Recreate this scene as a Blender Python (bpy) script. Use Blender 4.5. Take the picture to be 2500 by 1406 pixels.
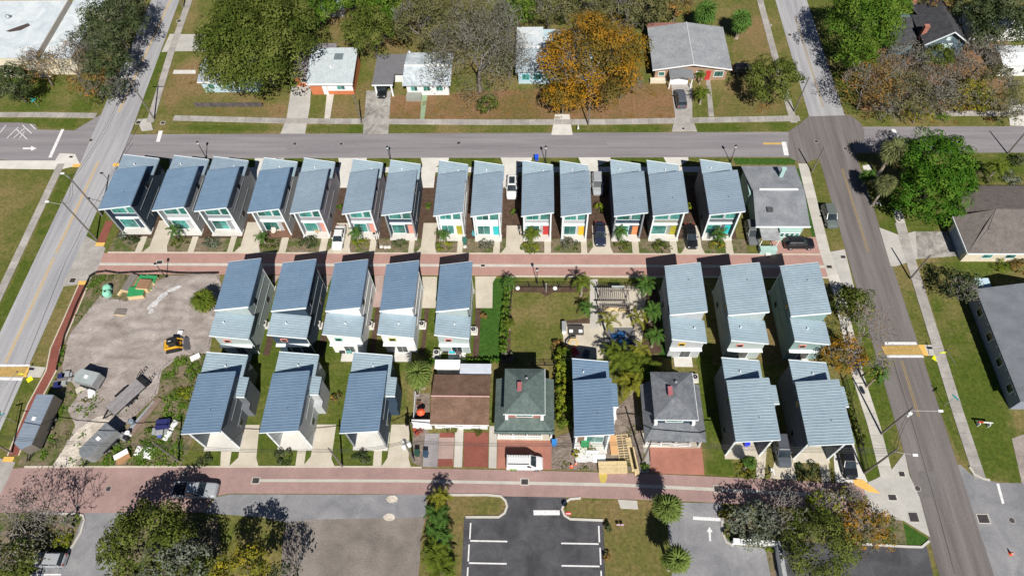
import bpy, math, random
import numpy as np
from mathutils import Vector, Matrix, Quaternion

for _o in list(bpy.data.objects):
    bpy.data.objects.remove(_o)
scene = bpy.context.scene
col = scene.collection
R = math.radians

# ------------------------------------------------------------------ camera, sky, sun, exposure
CAM_H, FOCAL = 90.0, 1667.0                      # metres up; focal length in pixels of a 2500 px wide frame (24 mm)
_p, _r, _y = R(57.81), R(-3.06), R(-3.93)         # pitch down, roll, heading
FWD = Vector((math.sin(_y) * math.cos(_p), math.cos(_y) * math.cos(_p), -math.sin(_p)))
_rt0 = Vector((math.cos(_y), -math.sin(_y), 0))
_up0 = _rt0.cross(FWD)
RT = math.cos(_r) * _rt0 + math.sin(_r) * _up0
UP = -math.sin(_r) * _rt0 + math.cos(_r) * _up0
CAM = Vector((0, 0, CAM_H))
cd = bpy.data.cameras.new('camera')
cam = bpy.data.objects.new('camera', cd)
col.objects.link(cam)
cd.sensor_width = 36
cd.lens = 36 * FOCAL / 2500
cd.clip_end = 5000
cam.matrix_world = Matrix(((RT.x, UP.x, -FWD.x, CAM.x), (RT.y, UP.y, -FWD.y, CAM.y), (RT.z, UP.z, -FWD.z, CAM.z), (0, 0, 0, 1)))
scene.camera = cam

SUN = Vector((0.20, -0.90, 1.0)).normalized()     # towards the sun
world = bpy.data.worlds.new('World')
scene.world = world
world.use_nodes = True
_n = world.node_tree.nodes
_sky = _n.new('ShaderNodeTexSky')
_sky.sky_type = 'NISHITA'
_sky.sun_disc = False
_sky.sun_elevation = math.asin(SUN.z)
_sky.sun_rotation = math.atan2(SUN.x, SUN.y)
_sky.altitude = 300
_sky.air_density = 0.6
_sky.dust_density = 0.2
_sky.ozone_density = 2.5
_bg = _n['Background']
_bg.inputs['Strength'].default_value = 0.05
world.node_tree.links.new(_sky.outputs[0], _bg.inputs['Color'])
_sl = bpy.data.lights.new('sun', 'SUN')
_sl.energy = 5.0
_sl.angle = R(0.5)
_sl.color = (1.0, 0.95, 0.88)
sun = bpy.data.objects.new('sun', _sl)
col.objects.link(sun)
sun.rotation_euler = (-SUN).to_track_quat('-Z', 'Y').to_euler()
sun.location = (0, 0, 150)
scene.view_settings.view_transform = 'Standard'
scene.view_settings.look = 'None'
scene.view_settings.gamma = 1
scene.view_settings.use_curve_mapping = False
scene.view_settings.exposure = 0.35


def at(u, v, z=0.0):
    """survey helper: the place in metres, at height z, that was read off the photograph at pixel u, v"""
    d = FWD * FOCAL + RT * (u - 1250) - UP * (v - 703)
    return CAM + d * ((z - CAM_H) / d.z)


def ppm(p):
    """photograph pixels per metre at point p"""
    return FOCAL / (p - CAM).dot(FWD)


def XY(pts, z=0.0):
    return [tuple(at(u, v, z))[:2] for u, v in pts]


# ------------------------------------------------------------------ materials
MATS = {}


def _lin(c):
    return (c[0], c[1], c[2], 1)


def pm(name, c, c2=None, s=0.6, r=0.85, metal=0.0, bump=0.0, bs=4.0, fine=0.0, fs=6.0, orand=0.0, world=True, spec=0.4, lo=0.35, hi=0.65, dist=0.0, stretch=None, fstretch=None):
    if name in MATS:
        return MATS[name]
    m = bpy.data.materials.new(name)
    m.use_nodes = True
    nt = m.node_tree
    N, L = nt.nodes, nt.links
    b = N['Principled BSDF']
    b.inputs['Roughness'].default_value = r
    b.inputs['Metallic'].default_value = metal
    b.inputs['Specular IOR Level'].default_value = spec
    if c2 is None:
        c2 = tuple(min(1, x * 1.18) for x in c)
    if world:
        vec = N.new('ShaderNodeNewGeometry').outputs['Position']
    else:
        vec = N.new('ShaderNodeTexCoord').outputs['Object']
    nz = N.new('ShaderNodeTexNoise')
    nz.inputs['Scale'].default_value = s
    nz.inputs['Detail'].default_value = 7
    nz.inputs['Roughness'].default_value = 0.65
    nz.inputs['Distortion'].default_value = dist
    v1 = vec
    if stretch:
        mp = N.new('ShaderNodeMapping')
        mp.inputs['Scale'].default_value = stretch
        L.new(vec, mp.inputs['Vector'])
        v1 = mp.outputs[0]
    L.new(v1, nz.inputs['Vector'])
    mr = N.new('ShaderNodeMapRange')
    mr.inputs['From Min'].default_value = lo
    mr.inputs['From Max'].default_value = hi
    L.new(nz.outputs['Fac'], mr.inputs['Value'])
    mx = N.new('ShaderNodeMix')
    mx.data_type = 'RGBA'
    mx.inputs[6].default_value = _lin(c)
    mx.inputs[7].default_value = _lin(c2)
    L.new(mr.outputs[0], mx.inputs[0])
    out = mx.outputs[2]
    if fine or orand:
        hv = N.new('ShaderNodeHueSaturation')
        L.new(out, hv.inputs['Color'])
        val = None
        if fine:
            n2 = N.new('ShaderNodeTexNoise')
            n2.inputs['Scale'].default_value = fs
            n2.inputs['Detail'].default_value = 4
            n2.inputs['Roughness'].default_value = 0.75
            v2 = vec
            if fstretch:
                mp = N.new('ShaderNodeMapping')
                mp.inputs['Scale'].default_value = fstretch
                L.new(vec, mp.inputs['Vector'])
                v2 = mp.outputs[0]
            L.new(v2, n2.inputs['Vector'])
            m2 = N.new('ShaderNodeMapRange')
            m2.inputs['From Min'].default_value = 0.3
            m2.inputs['From Max'].default_value = 0.7
            m2.inputs['To Min'].default_value = 1 - fine
            m2.inputs['To Max'].default_value = 1 + fine
            L.new(n2.outputs['Fac'], m2.inputs['Value'])
            val = m2.outputs[0]
        if orand:
            oi = N.new('ShaderNodeObjectInfo')
            m3 = N.new('ShaderNodeMapRange')
            m3.inputs['To Min'].default_value = 1 - orand
            m3.inputs['To Max'].default_value = 1 + orand
            L.new(oi.outputs['Random'], m3.inputs['Value'])
            if val is None:
                val = m3.outputs[0]
            else:
                mu = N.new('ShaderNodeMath')
                mu.operation = 'MULTIPLY'
                L.new(val, mu.inputs[0])
                L.new(m3.outputs[0], mu.inputs[1])
                val = mu.outputs[0]
        L.new(val, hv.inputs['Value'])
        out = hv.outputs['Color']
    L.new(out, b.inputs['Base Color'])
    if bump:
        n3 = N.new('ShaderNodeTexNoise')
        n3.inputs['Scale'].default_value = bs
        n3.inputs['Detail'].default_value = 6
        L.new(vec, n3.inputs['Vector'])
        bp = N.new('ShaderNodeBump')
        bp.inputs['Strength'].default_value = bump
        bp.inputs['Distance'].default_value = 0.25
        L.new(n3.outputs['Fac'], bp.inputs['Height'])
        L.new(bp.outputs[0], b.inputs['Normal'])
    MATS[name] = m
    return m


def grass_mat(name, g1, g2, tan, tanamt=0.5, s=0.09):
    """lawn: two greens mottled together, worn to tan in patches, with blade-scale grain"""
    m = bpy.data.materials.new(name)
    m.use_nodes = True
    nt = m.node_tree
    N, L = nt.nodes, nt.links
    b = N['Principled BSDF']
    b.inputs['Roughness'].default_value = 0.95
    b.inputs['Specular IOR Level'].default_value = 0.15
    vec = N.new('ShaderNodeNewGeometry').outputs['Position']

    def noise(sc, det, lo, hi, a=0.0, z=1.0):
        n = N.new('ShaderNodeTexNoise')
        n.inputs['Scale'].default_value = sc
        n.inputs['Detail'].default_value = det
        n.inputs['Roughness'].default_value = 0.7
        L.new(vec, n.inputs['Vector'])
        r_ = N.new('ShaderNodeMapRange')
        r_.inputs['From Min'].default_value = lo
        r_.inputs['From Max'].default_value = hi
        r_.inputs['To Min'].default_value = a
        r_.inputs['To Max'].default_value = z
        L.new(n.outputs['Fac'], r_.inputs['Value'])
        return r_.outputs[0]

    def mix(f, a, c):
        x = N.new('ShaderNodeMix')
        x.data_type = 'RGBA'
        L.new(f, x.inputs[0])
        for i, q in ((6, a), (7, c)):
            if isinstance(q, tuple):
                x.inputs[i].default_value = _lin(q)
            else:
                L.new(q, x.inputs[i])
        return x.outputs[2]
    base = mix(noise(0.8, 8, 0.35, 0.65), g1, g2)
    worn = noise(s, 9, 0.62 - 0.3 * tanamt, 0.78 - 0.3 * tanamt)
    c = mix(worn, base, tan)
    hv = N.new('ShaderNodeHueSaturation')
    L.new(c, hv.inputs['Color'])
    L.new(noise(2.2, 7, 0.28, 0.72, 0.55, 1.45), hv.inputs['Value'])
    L.new(hv.outputs[0], b.inputs['Base Color'])
    bp = N.new('ShaderNodeBump')
    bp.inputs['Strength'].default_value = 0.5
    bp.inputs['Distance'].default_value = 0.12
    L.new(noise(9.0, 4, 0.2, 0.8), bp.inputs['Height'])
    L.new(bp.outputs[0], b.inputs['Normal'])
    MATS[name] = m
    return m


def brick_mat(name, c1, c2, mortar, scale=4.0, mot=(0.75, 1.15)):
    m = bpy.data.materials.new(name)
    m.use_nodes = True
    nt = m.node_tree
    N, L = nt.nodes, nt.links
    b = N['Principled BSDF']
    b.inputs['Roughness'].default_value = 0.9
    b.inputs['Specular IOR Level'].default_value = 0.2
    vec = N.new('ShaderNodeNewGeometry').outputs['Position']
    br = N.new('ShaderNodeTexBrick')
    br.inputs['Scale'].default_value = scale
    br.inputs['Color1'].default_value = _lin(c1)
    br.inputs['Color2'].default_value = _lin(c2)
    br.inputs['Mortar'].default_value = _lin(mortar)
    br.inputs['Mortar Size'].default_value = 0.012
    L.new(vec, br.inputs['Vector'])
    hv = N.new('ShaderNodeHueSaturation')
    L.new(br.outputs['Color'], hv.inputs['Color'])
    n = N.new('ShaderNodeTexNoise')
    n.inputs['Scale'].default_value = 0.35
    n.inputs['Detail'].default_value = 9
    n.inputs['Roughness'].default_value = 0.7
    L.new(vec, n.inputs['Vector'])
    r_ = N.new('ShaderNodeMapRange')
    r_.inputs['From Min'].default_value = 0.3
    r_.inputs['From Max'].default_value = 0.7
    r_.inputs['To Min'].default_value = mot[0]
    r_.inputs['To Max'].default_value = mot[1]
    L.new(n.outputs['Fac'], r_.inputs['Value'])
    L.new(r_.outputs[0], hv.inputs['Value'])
    L.new(hv.outputs[0], b.inputs['Base Color'])
    MATS[name] = m
    return m


G_LAWN = grass_mat('lawn_green', (0.054, 0.086, 0.010), (0.088, 0.112, 0.018), (0.155, 0.138, 0.048), 0.5)
G_TAN = grass_mat('lawn_dry', (0.080, 0.102, 0.018), (0.128, 0.128, 0.034), (0.190, 0.150, 0.062), 0.56)
G_BROWN = grass_mat('lawn_brown', (0.105, 0.110, 0.028), (0.150, 0.128, 0.044), (0.205, 0.142, 0.068), 0.64)
G_RUST = grass_mat('lawn_leafy', (0.120, 0.100, 0.032), (0.165, 0.115, 0.045), (0.215, 0.125, 0.065), 0.7)
G_TURF = grass_mat('turf', (0.030, 0.085, 0.012), (0.048, 0.105, 0.016), (0.070, 0.110, 0.022), 0.2)
G_WEED = grass_mat('weedy_ground', (0.045, 0.085, 0.012), (0.090, 0.108, 0.026), (0.185, 0.145, 0.10), 0.72, 0.35)
NS, EW = (1.0, 0.05, 1.0), (0.05, 1.0, 1.0)       # wear drawn out along north-south and east-west streets
ASPH_W = pm('asphalt_pale', (0.255, 0.258, 0.275), (0.375, 0.372, 0.380), s=0.9, bump=0.15, bs=18, fine=0.13, fs=5, spec=0.2, stretch=NS)
ASPH_N = pm('asphalt_mauve', (0.185, 0.172, 0.184), (0.255, 0.238, 0.246), s=0.9, bump=0.15, bs=18, fine=0.13, fs=5, spec=0.2, stretch=EW)
ASPH_E = pm('asphalt_worn', (0.115, 0.103, 0.100), (0.185, 0.168, 0.162), s=0.9, bump=0.15, bs=18, fine=0.14, fs=5, spec=0.2, stretch=NS)
ASPH_D = pm('asphalt_new', (0.045, 0.045, 0.051), (0.090, 0.090, 0.099), s=0.35, bump=0.15, bs=18, fine=0.22, fs=6, spec=0.25, dist=0.5)
ASPH_S = pm('asphalt_lot', (0.170, 0.172, 0.186), (0.262, 0.262, 0.268), s=0.25, bump=0.15, bs=18, fine=0.15, fs=5, spec=0.2, dist=0.8)
ASPH_P = pm('asphalt_patch', (0.105, 0.100, 0.104), (0.140, 0.134, 0.138), s=0.8, fine=0.14, fs=5, spec=0.2)
GRAVEL = pm('gravel_lot', (0.150, 0.132, 0.118), (0.235, 0.208, 0.186), s=0.3, bump=0.4, bs=10, fine=0.2, fs=6, dist=0.3, spec=0.15)
CONC = pm('concrete', (0.42, 0.40, 0.36), (0.50, 0.475, 0.43), s=0.5, fine=0.10, fs=7, orand=0.10, spec=0.2)
CONC_W = pm('concrete_white', (0.50, 0.485, 0.45), (0.60, 0.58, 0.54), s=0.5, fine=0.07, fs=6, spec=0.2)
CONC_M = pm('concrete_mid', (0.36, 0.35, 0.325), (0.45, 0.435, 0.405), s=0.4, fine=0.12, fs=5, spec=0.2)
CONC_C = pm('concrete_cream', (0.43, 0.385, 0.31), (0.53, 0.485, 0.405), s=0.35, fine=0.07, fs=6, spec=0.2)
CONC_G = pm('concrete_grey', (0.255, 0.24, 0.225), (0.37, 0.35, 0.325), s=0.45, fine=0.15, fs=5, orand=0.12, spec=0.2)
CONC_D = pm('concrete_stained', (0.16, 0.15, 0.14), (0.40, 0.385, 0.355), s=0.35, fine=0.18, fs=4, spec=0.2, dist=1.5)
BRICK_L = brick_mat('brick_lane', (0.345, 0.200, 0.170), (0.395, 0.235, 0.205), (0.30, 0.21, 0.18), 4.0, (0.86, 1.12))
BRICK_S = brick_mat('brick_lane_worn', (0.275, 0.185, 0.170), (0.335, 0.222, 0.205), (0.28, 0.21, 0.19), 4.0, (0.82, 1.15))
BRICK_R = brick_mat('brick_red', (0.20, 0.058, 0.042), (0.25, 0.085, 0.062), (0.20, 0.11, 0.09), 4.0)
BRICK_O = brick_mat('brick_orange', (0.33, 0.135, 0.095), (0.38, 0.165, 0.125), (0.30, 0.19, 0.15), 4.0)
BRICK_P = brick_mat('brick_pale', (0.36, 0.25, 0.22), (0.40, 0.30, 0.27), (0.34, 0.28, 0.25), 4.0)
PAVER = brick_mat('paver_grey', (0.25, 0.235, 0.24), (0.30, 0.28, 0.285), (0.22, 0.21, 0.21), 3.0)
MULCH = pm('mulch', (0.062, 0.040, 0.028), (0.105, 0.070, 0.050), s=1.2, fine=0.35, fs=7, bump=0.4, bs=9, spec=0.1)
DIRT = pm('dirt', (0.225, 0.192, 0.172), (0.375, 0.335, 0.312), s=0.3, fine=0.14, fs=3.5, bump=0.5, bs=6, spec=0.1, dist=0.8, lo=0.32, hi=0.66)
SAND = pm('white_sand', (0.40, 0.35, 0.29), (0.62, 0.57, 0.50), s=0.8, fine=0.2, fs=4, bump=0.5, bs=2.5, spec=0.1)
LIME = pm('lime_dust', (0.40, 0.39, 0.39), (0.56, 0.56, 0.57), s=1.5, fine=0.1, spec=0.1)
DIRT_D = pm('dirt_dark', (0.145, 0.115, 0.095), (0.24, 0.20, 0.17), s=0.9, fine=0.3, fs=5, bump=0.7, bs=3, spec=0.1)
PAINT_W = pm('road_paint_white', (0.55, 0.55, 0.55), (0.72, 0.72, 0.72), s=2.0, fine=0.1, spec=0.2)
PAINT_Y = pm('road_paint_yellow', (0.46, 0.30, 0.085), (0.56, 0.38, 0.12), s=2.0, fine=0.15, spec=0.2)
TACTILE = pm('tactile_yellow', (0.62, 0.37, 0.09), (0.70, 0.44, 0.12), s=3, fine=0.1)
TABLE_Y = pm('raised_crossing_tan', (0.34, 0.225, 0.07), (0.44, 0.30, 0.10), s=1.2, fine=0.25, fs=5)
ROOF_SHEEN_LOW = pm('roof_sheen_tint_low', (0.160, 0.245, 0.345), (0.190, 0.278, 0.380), s=0.25, r=0.45, metal=0.2, orand=0.03, fine=0.07, fs=1.2, spec=0.5)  # one roof metal in three tones; view-dependent sheen painted into the colour
ROOF_SHEEN_MID = pm('roof_sheen_tint_mid', (0.235, 0.305, 0.370), (0.27, 0.342, 0.41), s=0.25, r=0.45, metal=0.2, orand=0.03, fine=0.07, fs=1.2, spec=0.5)
ROOF_SHEEN_HIGH = pm('roof_sheen_tint_high', (0.300, 0.390, 0.445), (0.35, 0.44, 0.495), s=0.25, r=0.45, metal=0.2, orand=0.03, fine=0.07, fs=1.2, spec=0.5)
WHITE = pm('paint_white', (0.72, 0.73, 0.73), (0.80, 0.80, 0.80), s=0.7, r=0.6)
TRIM = pm('trim_white', (0.66, 0.72, 0.73), (0.74, 0.79, 0.80), s=0.7, r=0.55)
GLASS = pm('glass_teal', (0.020, 0.11, 0.098), (0.07, 0.28, 0.25), s=0.45, r=0.12, spec=0.6, orand=0.5, fine=0.25, fs=1.5)
GLASS_D = pm('glass_dark', (0.012, 0.018, 0.022), (0.03, 0.04, 0.048), s=0.8, r=0.08, spec=0.8)
BLACK = pm('black_metal', (0.012, 0.012, 0.014), (0.025, 0.025, 0.028), s=2, r=0.5)
RUBBER = pm('rubber', (0.012, 0.012, 0.012), (0.02, 0.02, 0.02), s=4, r=0.85)
STEEL = pm('steel', (0.42, 0.43, 0.45), (0.52, 0.53, 0.55), s=2, r=0.35, metal=0.6)
GALV = pm('galvanised_grey', (0.30, 0.31, 0.32), (0.42, 0.43, 0.44), s=1.2, r=0.5, metal=0.2)
WOOD = pm('lumber', (0.50, 0.38, 0.20), (0.62, 0.50, 0.29), s=3, r=0.8, orand=0.10)
WOOD_D = pm('wood_weathered', (0.14, 0.12, 0.11), (0.21, 0.19, 0.175), s=3, r=0.85, fine=0.15, orand=0.1)
POLEW = pm('pole_wood', (0.13, 0.115, 0.10), (0.19, 0.17, 0.15), s=2, r=0.9)
BARK = pm('bark', (0.13, 0.11, 0.092), (0.21, 0.185, 0.16), s=3, r=0.95, fine=0.2, world=False)
BARK_P = pm('palm_bark', (0.24, 0.20, 0.155), (0.33, 0.285, 0.23), s=5, r=0.95, fine=0.25, world=False)
TWIG = pm('twigs_grey', (0.20, 0.185, 0.165), (0.29, 0.27, 0.245), s=2, r=0.95, world=False)
IRON = pm('iron_grate', (0.035, 0.03, 0.03), (0.07, 0.06, 0.06), s=6, r=0.7)


def plain(name, c, r=0.6, **k):
    return pm(name, c, s=k.pop('s', 1.2), r=r, **k)


# ------------------------------------------------------------------ mesh helpers
class MB:
    def __init__(self):
        self.v, self.f, self.m = [], [], []

    def face(self, pts, mi=0):
        k = len(self.v)
        self.v += [tuple(p) for p in pts]
        self.f.append(tuple(range(k, k + len(pts))))
        self.m.append(mi)
        return self

    def hexa(self, c, mi=0):
        """c: 4 bottom corners then 4 top corners, counter-clockwise from above"""
        k = len(self.v)
        self.v += [tuple(p) for p in c]
        for q in ((3, 2, 1, 0), (4, 5, 6, 7), (0, 1, 5, 4), (1, 2, 6, 5), (2, 3, 7, 6), (3, 0, 4, 7)):
            self.f.append(tuple(k + i for i in q))
            self.m.append(mi)
        return self

    def box(self, x0, x1, y0, y1, z0, z1, mi=0):
        x0, x1 = min(x0, x1), max(x0, x1)
        y0, y1 = min(y0, y1), max(y0, y1)
        return self.hexa([(x0, y0, z0), (x1, y0, z0), (x1, y1, z0), (x0, y1, z0), (x0, y0, z1), (x1, y0, z1), (x1, y1, z1), (x0, y1, z1)], mi)

    def slope(self, x0, x1, y0, y1, zb, zt, mi=0):
        """box whose bottom and top heights are functions of x (or numbers)"""
        y0, y1 = min(y0, y1), max(y0, y1)
        fb = zb if callable(zb) else (lambda x: zb)
        ft = zt if callable(zt) else (lambda x: zt)
        return self.hexa([(x0, y0, fb(x0)), (x1, y0, fb(x1)), (x1, y1, fb(x1)), (x0, y1, fb(x0)),
                          (x0, y0, ft(x0)), (x1, y0, ft(x1)), (x1, y1, ft(x1)), (x0, y1, ft(x0))], mi)

    def prism(self, poly, z0, z1, mi=0):
        a = sum(poly[i][0] * poly[(i + 1) % len(poly)][1] - poly[(i + 1) % len(poly)][0] * poly[i][1] for i in range(len(poly)))
        if a < 0:
            poly = poly[::-1]
        k, n = len(self.v), len(poly)
        self.v += [(p[0], p[1], z0) for p in poly] + [(p[0], p[1], z1) for p in poly]
        self.f.append(tuple(range(k + n, k + 2 * n)))
        self.m.append(mi)
        for i in range(n):
            j = (i + 1) % n
            self.f.append((k + i, k + j, k + n + j, k + n + i))
            self.m.append(mi)
        self.f.append(tuple(range(k + n - 1, k - 1, -1)))
        self.m.append(mi)
        return self

    def tube(self, p0, p1, r0, r1=None, n=6, mi=0, caps=True):
        r1 = r0 if r1 is None else r1
        p0, p1 = Vector(p0), Vector(p1)
        d = (p1 - p0)
        if d.length < 1e-6:
            return self
        d.normalize()
        a = d.orthogonal().normalized()
        b = d.cross(a)
        k = len(self.v)
        for p, r in ((p0, r0), (p1, r1)):
            for i in range(n):
                t = 2 * math.pi * i / n
                self.v.append(tuple(p + (a * math.cos(t) + b * math.sin(t)) * r))
        for i in range(n):
            j = (i + 1) % n
            self.f.append((k + i, k + j, k + n + j, k + n + i))
            self.m.append(mi)
        if caps:
            self.f.append(tuple(range(k + n, k + 2 * n)))
            self.m.append(mi)
            self.f.append(tuple(range(k + n - 1, k - 1, -1)))
            self.m.append(mi)
        return self

    def lathe(self, prof, c=(0, 0, 0), n=10, mi=0):
        k = len(self.v)
        for r, z in prof:
            for i in range(n):
                t = 2 * math.pi * i / n
                self.v.append((c[0] + r * math.cos(t), c[1] + r * math.sin(t), c[2] + z))
        for s in range(len(prof) - 1):
            for i in range(n):
                j = (i + 1) % n
                self.f.append((k + s * n + i, k + s * n + j, k + (s + 1) * n + j, k + (s + 1) * n + i))
                self.m.append(mi)
        self.f.append(tuple(range(k + (len(prof) - 1) * n, k + len(prof) * n)))
        self.m.append(mi)
        self.f.append(tuple(range(k + n - 1, k - 1, -1)))
        self.m.append(mi)
        return self

    def mesh(self, name, mats, smooth=False):
        me = bpy.data.meshes.new(name)
        me.from_pydata(self.v, [], self.f)
        for m in (mats if isinstance(mats, (list, tuple)) else [mats]):
            me.materials.append(m)
        me.polygons.foreach_set('material_index', self.m)
        if smooth:
            me.polygons.foreach_set('use_smooth', [True] * len(self.f))
        me.update()
        return me

    def build(self, name, mats, parent=None, smooth=False):
        return link(name, self.mesh(name, mats, smooth), parent)


def link(name, data, parent=None, loc=None, rot=None, scale=None):
    o = bpy.data.objects.new(name, data)
    col.objects.link(o)
    if parent is not None:
        o.parent = parent
    if loc is not None:
        o.location = loc
    if rot is not None:
        o.rotation_euler = rot
    if scale is not None:
        o.scale = scale
    return o


def tag(o, label=None, cat=None, group=None, kind=None):
    if label:
        o['label'] = label
    if cat:
        o['category'] = cat
    if group:
        o['group'] = group
    if kind:
        o['kind'] = kind
    return o


def thing(name, label, cat, loc=(0, 0, 0), rz=0.0, group=None):
    o = link(name, None, None, loc, (0, 0, rz))
    o.empty_display_size = 0.3
    return tag(o, label, cat, group)


def sheet(name, pts, z, mat, label=None, base=-0.05, parent=None):
    o = MB().prism(list(pts), base, z).build(name, mat, parent)
    if parent is None:
        tag(o, kind='structure')
        if label:
            o['label'] = label
    return o


def relief(name, pts, z, mat, label, amp=.16, cell=.32):
    """uneven bare ground: a fine grid inside the outline, heaved into ruts and mounds"""
    from mathutils import noise
    n = len(pts)

    def inside(x, y):
        c = False
        for i in range(n):
            (ax, ay), (bx, by) = pts[i], pts[(i + 1) % n]
            if (ay > y) != (by > y) and x < (bx - ax) * (y - ay) / (by - ay) + ax:
                c = not c
        return c
    xs, ys = [p[0] for p in pts], [p[1] for p in pts]
    x0, y0 = min(xs), min(ys)
    idx, m = {}, MB()
    for i in range(int((max(xs) - x0) / cell) + 2):
        for j in range(int((max(ys) - y0) / cell) + 2):
            x, y = x0 + i * cell, y0 + j * cell
            if inside(x, y):
                q = noise.noise((x * .35, y * .8, 1.0)) * .55 + noise.noise((x * 1.1 + y * .5, y * 1.5, 4.0)) * .35 + noise.noise((x * 2.6, y * 2.6, 9.0)) * .18
                idx[i, j] = len(m.v)
                m.v.append((x + .1 * noise.noise((x * 3, y * 3, 0)), y, z + amp * (.6 + q)))
    for (i, j) in idx:
        k = [(i, j), (i + 1, j), (i + 1, j + 1), (i, j + 1)]
        if all(e in idx for e in k):
            m.f.append(tuple(idx[e] for e in k))
            m.m.append(0)
    o = m.build(name, mat, None, smooth=True)
    return tag(o, label, kind='structure')


def rect(x0, x1, y0, y1):
    return [(x0, y0), (x1, y0), (x1, y1), (x0, y1)]


def along(pl, w):
    """outline of a strip of width w along polyline pl"""
    L_, R_ = [], []
    for i, p in enumerate(pl):
        a = Vector(pl[max(0, i - 1)])
        b = Vector(pl[min(len(pl) - 1, i + 1)])
        d = (b - a).normalized()
        n = Vector((-d.y, d.x))
        L_.append(tuple(Vector(p) + n * w / 2))
        R_.append(tuple(Vector(p) - n * w / 2))
    return L_ + R_[::-1]


# ================================================================== THE SETTING
rnd = random.Random(7)
sheet('ground', rect(-400, 400, -200, 500), 0.0, G_TAN, 'dry winter grass ground under the whole neighbourhood', base=-0.6)
Z_LAWN, Z_DIRT, Z_MULCH, Z_ROAD, Z_BRICK, Z_DRIVE, Z_WALK = 0.008, 0.014, 0.022, 0.032, 0.040, 0.055, 0.07

# streets
sheet('street_west', [(-82.0, -60), (-75.5, -60), (-75.4, 70), (-75.3, 86), (-76.6, 110), (-77.7, 130), (-84, 300), (-91, 300), (-83.9, 130), (-83.3, 106), (-82.3, 82)], Z_ROAD, ASPH_W, 'pale asphalt street running up the left side')
sheet('street_north', rect(-75.4, 48.9, 83.7, 89.7), Z_ROAD, ASPH_N, 'mauve grey asphalt street behind the front row of narrow houses')
sheet('street_north_east', rect(55.4, 180, 84.6, 90.9), Z_ROAD, ASPH_N, 'mauve grey asphalt street leaving the crossing to the right')
sheet('street_east', rect(48.9, 55.4, -60, 92.5), Z_ROAD, ASPH_E, 'worn brown grey asphalt street running down the right side')
sheet('street_east_upper', rect(49.3, 55.7, 92.5, 300), Z_ROAD, ASPH_W, 'paler asphalt street above the crossing on the right')
sheet('crossing', XY([(1925, 322), (1950, 305), (1974, 285), (2075, 282), (2100, 300), (2110, 318), (2110, 345), (1960, 400), (1925, 385)]), Z_ROAD + 0.006, ASPH_E, 'dark asphalt patch where the two streets cross')
sheet('side_street', XY([(-60, 300), (50, 300), (86, 304), (92, 317), (182, 319), (205, 305), (245, 281), (262, 300), (205, 408), (190, 405), (0, 390), (-60, 388)]), Z_ROAD - 0.008, ASPH_N, 'grey side street joining the west street from the left')
sheet('side_street_south_east', XY([(2296, 1130), (2345, 1135), (2380, 1165), (2440, 1178), (2560, 1180), (2560, 1500), (2400, 1500)]), Z_ROAD - 0.008, ASPH_S, 'grey side street joining the east street at the lower right')

# brick lanes
sheet('lane_upper', rect(-71.8, 45.4, 58.8, 62.9), Z_BRICK, BRICK_L, 'red brick lane between the upper two rows of narrow houses')
sheet('lane_upper_gutter', rect(-71.6, 45.0, 60.45, 60.95), Z_BRICK + 0.006, CONC, 'concrete gutter strip down the middle of the upper brick lane')
sheet('lane_upper_edging', rect(-70.5, 45.0, 62.9, 63.15), Z_BRICK + 0.03, CONC_C, 'cream concrete edging along the upper brick lane')
sheet('lane_upper_kerb', rect(-5.0, 45.0, 58.52, 58.8), Z_BRICK + 0.06, CONC_C, 'cream concrete kerb between brick lane and garden')
sheet('lane_lower', XY([(0, 1145), (50, 1142), (400, 1141), (900, 1141), (1200, 1146), (1500, 1153), (1700, 1161), (1960, 1174), (2105, 1182), (2130, 1262), (1960, 1240), (1700, 1224), (1400, 1214), (900, 1205), (560, 1204), (520, 1212), (500, 1250), (200, 1252), (-40, 1250), (-40, 1230)]), Z_BRICK, BRICK_S, 'worn brick lane in front of the lower row of houses')
sheet('lane_lower_gutter', XY([(635, 1169), (1000, 1170), (1500, 1179), (1740, 1190), (2080, 1208), (2080, 1216), (1740, 1198), (1500, 1187), (1000, 1177), (635, 1176)]), Z_BRICK + 0.006, CONC, 'concrete gutter strip down the middle of the lower brick lane')
sheet('lane_lower_edging', XY([(60, 1137), (400, 1137), (900, 1137), (1030, 1139), (1030, 1142.5), (900, 1141.2), (400, 1141.2), (60, 1142)]), Z_BRICK + 0.03, CONC_C, 'cream concrete edging along the lower brick lane')

# concrete aprons where lanes meet the streets
sheet('apron_upper_west', XY([(210, 576), (237, 592), (258, 606), (240, 655), (222, 680), (212, 692), (150, 700), (165, 672)]), Z_DRIVE, CONC_G, 'grey concrete apron where the upper brick lane meets the west street')
sheet('apron_lower_west', XY([(-20, 1110), (10, 1122), (38, 1128), (20, 1170), (-10, 1230), (-60, 1230)]), Z_DRIVE, CONC_G, 'grey concrete apron where the lower brick lane meets the west street')
sheet('apron_upper_east', XY([(2012, 625), (2028, 615), (2062, 609), (2086, 706), (2050, 690), (2034, 700), (2020, 655)]), Z_DRIVE, CONC_M, 'white concrete apron where the upper brick lane meets the east street')
sheet('apron_lower_east', XY([(2105, 1182), (2135, 1170), (2175, 1148), (2208, 1105), (2220, 1160), (2245, 1215), (2270, 1310), (2205, 1270), (2150, 1265), (2130, 1262)]), Z_DRIVE, CONC_M, 'white concrete apron where the lower brick lane meets the east street')


SLAB = None


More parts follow.
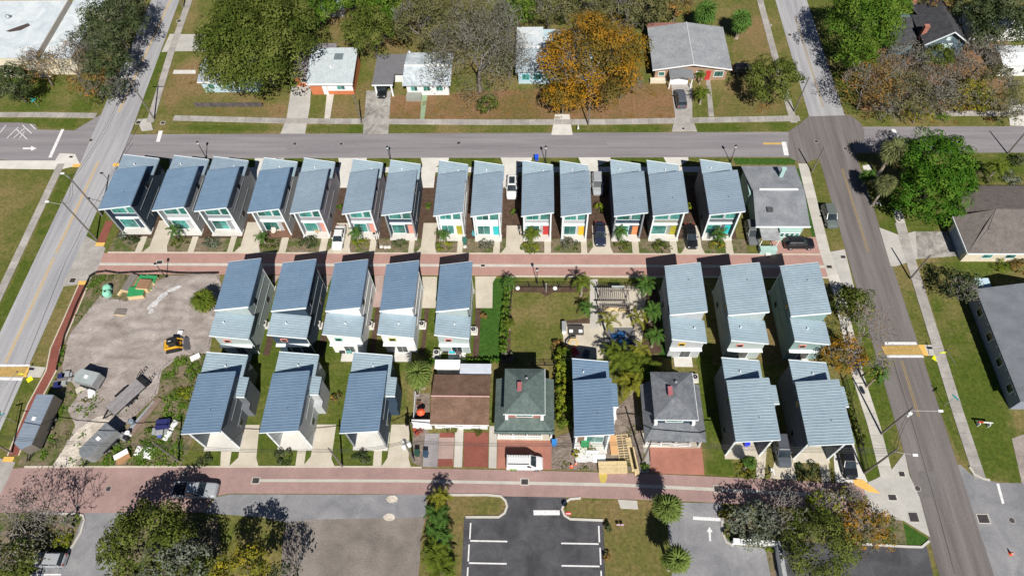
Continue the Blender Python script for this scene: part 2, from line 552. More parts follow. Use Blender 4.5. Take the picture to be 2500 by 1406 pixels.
def sidewalk(name, pl, w, label, slab=1.55, mat=None, z=Z_WALK):
    """a paved walk: a bed and its separate concrete slabs with open joints"""
    global SLAB
    mat = mat or CONC_G
    bed = sheet(name, along(pl, w - 0.02), z - 0.03, CONC_D, label)
    if SLAB is None:
        SLAB = {}
    if mat.name not in SLAB:
        SLAB[mat.name] = MB().hexa([(-.5, -.5, -.03), (.5, -.5, -.03), (.5, .5, -.03), (-.5, .5, -.03), (-.49, -.49, .03), (.49, -.49, .03), (.49, .49, .03), (-.49, .49, .03)]).mesh('slab', mat)
    for i in range(len(pl) - 1):
        a, b = Vector(pl[i]), Vector(pl[i + 1])
        d = b - a
        n = max(1, round(d.length / slab))
        ang = math.atan2(d.y, d.x)
        for k in range(n):
            c = a + d * ((k + 0.5) / n)
            link('slab', SLAB[mat.name], bed, (c.x, c.y, z - 0.015 + rnd.uniform(-.004, .004)), (0, 0, ang), (d.length / n - 0.035, w, 1))
    return bed


sidewalk('sidewalk_north', [(-68.5, 93.9), (-47, 93.0), (-8, 92.4), (14, 92.4), (47.5, 93.1)], 1.35, 'concrete slab sidewalk along the far side of the north street')
sidewalk('sidewalk_west', XY([(150, 400), (-8, 735), (-60, 850)]), 1.35, 'concrete slab sidewalk on the left side of the west street')
sidewalk('sidewalk_west_upper', XY([(366, 300), (418, 128), (463, 0), (480, -50)]), 1.4, 'concrete slab sidewalk beside the upper west street')
sidewalk('sidewalk_east_upper', XY([(1938, 300), (1908, 195), (1888, 125), (1855, 0), (1845, -40)]), 1.3, 'concrete slab sidewalk left of the upper east street')
sidewalk('sidewalk_east', XY([(1960, 400), (2012, 610), (2046, 712), (2096, 924), (2133, 1038), (2165, 1165)]), 1.7, 'concrete slab sidewalk on the left side of the east street', mat=CONC)
sidewalk('sidewalk_far_east', XY([(2196, 545), (2224, 640), (2304, 896), (2338, 1006), (2392, 1168)]), 1.55, 'concrete slab sidewalk on the right side of the east street')
sidewalk('sidewalk_north_east', XY([(2305, 278), (2470, 278), (2560, 278)]), 1.2, 'concrete slab sidewalk above the right hand street')
sidewalk('sidewalk_side_street', XY([(-30, 281), (100, 281), (235, 283)]), 1.3, 'concrete slab sidewalk above the left hand side street')
sheet('sidewalk_corner', XY([(-40, 393), (135, 393), (146, 375), (184, 377), (196, 402), (150, 414), (-40, 412)]), Z_WALK, CONC_W, 'pale concrete sidewalk and ramp below the side street')
sheet('rear_walk', rect(-56, 30, 80.3, 81.5), Z_DRIVE - 0.01, CONC_W, 'white concrete path behind the front row of narrow houses')
# brick footpath on the west side
bw = [(203, 697), (165, 785), (136, 850), (125, 905), (82, 985), (60, 1040), (32, 1112)]
sheet('brick_footpath_edge', along(XY(bw), 1.75), Z_BRICK, CONC_C, 'cream edging of the curving brick footpath')
sheet('brick_footpath', along(XY(bw), 1.35), Z_BRICK + 0.012, BRICK_R, 'red brick footpath curving past the building plot')
sheet('brick_footpath_upper', along(XY([(268, 540), (246, 594)]), 1.35), Z_BRICK + 0.012, BRICK_R, 'short red brick footpath beside the first narrow house')
for i, (u, v) in enumerate([(245, 597), (203, 691), (21, 1121), (188, 405), (286, 403)]):
    p = at(u, v)
    o = sheet('tactile_paving', rect(p.x - .75, p.x + .75, p.y - .35, p.y + .35), Z_WALK + 0.012, TACTILE, base=0.03)
    o['label'] = 'yellow tactile paving pad at the kerb ramp %s' % ('above the upper lane mouth', 'below the upper lane mouth', 'at the lower lane mouth', 'below the left side street', 'at the first narrow house')[i]
sheet('tactile_paving', XY([(2082, 1165), (2108, 1172), (2150, 1205), (2120, 1200), (2085, 1182)]), Z_WALK + 0.012, TACTILE, 'yellow tactile paving pad at the right end of the lower lane')

# raised crossings
for nm, pts, bars, lab in (
        ('crossing_table', [(2150, 845), (2242, 843), (2255, 866), (2160, 866)], [[(2160, 835), (2236, 835), (2239, 842), (2160, 842)], [(2165, 867), (2252, 867), (2256, 873), (2165, 873)]], 'tan raised pedestrian crossing on the east street'),
        ('crossing_table', [(-60, 897), (70, 895), (57, 920), (-60, 918)], [[(-60, 889), (74, 890), (72, 896), (-60, 895)], [(-60, 920), (56, 922), (53, 929), (-60, 926)]], 'tan raised pedestrian crossing on the west street')):
    t = sheet(nm, XY(pts), Z_ROAD + 0.05, TABLE_Y, lab)
    for b in bars:
        o = sheet('stripe', XY(b), Z_ROAD + 0.02, PAINT_W, parent=t)
sheet('tactile_paving', XY([(2241, 842), (2256, 842), (2266, 868), (2254, 868)]), Z_WALK + 0.01, TACTILE, 'yellow tactile paving at the right end of the tan crossing')
sheet('crossing_ramp', XY([(2256, 842), (2288, 842), (2296, 868), (2266, 868)]), Z_WALK - 0.004, CONC, 'pale concrete ramp from the tan crossing to the sidewalk')
sheet('tactile_paving', XY([(60, 897), (73, 897), (66, 920), (52, 920)]), Z_WALK + 0.01, TACTILE, 'yellow tactile paving at the right end of the left crossing')
sheet('crossing_ramp', XY([(74, 893), (112, 897), (100, 921), (67, 921)]), Z_WALK - 0.004, CONC, 'pale concrete ramp from the left crossing to the brick path')


def marking(pts, mat, label, z=Z_ROAD + 0.006):
    return tag(MB().prism(pts, z - 0.004, z).build('road_marking', mat), label, kind='structure')


for k, (a, b) in enumerate(((42.9, 62), (62.8, 83), (95.5, 135), (0, 40))):
    for dx in (-0.13, 0.13):
        marking(rect(-79.15 + dx - .06 - (max(0, a - 80) * .03), -79.15 + dx + .06 - (max(0, a - 80) * .03), a, b), PAINT_Y, 'yellow centre line on the west street, %s stretch, %s stripe' % (('lower', 'middle', 'upper', 'lowest')[k], 'left' if dx < 0 else 'right'))
for k, (a, b) in enumerate(((63.5, 81), (36, 44.5), (96, 122))):
    for dx in (-0.11, 0.11):
        marking(rect(52.3 + dx - .05, 52.3 + dx + .05, a, b), plain('worn_yellow', (0.27, 0.195, 0.085)), 'faded yellow centre line on the east street, %s stretch, %s stripe' % (('middle', 'lower', 'upper')[k], 'left' if dx < 0 else 'right'))
marking(XY([(388, 320), (398, 320), (390, 347), (381, 347)]), PAINT_W, 'white stop bar at the left end of the north street')
marking(XY([(1908, 347), (1919, 347), (1926, 380), (1914, 380)]), PAINT_W, 'white stop bar at the right end of the north street', Z_ROAD + 0.014)
marking(XY([(1863, 349), (1908, 349), (1908, 353.5), (1863, 353.5)]), PAINT_Y, 'short yellow line before the right hand stop bar')
marking(XY([(2175, 316), (2185, 316), (2196, 336), (2186, 338)]), PAINT_W, 'white stop bar right of the crossing')
marking(XY([(150, 316), (157, 316), (126, 385), (118, 385)]), PAINT_W, 'long white stop bar on the left side street', Z_ROAD)
marking(XY([(56, 361), (76, 361), (76, 357), (90, 363), (76, 369), (76, 365), (56, 365)]), PAINT_W, 'white arrow on the left side street', Z_ROAD)
for k, (a, b) in enumerate((((17, 338), (45, 311)), ((33, 338), (62, 312)), ((48, 338), (60, 322)), ((66, 340), (40, 316)), ((77, 326), (55, 306)), ((87, 316), (74, 304)), ((0, 325), (15, 306)))):
    marking(along(XY([a, b]), 0.14), PAINT_W, 'thin white hatch line %s on the left side street' % ('first', 'second', 'third', 'fourth', 'fifth', 'sixth', 'outermost')[k], Z_ROAD)
marking(XY([(2432, 1180), (2439, 1180), (2452, 1228), (2446, 1230)]), PAINT_W, 'white stop bar on the lower right side street', Z_ROAD)
# lengthwise tar seams on the streets
SEAM = plain('tar_seam', (0.045, 0.045, 0.05))
for lab, pts in (('left wheel', [(325, 350), (290, 400), (225, 510), (160, 640), (60, 890), (-10, 1050)]), ('kerb side', [(345, 270), (318, 330), (262, 470)]), ('short', [(2180, 880), (2215, 990), (2290, 1250), (2330, 1400)])):
    marking(along(XY(pts), 0.07), SEAM, 'dark tar seam along the street, %s one' % lab, Z_ROAD + 0.011)


for k, (pts, lab) in enumerate((([(700, 352), (840, 353), (842, 368), (698, 367)], 'north street, left'), ([(1330, 345), (1480, 345), (1483, 356), (1329, 356)], 'north street, middle'), ([(2240, 1150), (2285, 1150), (2300, 1215), (2255, 1215)], 'east street at the lower lane'))):
    marking(XY(pts), pm('asphalt_patch_e', (.125, .114, .112), (.15, .138, .134), s=.8, fine=.12, fs=5) if k > 1 else pm('asphalt_patch_n', (.185, .176, .186), (.21, .2, .208), s=.8, fine=.12, fs=5), 'faint repair patch on the %s' % lab, Z_ROAD + .004)

# ------------------------------------------------------------------ lawns, beds, plots
for nm, pts, m, lab in (
        ('lawn', [(420, 305), (690, 308), (690, 321), (390, 318)], G_LAWN, 'green verge along the north street, left part'),
        ('lawn', [(745, 308), (886, 308), (886, 326), (742, 325)], G_LAWN, 'green verge between the two left driveways'),
        ('lawn', [(950, 310), (1346, 310), (1350, 328), (950, 328)], G_TAN, 'dry verge along the middle of the north street'),
        ('lawn', [(1395, 308), (1645, 306), (1640, 322), (1400, 326)], G_LAWN, 'green verge left of the grey car driveway'),
        ('lawn', [(1700, 304), (1920, 300), (1925, 320), (1705, 322)], G_LAWN, 'green verge right of the grey car driveway'),
        ('lawn', [(385, 180), (480, 150), (640, 250), (700, 260), (690, 288), (410, 280)], G_BROWN, 'brown grass yard at the upper left'),
        ('lawn', [(820, 210), (905, 200), (895, 290), (800, 290)], G_BROWN, 'brown grass front yard beside the orange house'),
        ('lawn', [(950, 235), (1640, 200), (1650, 290), (950, 292)], G_RUST, 'brown grass front yards under the bare and orange trees'),
        ('lawn', [(780, 20), (1050, 20), (1040, 130), (880, 130), (820, 110)], G_BROWN, 'brown grass back yard at the top'),
        ('lawn', [(1790, 10), (1850, 0), (1925, 280), (1740, 285), (1790, 180)], G_BROWN, 'brown grass yard right of the large grey roof'),
        ('lawn', [(350, 130), (418, 125), (405, 150), (380, 265), (340, 268)], G_LAWN, 'green verge beside the upper west street'),
        ('lawn', [(0, 195), (235, 190), (222, 272), (0, 272)], G_LAWN, 'green lawn below the white roofed building'),
        ('lawn', [(0, 290), (188, 291), (184, 312), (90, 312), (80, 302), (0, 300)], G_LAWN, 'green strip above the left side street'),
        ('lawn', [(-40, 415), (130, 415), (60, 565), (-40, 760)], G_TAN, 'dry field at the far left'),
        ('lawn', [(150, 425), (180, 425), (30, 755), (-30, 850), (-40, 800), (10, 735)], G_LAWN, 'green verge left of the west street'),
        ('lawn', [(243, 505), (262, 520), (240, 590), (208, 577)], G_LAWN, 'green verge at the corner of the first narrow house'),
        ('lawn', [(155, 700), (190, 700), (110, 880), (78, 888)], G_TAN, 'dry verge between west street and brick path'),
        ('lawn', [(55, 925), (98, 925), (30, 1095), (-40, 1080)], G_LAWN, 'green verge at the lower left'),
        ('lawn', [(218, 670), (425, 667), (335, 702), (310, 737), (245, 724), (208, 770), (168, 822), (152, 902), (190, 960), (165, 1000), (180, 1040), (130, 1139), (40, 1140), (100, 1000), (136, 950), (140, 900), (160, 820), (200, 740)], G_WEED, 'weedy ground along the brick footpath and round the trailers'),
        ('lawn', [(520, 862), (438, 866), (395, 905), (385, 960), (330, 1015), (285, 1065), (230, 1120), (190, 1139), (445, 1139), (480, 1040)], G_WEED, 'weedy ground on the right of the bare building plot'),
        ('lawn', [(600, 880), (1000, 870), (990, 1040), (560, 1050)], G_LAWN, 'green grass between the three lower left houses'),
        ('lawn', [(500, 1040), (1010, 1035), (1010, 1138), (440, 1138)], G_LAWN, 'green front grass of the three lower left houses'),
        ('lawn', [(620, 755), (1232, 690), (1222, 880), (1000, 880), (620, 880)], G_LAWN, 'mown green grass behind the middle row'),
        ('lawn', [(1165, 755), (1205, 680), (1232, 678), (1224, 878), (1150, 880)], G_TURF, 'bright green turf strip beside the garden'),
        ('lawn', [(1244, 682), (1440, 682), (1440, 694), (1244, 694)], G_TAN, 'dry strip between garden fence and brick lane'),
        ('lawn', [(1460, 682), (1560, 682), (1560, 694), (1460, 694)], G_LAWN, 'green strip before the pergola'),
        ('lawn', [(1252, 712), (1440, 712), (1425, 790), (1372, 790), (1360, 880), (1238, 890)], G_TAN, 'dry mown lawn inside the garden'),
        ('lawn', [(1600, 740), (1640, 860), (1640, 880), (1600, 860)], G_TURF, 'bright grass between garden and right hand houses'),
        ('lawn', [(1700, 870), (1760, 870), (1790, 1160), (1725, 1155), (1715, 1000)], G_LAWN, 'green grass right of the grey hipped house'),
        ('lawn', [(1740, 790), (1920, 790), (1920, 890), (1740, 890)], G_BROWN, 'brown grass between the right hand rear houses'),
        ('lawn', [(2050, 930), (2090, 920), (2150, 1150), (2140, 1172), (2110, 1172), (2070, 1050)], G_LAWN, 'green strip beside the last lower right house'),
        ('lawn', [(2085, 720), (2095, 700), (2135, 790), (2170, 950), (2198, 1100), (2160, 1120), (2115, 960), (2060, 740)], G_LAWN, 'green verge left of the east street'),
        ('lawn', [(1985, 415), (2008, 420), (2062, 605), (2030, 612)], G_TAN, 'dry verge beside the parked grey car'),
        ('lawn', [(1790, 386), (1945, 386), (1940, 402), (1795, 402)], G_TURF, 'bright verge behind the flat grey house'),
        ('lawn', [(1945, 410), (1960, 415), (2010, 600), (1985, 590)], G_TURF, 'bright grass beside the flat grey house'),
        ('lawn', [(2128, 440), (2290, 430), (2290, 560), (2195, 590), (2140, 555)], G_LAWN, 'green grass under the large round tree'),
        ('lawn', [(2176, 650), (2208, 645), (2235, 760), (2265, 838), (2236, 838)], G_TAN, 'dry verge right of the east street'),
        ('lawn', [(2245, 640), (2420, 640), (2500, 1180), (2400, 1170), (2320, 900)], G_LAWN, 'large green lawn at the right edge'),
        ('lawn', [(2255, 870), (2290, 870), (2375, 1150), (2345, 1120), (2295, 1000)], G_LAWN, 'green verge below the tan crossing'),
        ('lawn', [(2330, 370), (2500, 370), (2500, 445), (2350, 445)], G_LAWN, 'green bed above the brown hipped house'),
        ('lawn', [(2090, 285), (2470, 287), (2470, 308), (2110, 310)], G_TAN, 'dry verge above the right hand street'),
        ('lawn', [(1990, 20), (2100, 20), (2100, 280), (2070, 280), (2020, 140)], G_LAWN, 'green verge right of the upper east street'),
        ('lawn', [(2100, 100), (2460, 100), (2460, 272), (2100, 272)], G_RUST, 'brown leaf covered ground below the upper right trees'),
        ('lawn', [(2205, 1275), (2268, 1315), (2258, 1332), (2215, 1332)], G_TURF, 'small green triangle at the lower right corner'),
        ('lawn', [(-40, 1258), (195, 1256), (205, 1262), (165, 1350), (80, 1350), (-40, 1420)], G_WEED, 'planted corner island at the lower left'),
        ('lawn', [(270, 1262), (530, 1262), (560, 1500), (230, 1500), (300, 1330)], G_WEED, 'weedy ground under the lower left oak'),
        ('lawn', [(1020, 1225), (1095, 1205), (1225, 1208), (1238, 1235), (1225, 1262), (1135, 1262), (1125, 1500), (1000, 1500), (1020, 1300)], G_BROWN, 'brown grass island left of the dark car park'),
        ('lawn', [(1385, 1218), (1600, 1225), (1620, 1500), (1480, 1500), (1474, 1270), (1392, 1268), (1374, 1242)], G_BROWN, 'brown grass strip right of the dark car park'),
        ('lawn', [(1765, 1262), (2200, 1262), (2215, 1332), (1890, 1325), (1900, 1500), (1860, 1500), (1860, 1335), (1775, 1325)], G_WEED, 'planted bank at the lower right')):
    sheet(nm, XY(pts), Z_LAWN + 0.0006 * (len(bpy.data.objects) % 9), m, lab)

sheet('building_plot', XY([(245, 722), (310, 735), (335, 700), (420, 672), (535, 668), (540, 700), (520, 800), (512, 862), (440, 868), (395, 905), (385, 960), (330, 1015), (285, 1065), (230, 1120), (180, 1139), (130, 1139), (185, 1040), (165, 1000), (195, 960), (152, 900), (168, 820), (208, 768)]), Z_DIRT + 0.004, DIRT, 'bare rutted grey brown dirt of the building plot')
relief('rutted_dirt', XY([(245, 722), (310, 735), (335, 700), (420, 672), (535, 668), (540, 700), (520, 800), (512, 862), (440, 868), (395, 905), (385, 960), (330, 1015), (285, 1065), (230, 1120), (180, 1139), (130, 1139), (185, 1040), (165, 1000), (195, 960), (152, 900), (168, 820), (208, 768)]), Z_DIRT - 0.02, DIRT, 'heaved ruts and tyre marks of the bare building plot', amp=.3)
sheet('sand_track', XY([(130, 1139), (150, 1110), (170, 1080), (190, 1050), (240, 1018), (278, 1012), (262, 1040), (232, 1070), (205, 1110), (185, 1139)]), .27, SAND, 'whitish sand track leading off the building plot')
for k, (u, v, r1, r2, ang) in enumerate(((380, 742, 1.3, .45, 50), (400, 722, 1.0, .4, 42), (422, 708, .9, .35, 30), (372, 760, .6, .3, 60), (438, 702, .5, .3, 20))):
    p = at(u, v)
    g = random.Random(k + 40)
    ca, sa = math.cos(R(ang)), math.sin(R(ang))
    pts = []
    for q in range(18):
        t_ = q * math.pi / 9
        ex, ey = r1 * math.cos(t_) * g.uniform(.6, 1.15), r2 * math.sin(t_) * g.uniform(.6, 1.25)
        pts.append((p.x + ex * ca - ey * sa, p.y + ex * sa + ey * ca))
    sheet('lime_spill', pts, .27 + .004 * k, LIME, 'white lime dust spilled on the building plot, %s blotch' % ('largest', 'middle', 'upper', 'lowest', 'smallest')[k])
sheet('mulch_bed', rect(-70.2, 32.2, 66.0, 79.5), Z_MULCH, MULCH, 'dark mulch between the front row of narrow houses')
sheet('mulch_bed', rect(-46.5, -8.8, 43.0, 58.4), Z_DIRT, G_LAWN, 'green grass strips between the middle row houses')
for k, (x0, x1) in enumerate(((-40.6, -39.6), (-32.5, -31.5), (-24.8, -23.9), (-17.2, -16.5), (-9.4, -8.5))):
    sheet('mulch_bed', rect(x0, x1, 44.5, 57.5), Z_MULCH, MULCH, 'narrow mulch strip on the right of middle row house %s' % ('one', 'two', 'three', 'four', 'five')[k])
sheet('mulch_bed', XY([(1255, 697), (1437, 697), (1437, 713), (1352, 714), (1333, 724), (1318, 714), (1255, 713)]), Z_MULCH, MULCH, 'dark mulch bed inside the garden fence')
sheet('mulch_bed', XY([(1380, 783), (1440, 776), (1440, 796), (1380, 797)]), Z_MULCH, MULCH, 'mulch bed behind the garden sofa')
sheet('mulch_bed', XY([(1240, 700), (1250, 700), (1245, 870), (1226, 875)]), Z_MULCH, MULCH, 'mulch under the hedge at the left of the garden')
sheet('mulch_bed', XY([(1575, 700), (1605, 700), (1615, 860), (1565, 870), (1568, 790)]), Z_MULCH, MULCH, 'mulch under the palms at the right of the garden')
sheet('dirt_yard', XY([(1345, 1070), (1405, 1050), (1500, 1000), (1545, 960), (1560, 1000), (1575, 1090), (1560, 1150), (1345, 1146)]), Z_DIRT, DIRT_D, 'churned dirt round the unfinished blue roofed house')
relief('rutted_dirt', XY([(1345, 1070), (1405, 1050), (1500, 1000), (1545, 960), (1560, 1000), (1575, 1090), (1560, 1150), (1345, 1146)]), Z_DIRT - .02, DIRT_D, 'heaved mounds round the unfinished blue roofed house')
sheet('dirt_yard', XY([(1010, 960), (1050, 960), (1045, 1060), (1030, 1138), (1005, 1128), (1010, 1040)]), Z_DIRT, DIRT_D, 'dirt strip left of the brown roofed house')
sheet('track_ruts', XY([(2470, 1070), (2500, 1060), (2520, 1180), (2495, 1180)]), Z_MULCH, DIRT, 'sandy wheel rut at the right edge')

# ------------------------------------------------------------------ driveways and paths
ORD = ('first', 'second', 'third', 'fourth', 'fifth', 'sixth', 'seventh', 'eighth', 'ninth', 'tenth', 'eleventh', 'twelfth', 'thirteenth', 'fourteenth')
yl = 63.1
for k, (xa, xb, yt, house) in enumerate(((350, 410, 539, 1), (572, 636, 543, 3), (798, 857, 545, 5), (1017, 1066, 545, 7), (1223, 1282, 551, 9), (1436, 1497, 551, 11), (1661, 1720, 551, 13))):
    a, b, t = at(xa, 612), at(xb, 612), at((xa + xb) / 2, yt)
    ia, ib = a.x + (b.x - a.x) * .2, b.x - (b.x - a.x) * .1
    sheet('driveway', [(a.x, yl), (b.x, yl), (ib, yl + 1.2), (ib, t.y), (ia, t.y), (ia, yl + 1.2)], Z_DRIVE, CONC_C, 'cream concrete driveway off the upper lane, right of front row house %s' % ORD[house - 1])
for k, (xa, xb) in enumerate(((331, 347), (459, 474), (555, 569), (681, 698), (779, 796), (901, 916), (997, 1010), (1116, 1129), (1204, 1220), (1329, 1345), (1419, 1433), (1544, 1560), (1637, 1654), (1772, 1790))):
    a, b = at(xa, 612), at(xb, 612)
    sheet('garden_path', rect(a.x, b.x, yl, 66.3), Z_DRIVE - 0.008, CONC_C, 'cream path from the upper lane to front row house %s' % ORD[k])
for k, (xa, xb, house) in enumerate(((415, 470, 2), (622, 694, 4), (826, 896, 6), (1027, 1096, 8), (1222, 1298, 10), (1412, 1490, 12), (1620, 1680, 14))):
    a, b = at(xa, 386), at(xb, 386)
    w = (b.x - a.x) * .48
    sheet('driveway', [(b.x, 83.68), (a.x, 83.68), (a.x + .5, 82), (a.x + .5, 76.8), (a.x + .5 + w, 76.8), (a.x + .5 + w, 81.6), (b.x, 83)], Z_DRIVE, CONC_W, 'white concrete rear driveway left of front row house %s' % ORD[house - 1])
sheet('verge_rear', rect(-70, 34, 81.6, 83.6), Z_LAWN + 0.008, G_LAWN, 'green strip behind the front row houses')
sheet('lawn', rect(-70.5, 33.5, 63.15, 66.0), Z_LAWN + 0.009, G_WEED, 'planted strip in front of the front row houses')
for pts, m, z, lab in (
        ([(1031, 676), (1067, 676), (1064, 752), (1028, 752)], CONC_C, 0, 'cream driveway left of the last middle row house'),
        ([(915, 673), (938, 673), (930, 750), (908, 750)], BRICK_P, 0, 'pinkish paver driveway right of the third middle row house'),
        ([(1160, 675), (1212, 675), (1203, 690), (1202, 752), (1162, 752)], CONC_C, 0, 'cream driveway right of the last middle row house'),
        ([(668, 673), (684, 673), (672, 690), (664, 690)], BRICK_P, 0, 'pinkish paver driveway right of the first middle row house'),
        ([(790, 673), (812, 673), (800, 700), (788, 700)], BRICK_P, 0, 'pinkish paver driveway right of the second middle row house'),
        ([(594, 1037), (634, 1037), (626, 1118), (632, 1139), (558, 1139), (582, 1117)], CONC_C, 0, 'cream driveway right of the first lower house'),
        ([(774, 1036), (821, 1036), (809, 1120), (818, 1139), (738, 1139), (759, 1114)], CONC_C, 0, 'cream driveway right of the second lower house'),
        ([(956, 1036), (1000, 1036), (998, 1120), (1003, 1139), (931, 1139), (946, 1118)], CONC_C, 0, 'cream driveway right of the third lower house'),
        ([(540, 1098), (566, 1098), (560, 1139), (538, 1139)], CONC_C, -.008, 'cream path to the first lower house'),
        ([(727, 1095), (748, 1095), (742, 1139), (721, 1139)], CONC_C, -.008, 'cream path to the second lower house'),
        ([(914, 1095), (933, 1095), (931, 1139), (910, 1139)], CONC_C, -.008, 'cream path to the third lower house'),
        ([(1038, 1058), (1072, 1058), (1068, 1140), (1032, 1139)], PAVER, 0, 'grey paver strip left of the brick drive'),
        ([(1073, 1056), (1110, 1056), (1106, 1138), (1068, 1138)], BRICK_P, 0, 'pale patchy brick drive before the brown roofed house'),
        ([(1074, 1056), (1110, 1056), (1109, 1068), (1073, 1068)], BRICK_R, .008, 'upper dark red patch of the pale brick drive'),
        ([(1069, 1120), (1106, 1120), (1106, 1138), (1068, 1138)], BRICK_R, .008, 'lower dark red patch of the pale brick drive'),
        ([(1112, 1038), (1132, 1038), (1128, 1140), (1108, 1140)], CONC, 0, 'concrete path up to the brown roofed house'),
        ([(1133, 1055), (1193, 1055), (1191, 1140), (1131, 1140)], BRICK_R, 0, 'dark red brick drive before the brown roofed house'),
        ([(1195, 1040), (1214, 1040), (1212, 1143), (1193, 1142)], CONC, 0, 'concrete path between brown roof and green roof'),
        ([(1215, 1066), (1347, 1066), (1346, 1146), (1213, 1143)], BRICK_O, 0, 'orange red brick forecourt of the green roofed house'),
        ([(1556, 1060), (1582, 1060), (1588, 1120), (1584, 1155), (1560, 1153), (1575, 1110)], CONC_G, 0, 'grey concrete strip left of the grey hipped house forecourt'),
        ([(1583, 1085), (1712, 1085), (1720, 1159), (1588, 1155)], BRICK_O, 0, 'orange red brick forecourt of the grey hipped house'),
        ([(1885, 1070), (1925, 1066), (1935, 1120), (1945, 1172), (1880, 1168), (1892, 1120)], CONC_C, 0, 'cream driveway right of the first lower right house'),
        ([(1850, 1090), (1872, 1090), (1866, 1168), (1845, 1166)], CONC_C, 0, 'cream path to the first lower right house'),
        ([(2040, 1075), (2082, 1075), (2098, 1130), (2120, 1180), (2040, 1177), (2035, 1120)], CONC_W, 0, 'pale driveway right of the last lower right house'),
        ([(1997, 1112), (2020, 1112), (2028, 1176), (2006, 1175)], CONC_C, 0, 'cream path to the last lower right house'),
        ([(1880, 590), (1905, 585), (1998, 578), (2012, 625), (1905, 622), (1880, 622)], BRICK_L, 0.004, 'brick parking spot under the black car'),
        ([(1440, 682), (1459, 682), (1462, 800), (1440, 800)], CONC, 0, 'concrete garden path from the lane'),
        ([(1440, 698), (1580, 700), (1570, 790), (1565, 870), (1380, 880), (1372, 790), (1440, 790)], CONC_C, -.008, 'pale patio paving in the garden'),
        ([(1482, 800), (1550, 800), (1552, 860), (1480, 862)], plain('slate', (0.12, 0.125, 0.135)), 0.002, 'dark slate circle under the blue chairs'),
        ([(1458, 705), (1545, 705), (1548, 745), (1456, 745)], CONC_C, 0.004, 'pale floor under the pergola'),
        ([(415, 84), (545, 86), (545, 125), (430, 126), (395, 128)], CONC_M, 0, 'white concrete drive at the upper left'),
        ([(425, 172), (478, 172), (478, 181), (422, 181)], CONC_W, .002, 'white path to the small blue grey house'),
        ([(712, 210), (760, 210), (757, 260), (745, 327), (685, 327), (700, 290)], CONC_M, 0.012, 'white driveway of the orange house'),
        ([(800, 215), (818, 215), (806, 290), (792, 290)], CONC, 0.01, 'narrow pale path of the orange house'),
        ([(895, 222), (955, 222), (948, 328), (886, 328)], CONC_D, 0.012, 'stained grey driveway of the carport house'),
        ([(1030, 222), (1045, 222), (1036, 292), (1026, 292)], plain('green_concrete', (0.22, 0.30, 0.19)), 0.01, 'narrow green painted path'),
        ([(1355, 280), (1390, 280), (1398, 330), (1346, 330)], CONC_W, 0.012, 'pale driveway mouth below the orange tree'),
        ([(1638, 205), (1690, 205), (1690, 290), (1702, 322), (1640, 322), (1648, 285)], CONC_G, 0.012, 'grey driveway under the parked grey car'),
        ([(1722, 185), (1733, 185), (1743, 285), (1730, 285)], CONC_G, 0.01, 'narrow grey path of the large grey roofed house'),
        ([(2146, 556), (2196, 575), (2235, 565), (2240, 632), (2188, 650), (2174, 650)], CONC_M, 0.012, 'white driveway apron on the east street'),
        ([(2236, 566), (2310, 566), (2340, 625), (2240, 632)], CONC_D, 0.012, 'stained grey driveway of the brown hipped house'),
        ([(2180, 515), (2200, 510), (2216, 568), (2196, 573)], CONC, 0.01, 'pale path under the large round tree'),
        ([(2105, 405), (2125, 402), (2135, 440), (2118, 445)], CONC_W, 0.01, 'pale kerb ramp below the crossing'),
        ([(2462, 260), (2500, 255), (2560, 310), (2465, 307)], CONC_W, 0.012, 'white driveway at the upper right edge'),
        ([(335, 292), (366, 290), (374, 318), (346, 321)], CONC_M, 0.016, 'pale concrete corner pad at the upper left junction'),
        ([(1508, 1219), (1555, 1222), (1558, 1243), (1515, 1241)], CONC, 0.004, 'pale concrete pad on the brown grass strip'),
        ([(1880, 60), (1885, 60), (1885, 65), (1880, 65)], CONC_G, 0, 'small concrete cover on the upper verge')):
    sheet('driveway' if 'drive' in lab or 'forecourt' in lab else 'paving', XY(pts), Z_DRIVE + z, m, lab)

# south side car parks
sheet('gravel_lot', XY([(700, 1262), (760, 1258), (1040, 1258), (1030, 1300), (1015, 1500), (680, 1500), (690, 1330)]), Z_ROAD - 0.004, GRAVEL, 'brown gravel lot at the bottom')
sheet('asphalt_yard', XY([(500, 1252), (525, 1214), (560, 1206), (1042, 1207), (1040, 1262), (760, 1268), (700, 1275), (640, 1262)]), Z_ROAD, ASPH_S, 'grey asphalt yard below the lower brick lane')
sheet('asphalt_drive', XY([(205, 1250), (320, 1252), (300, 1330), (240, 1500), (30, 1500), (75, 1400), (170, 1350)]), Z_ROAD, ASPH_S, 'grey asphalt drive at the lower left')
sheet('car_park', XY([(1228, 1208), (1382, 1214), (1374, 1243), (1392, 1268), (1473, 1270), (1480, 1500), (1122, 1500), (1133, 1262), (1222, 1262), (1238, 1236)]), Z_ROAD, ASPH_D, 'new dark asphalt car park with white bays')
sheet('car_park', XY([(1625, 1225), (1760, 1228), (1768, 1260), (1770, 1310), (1790, 1330), (1868, 1338), (1900, 1500), (1630, 1500), (1640, 1400)]), Z_ROAD, ASPH_S, 'grey asphalt car park entrance at the lower right')
sheet('car_park', XY([(1890, 1322), (2215, 1333), (2262, 1332), (2300, 1500), (1900, 1500)]), Z_ROAD, ASPH_D, 'dark patched asphalt at the lower right')
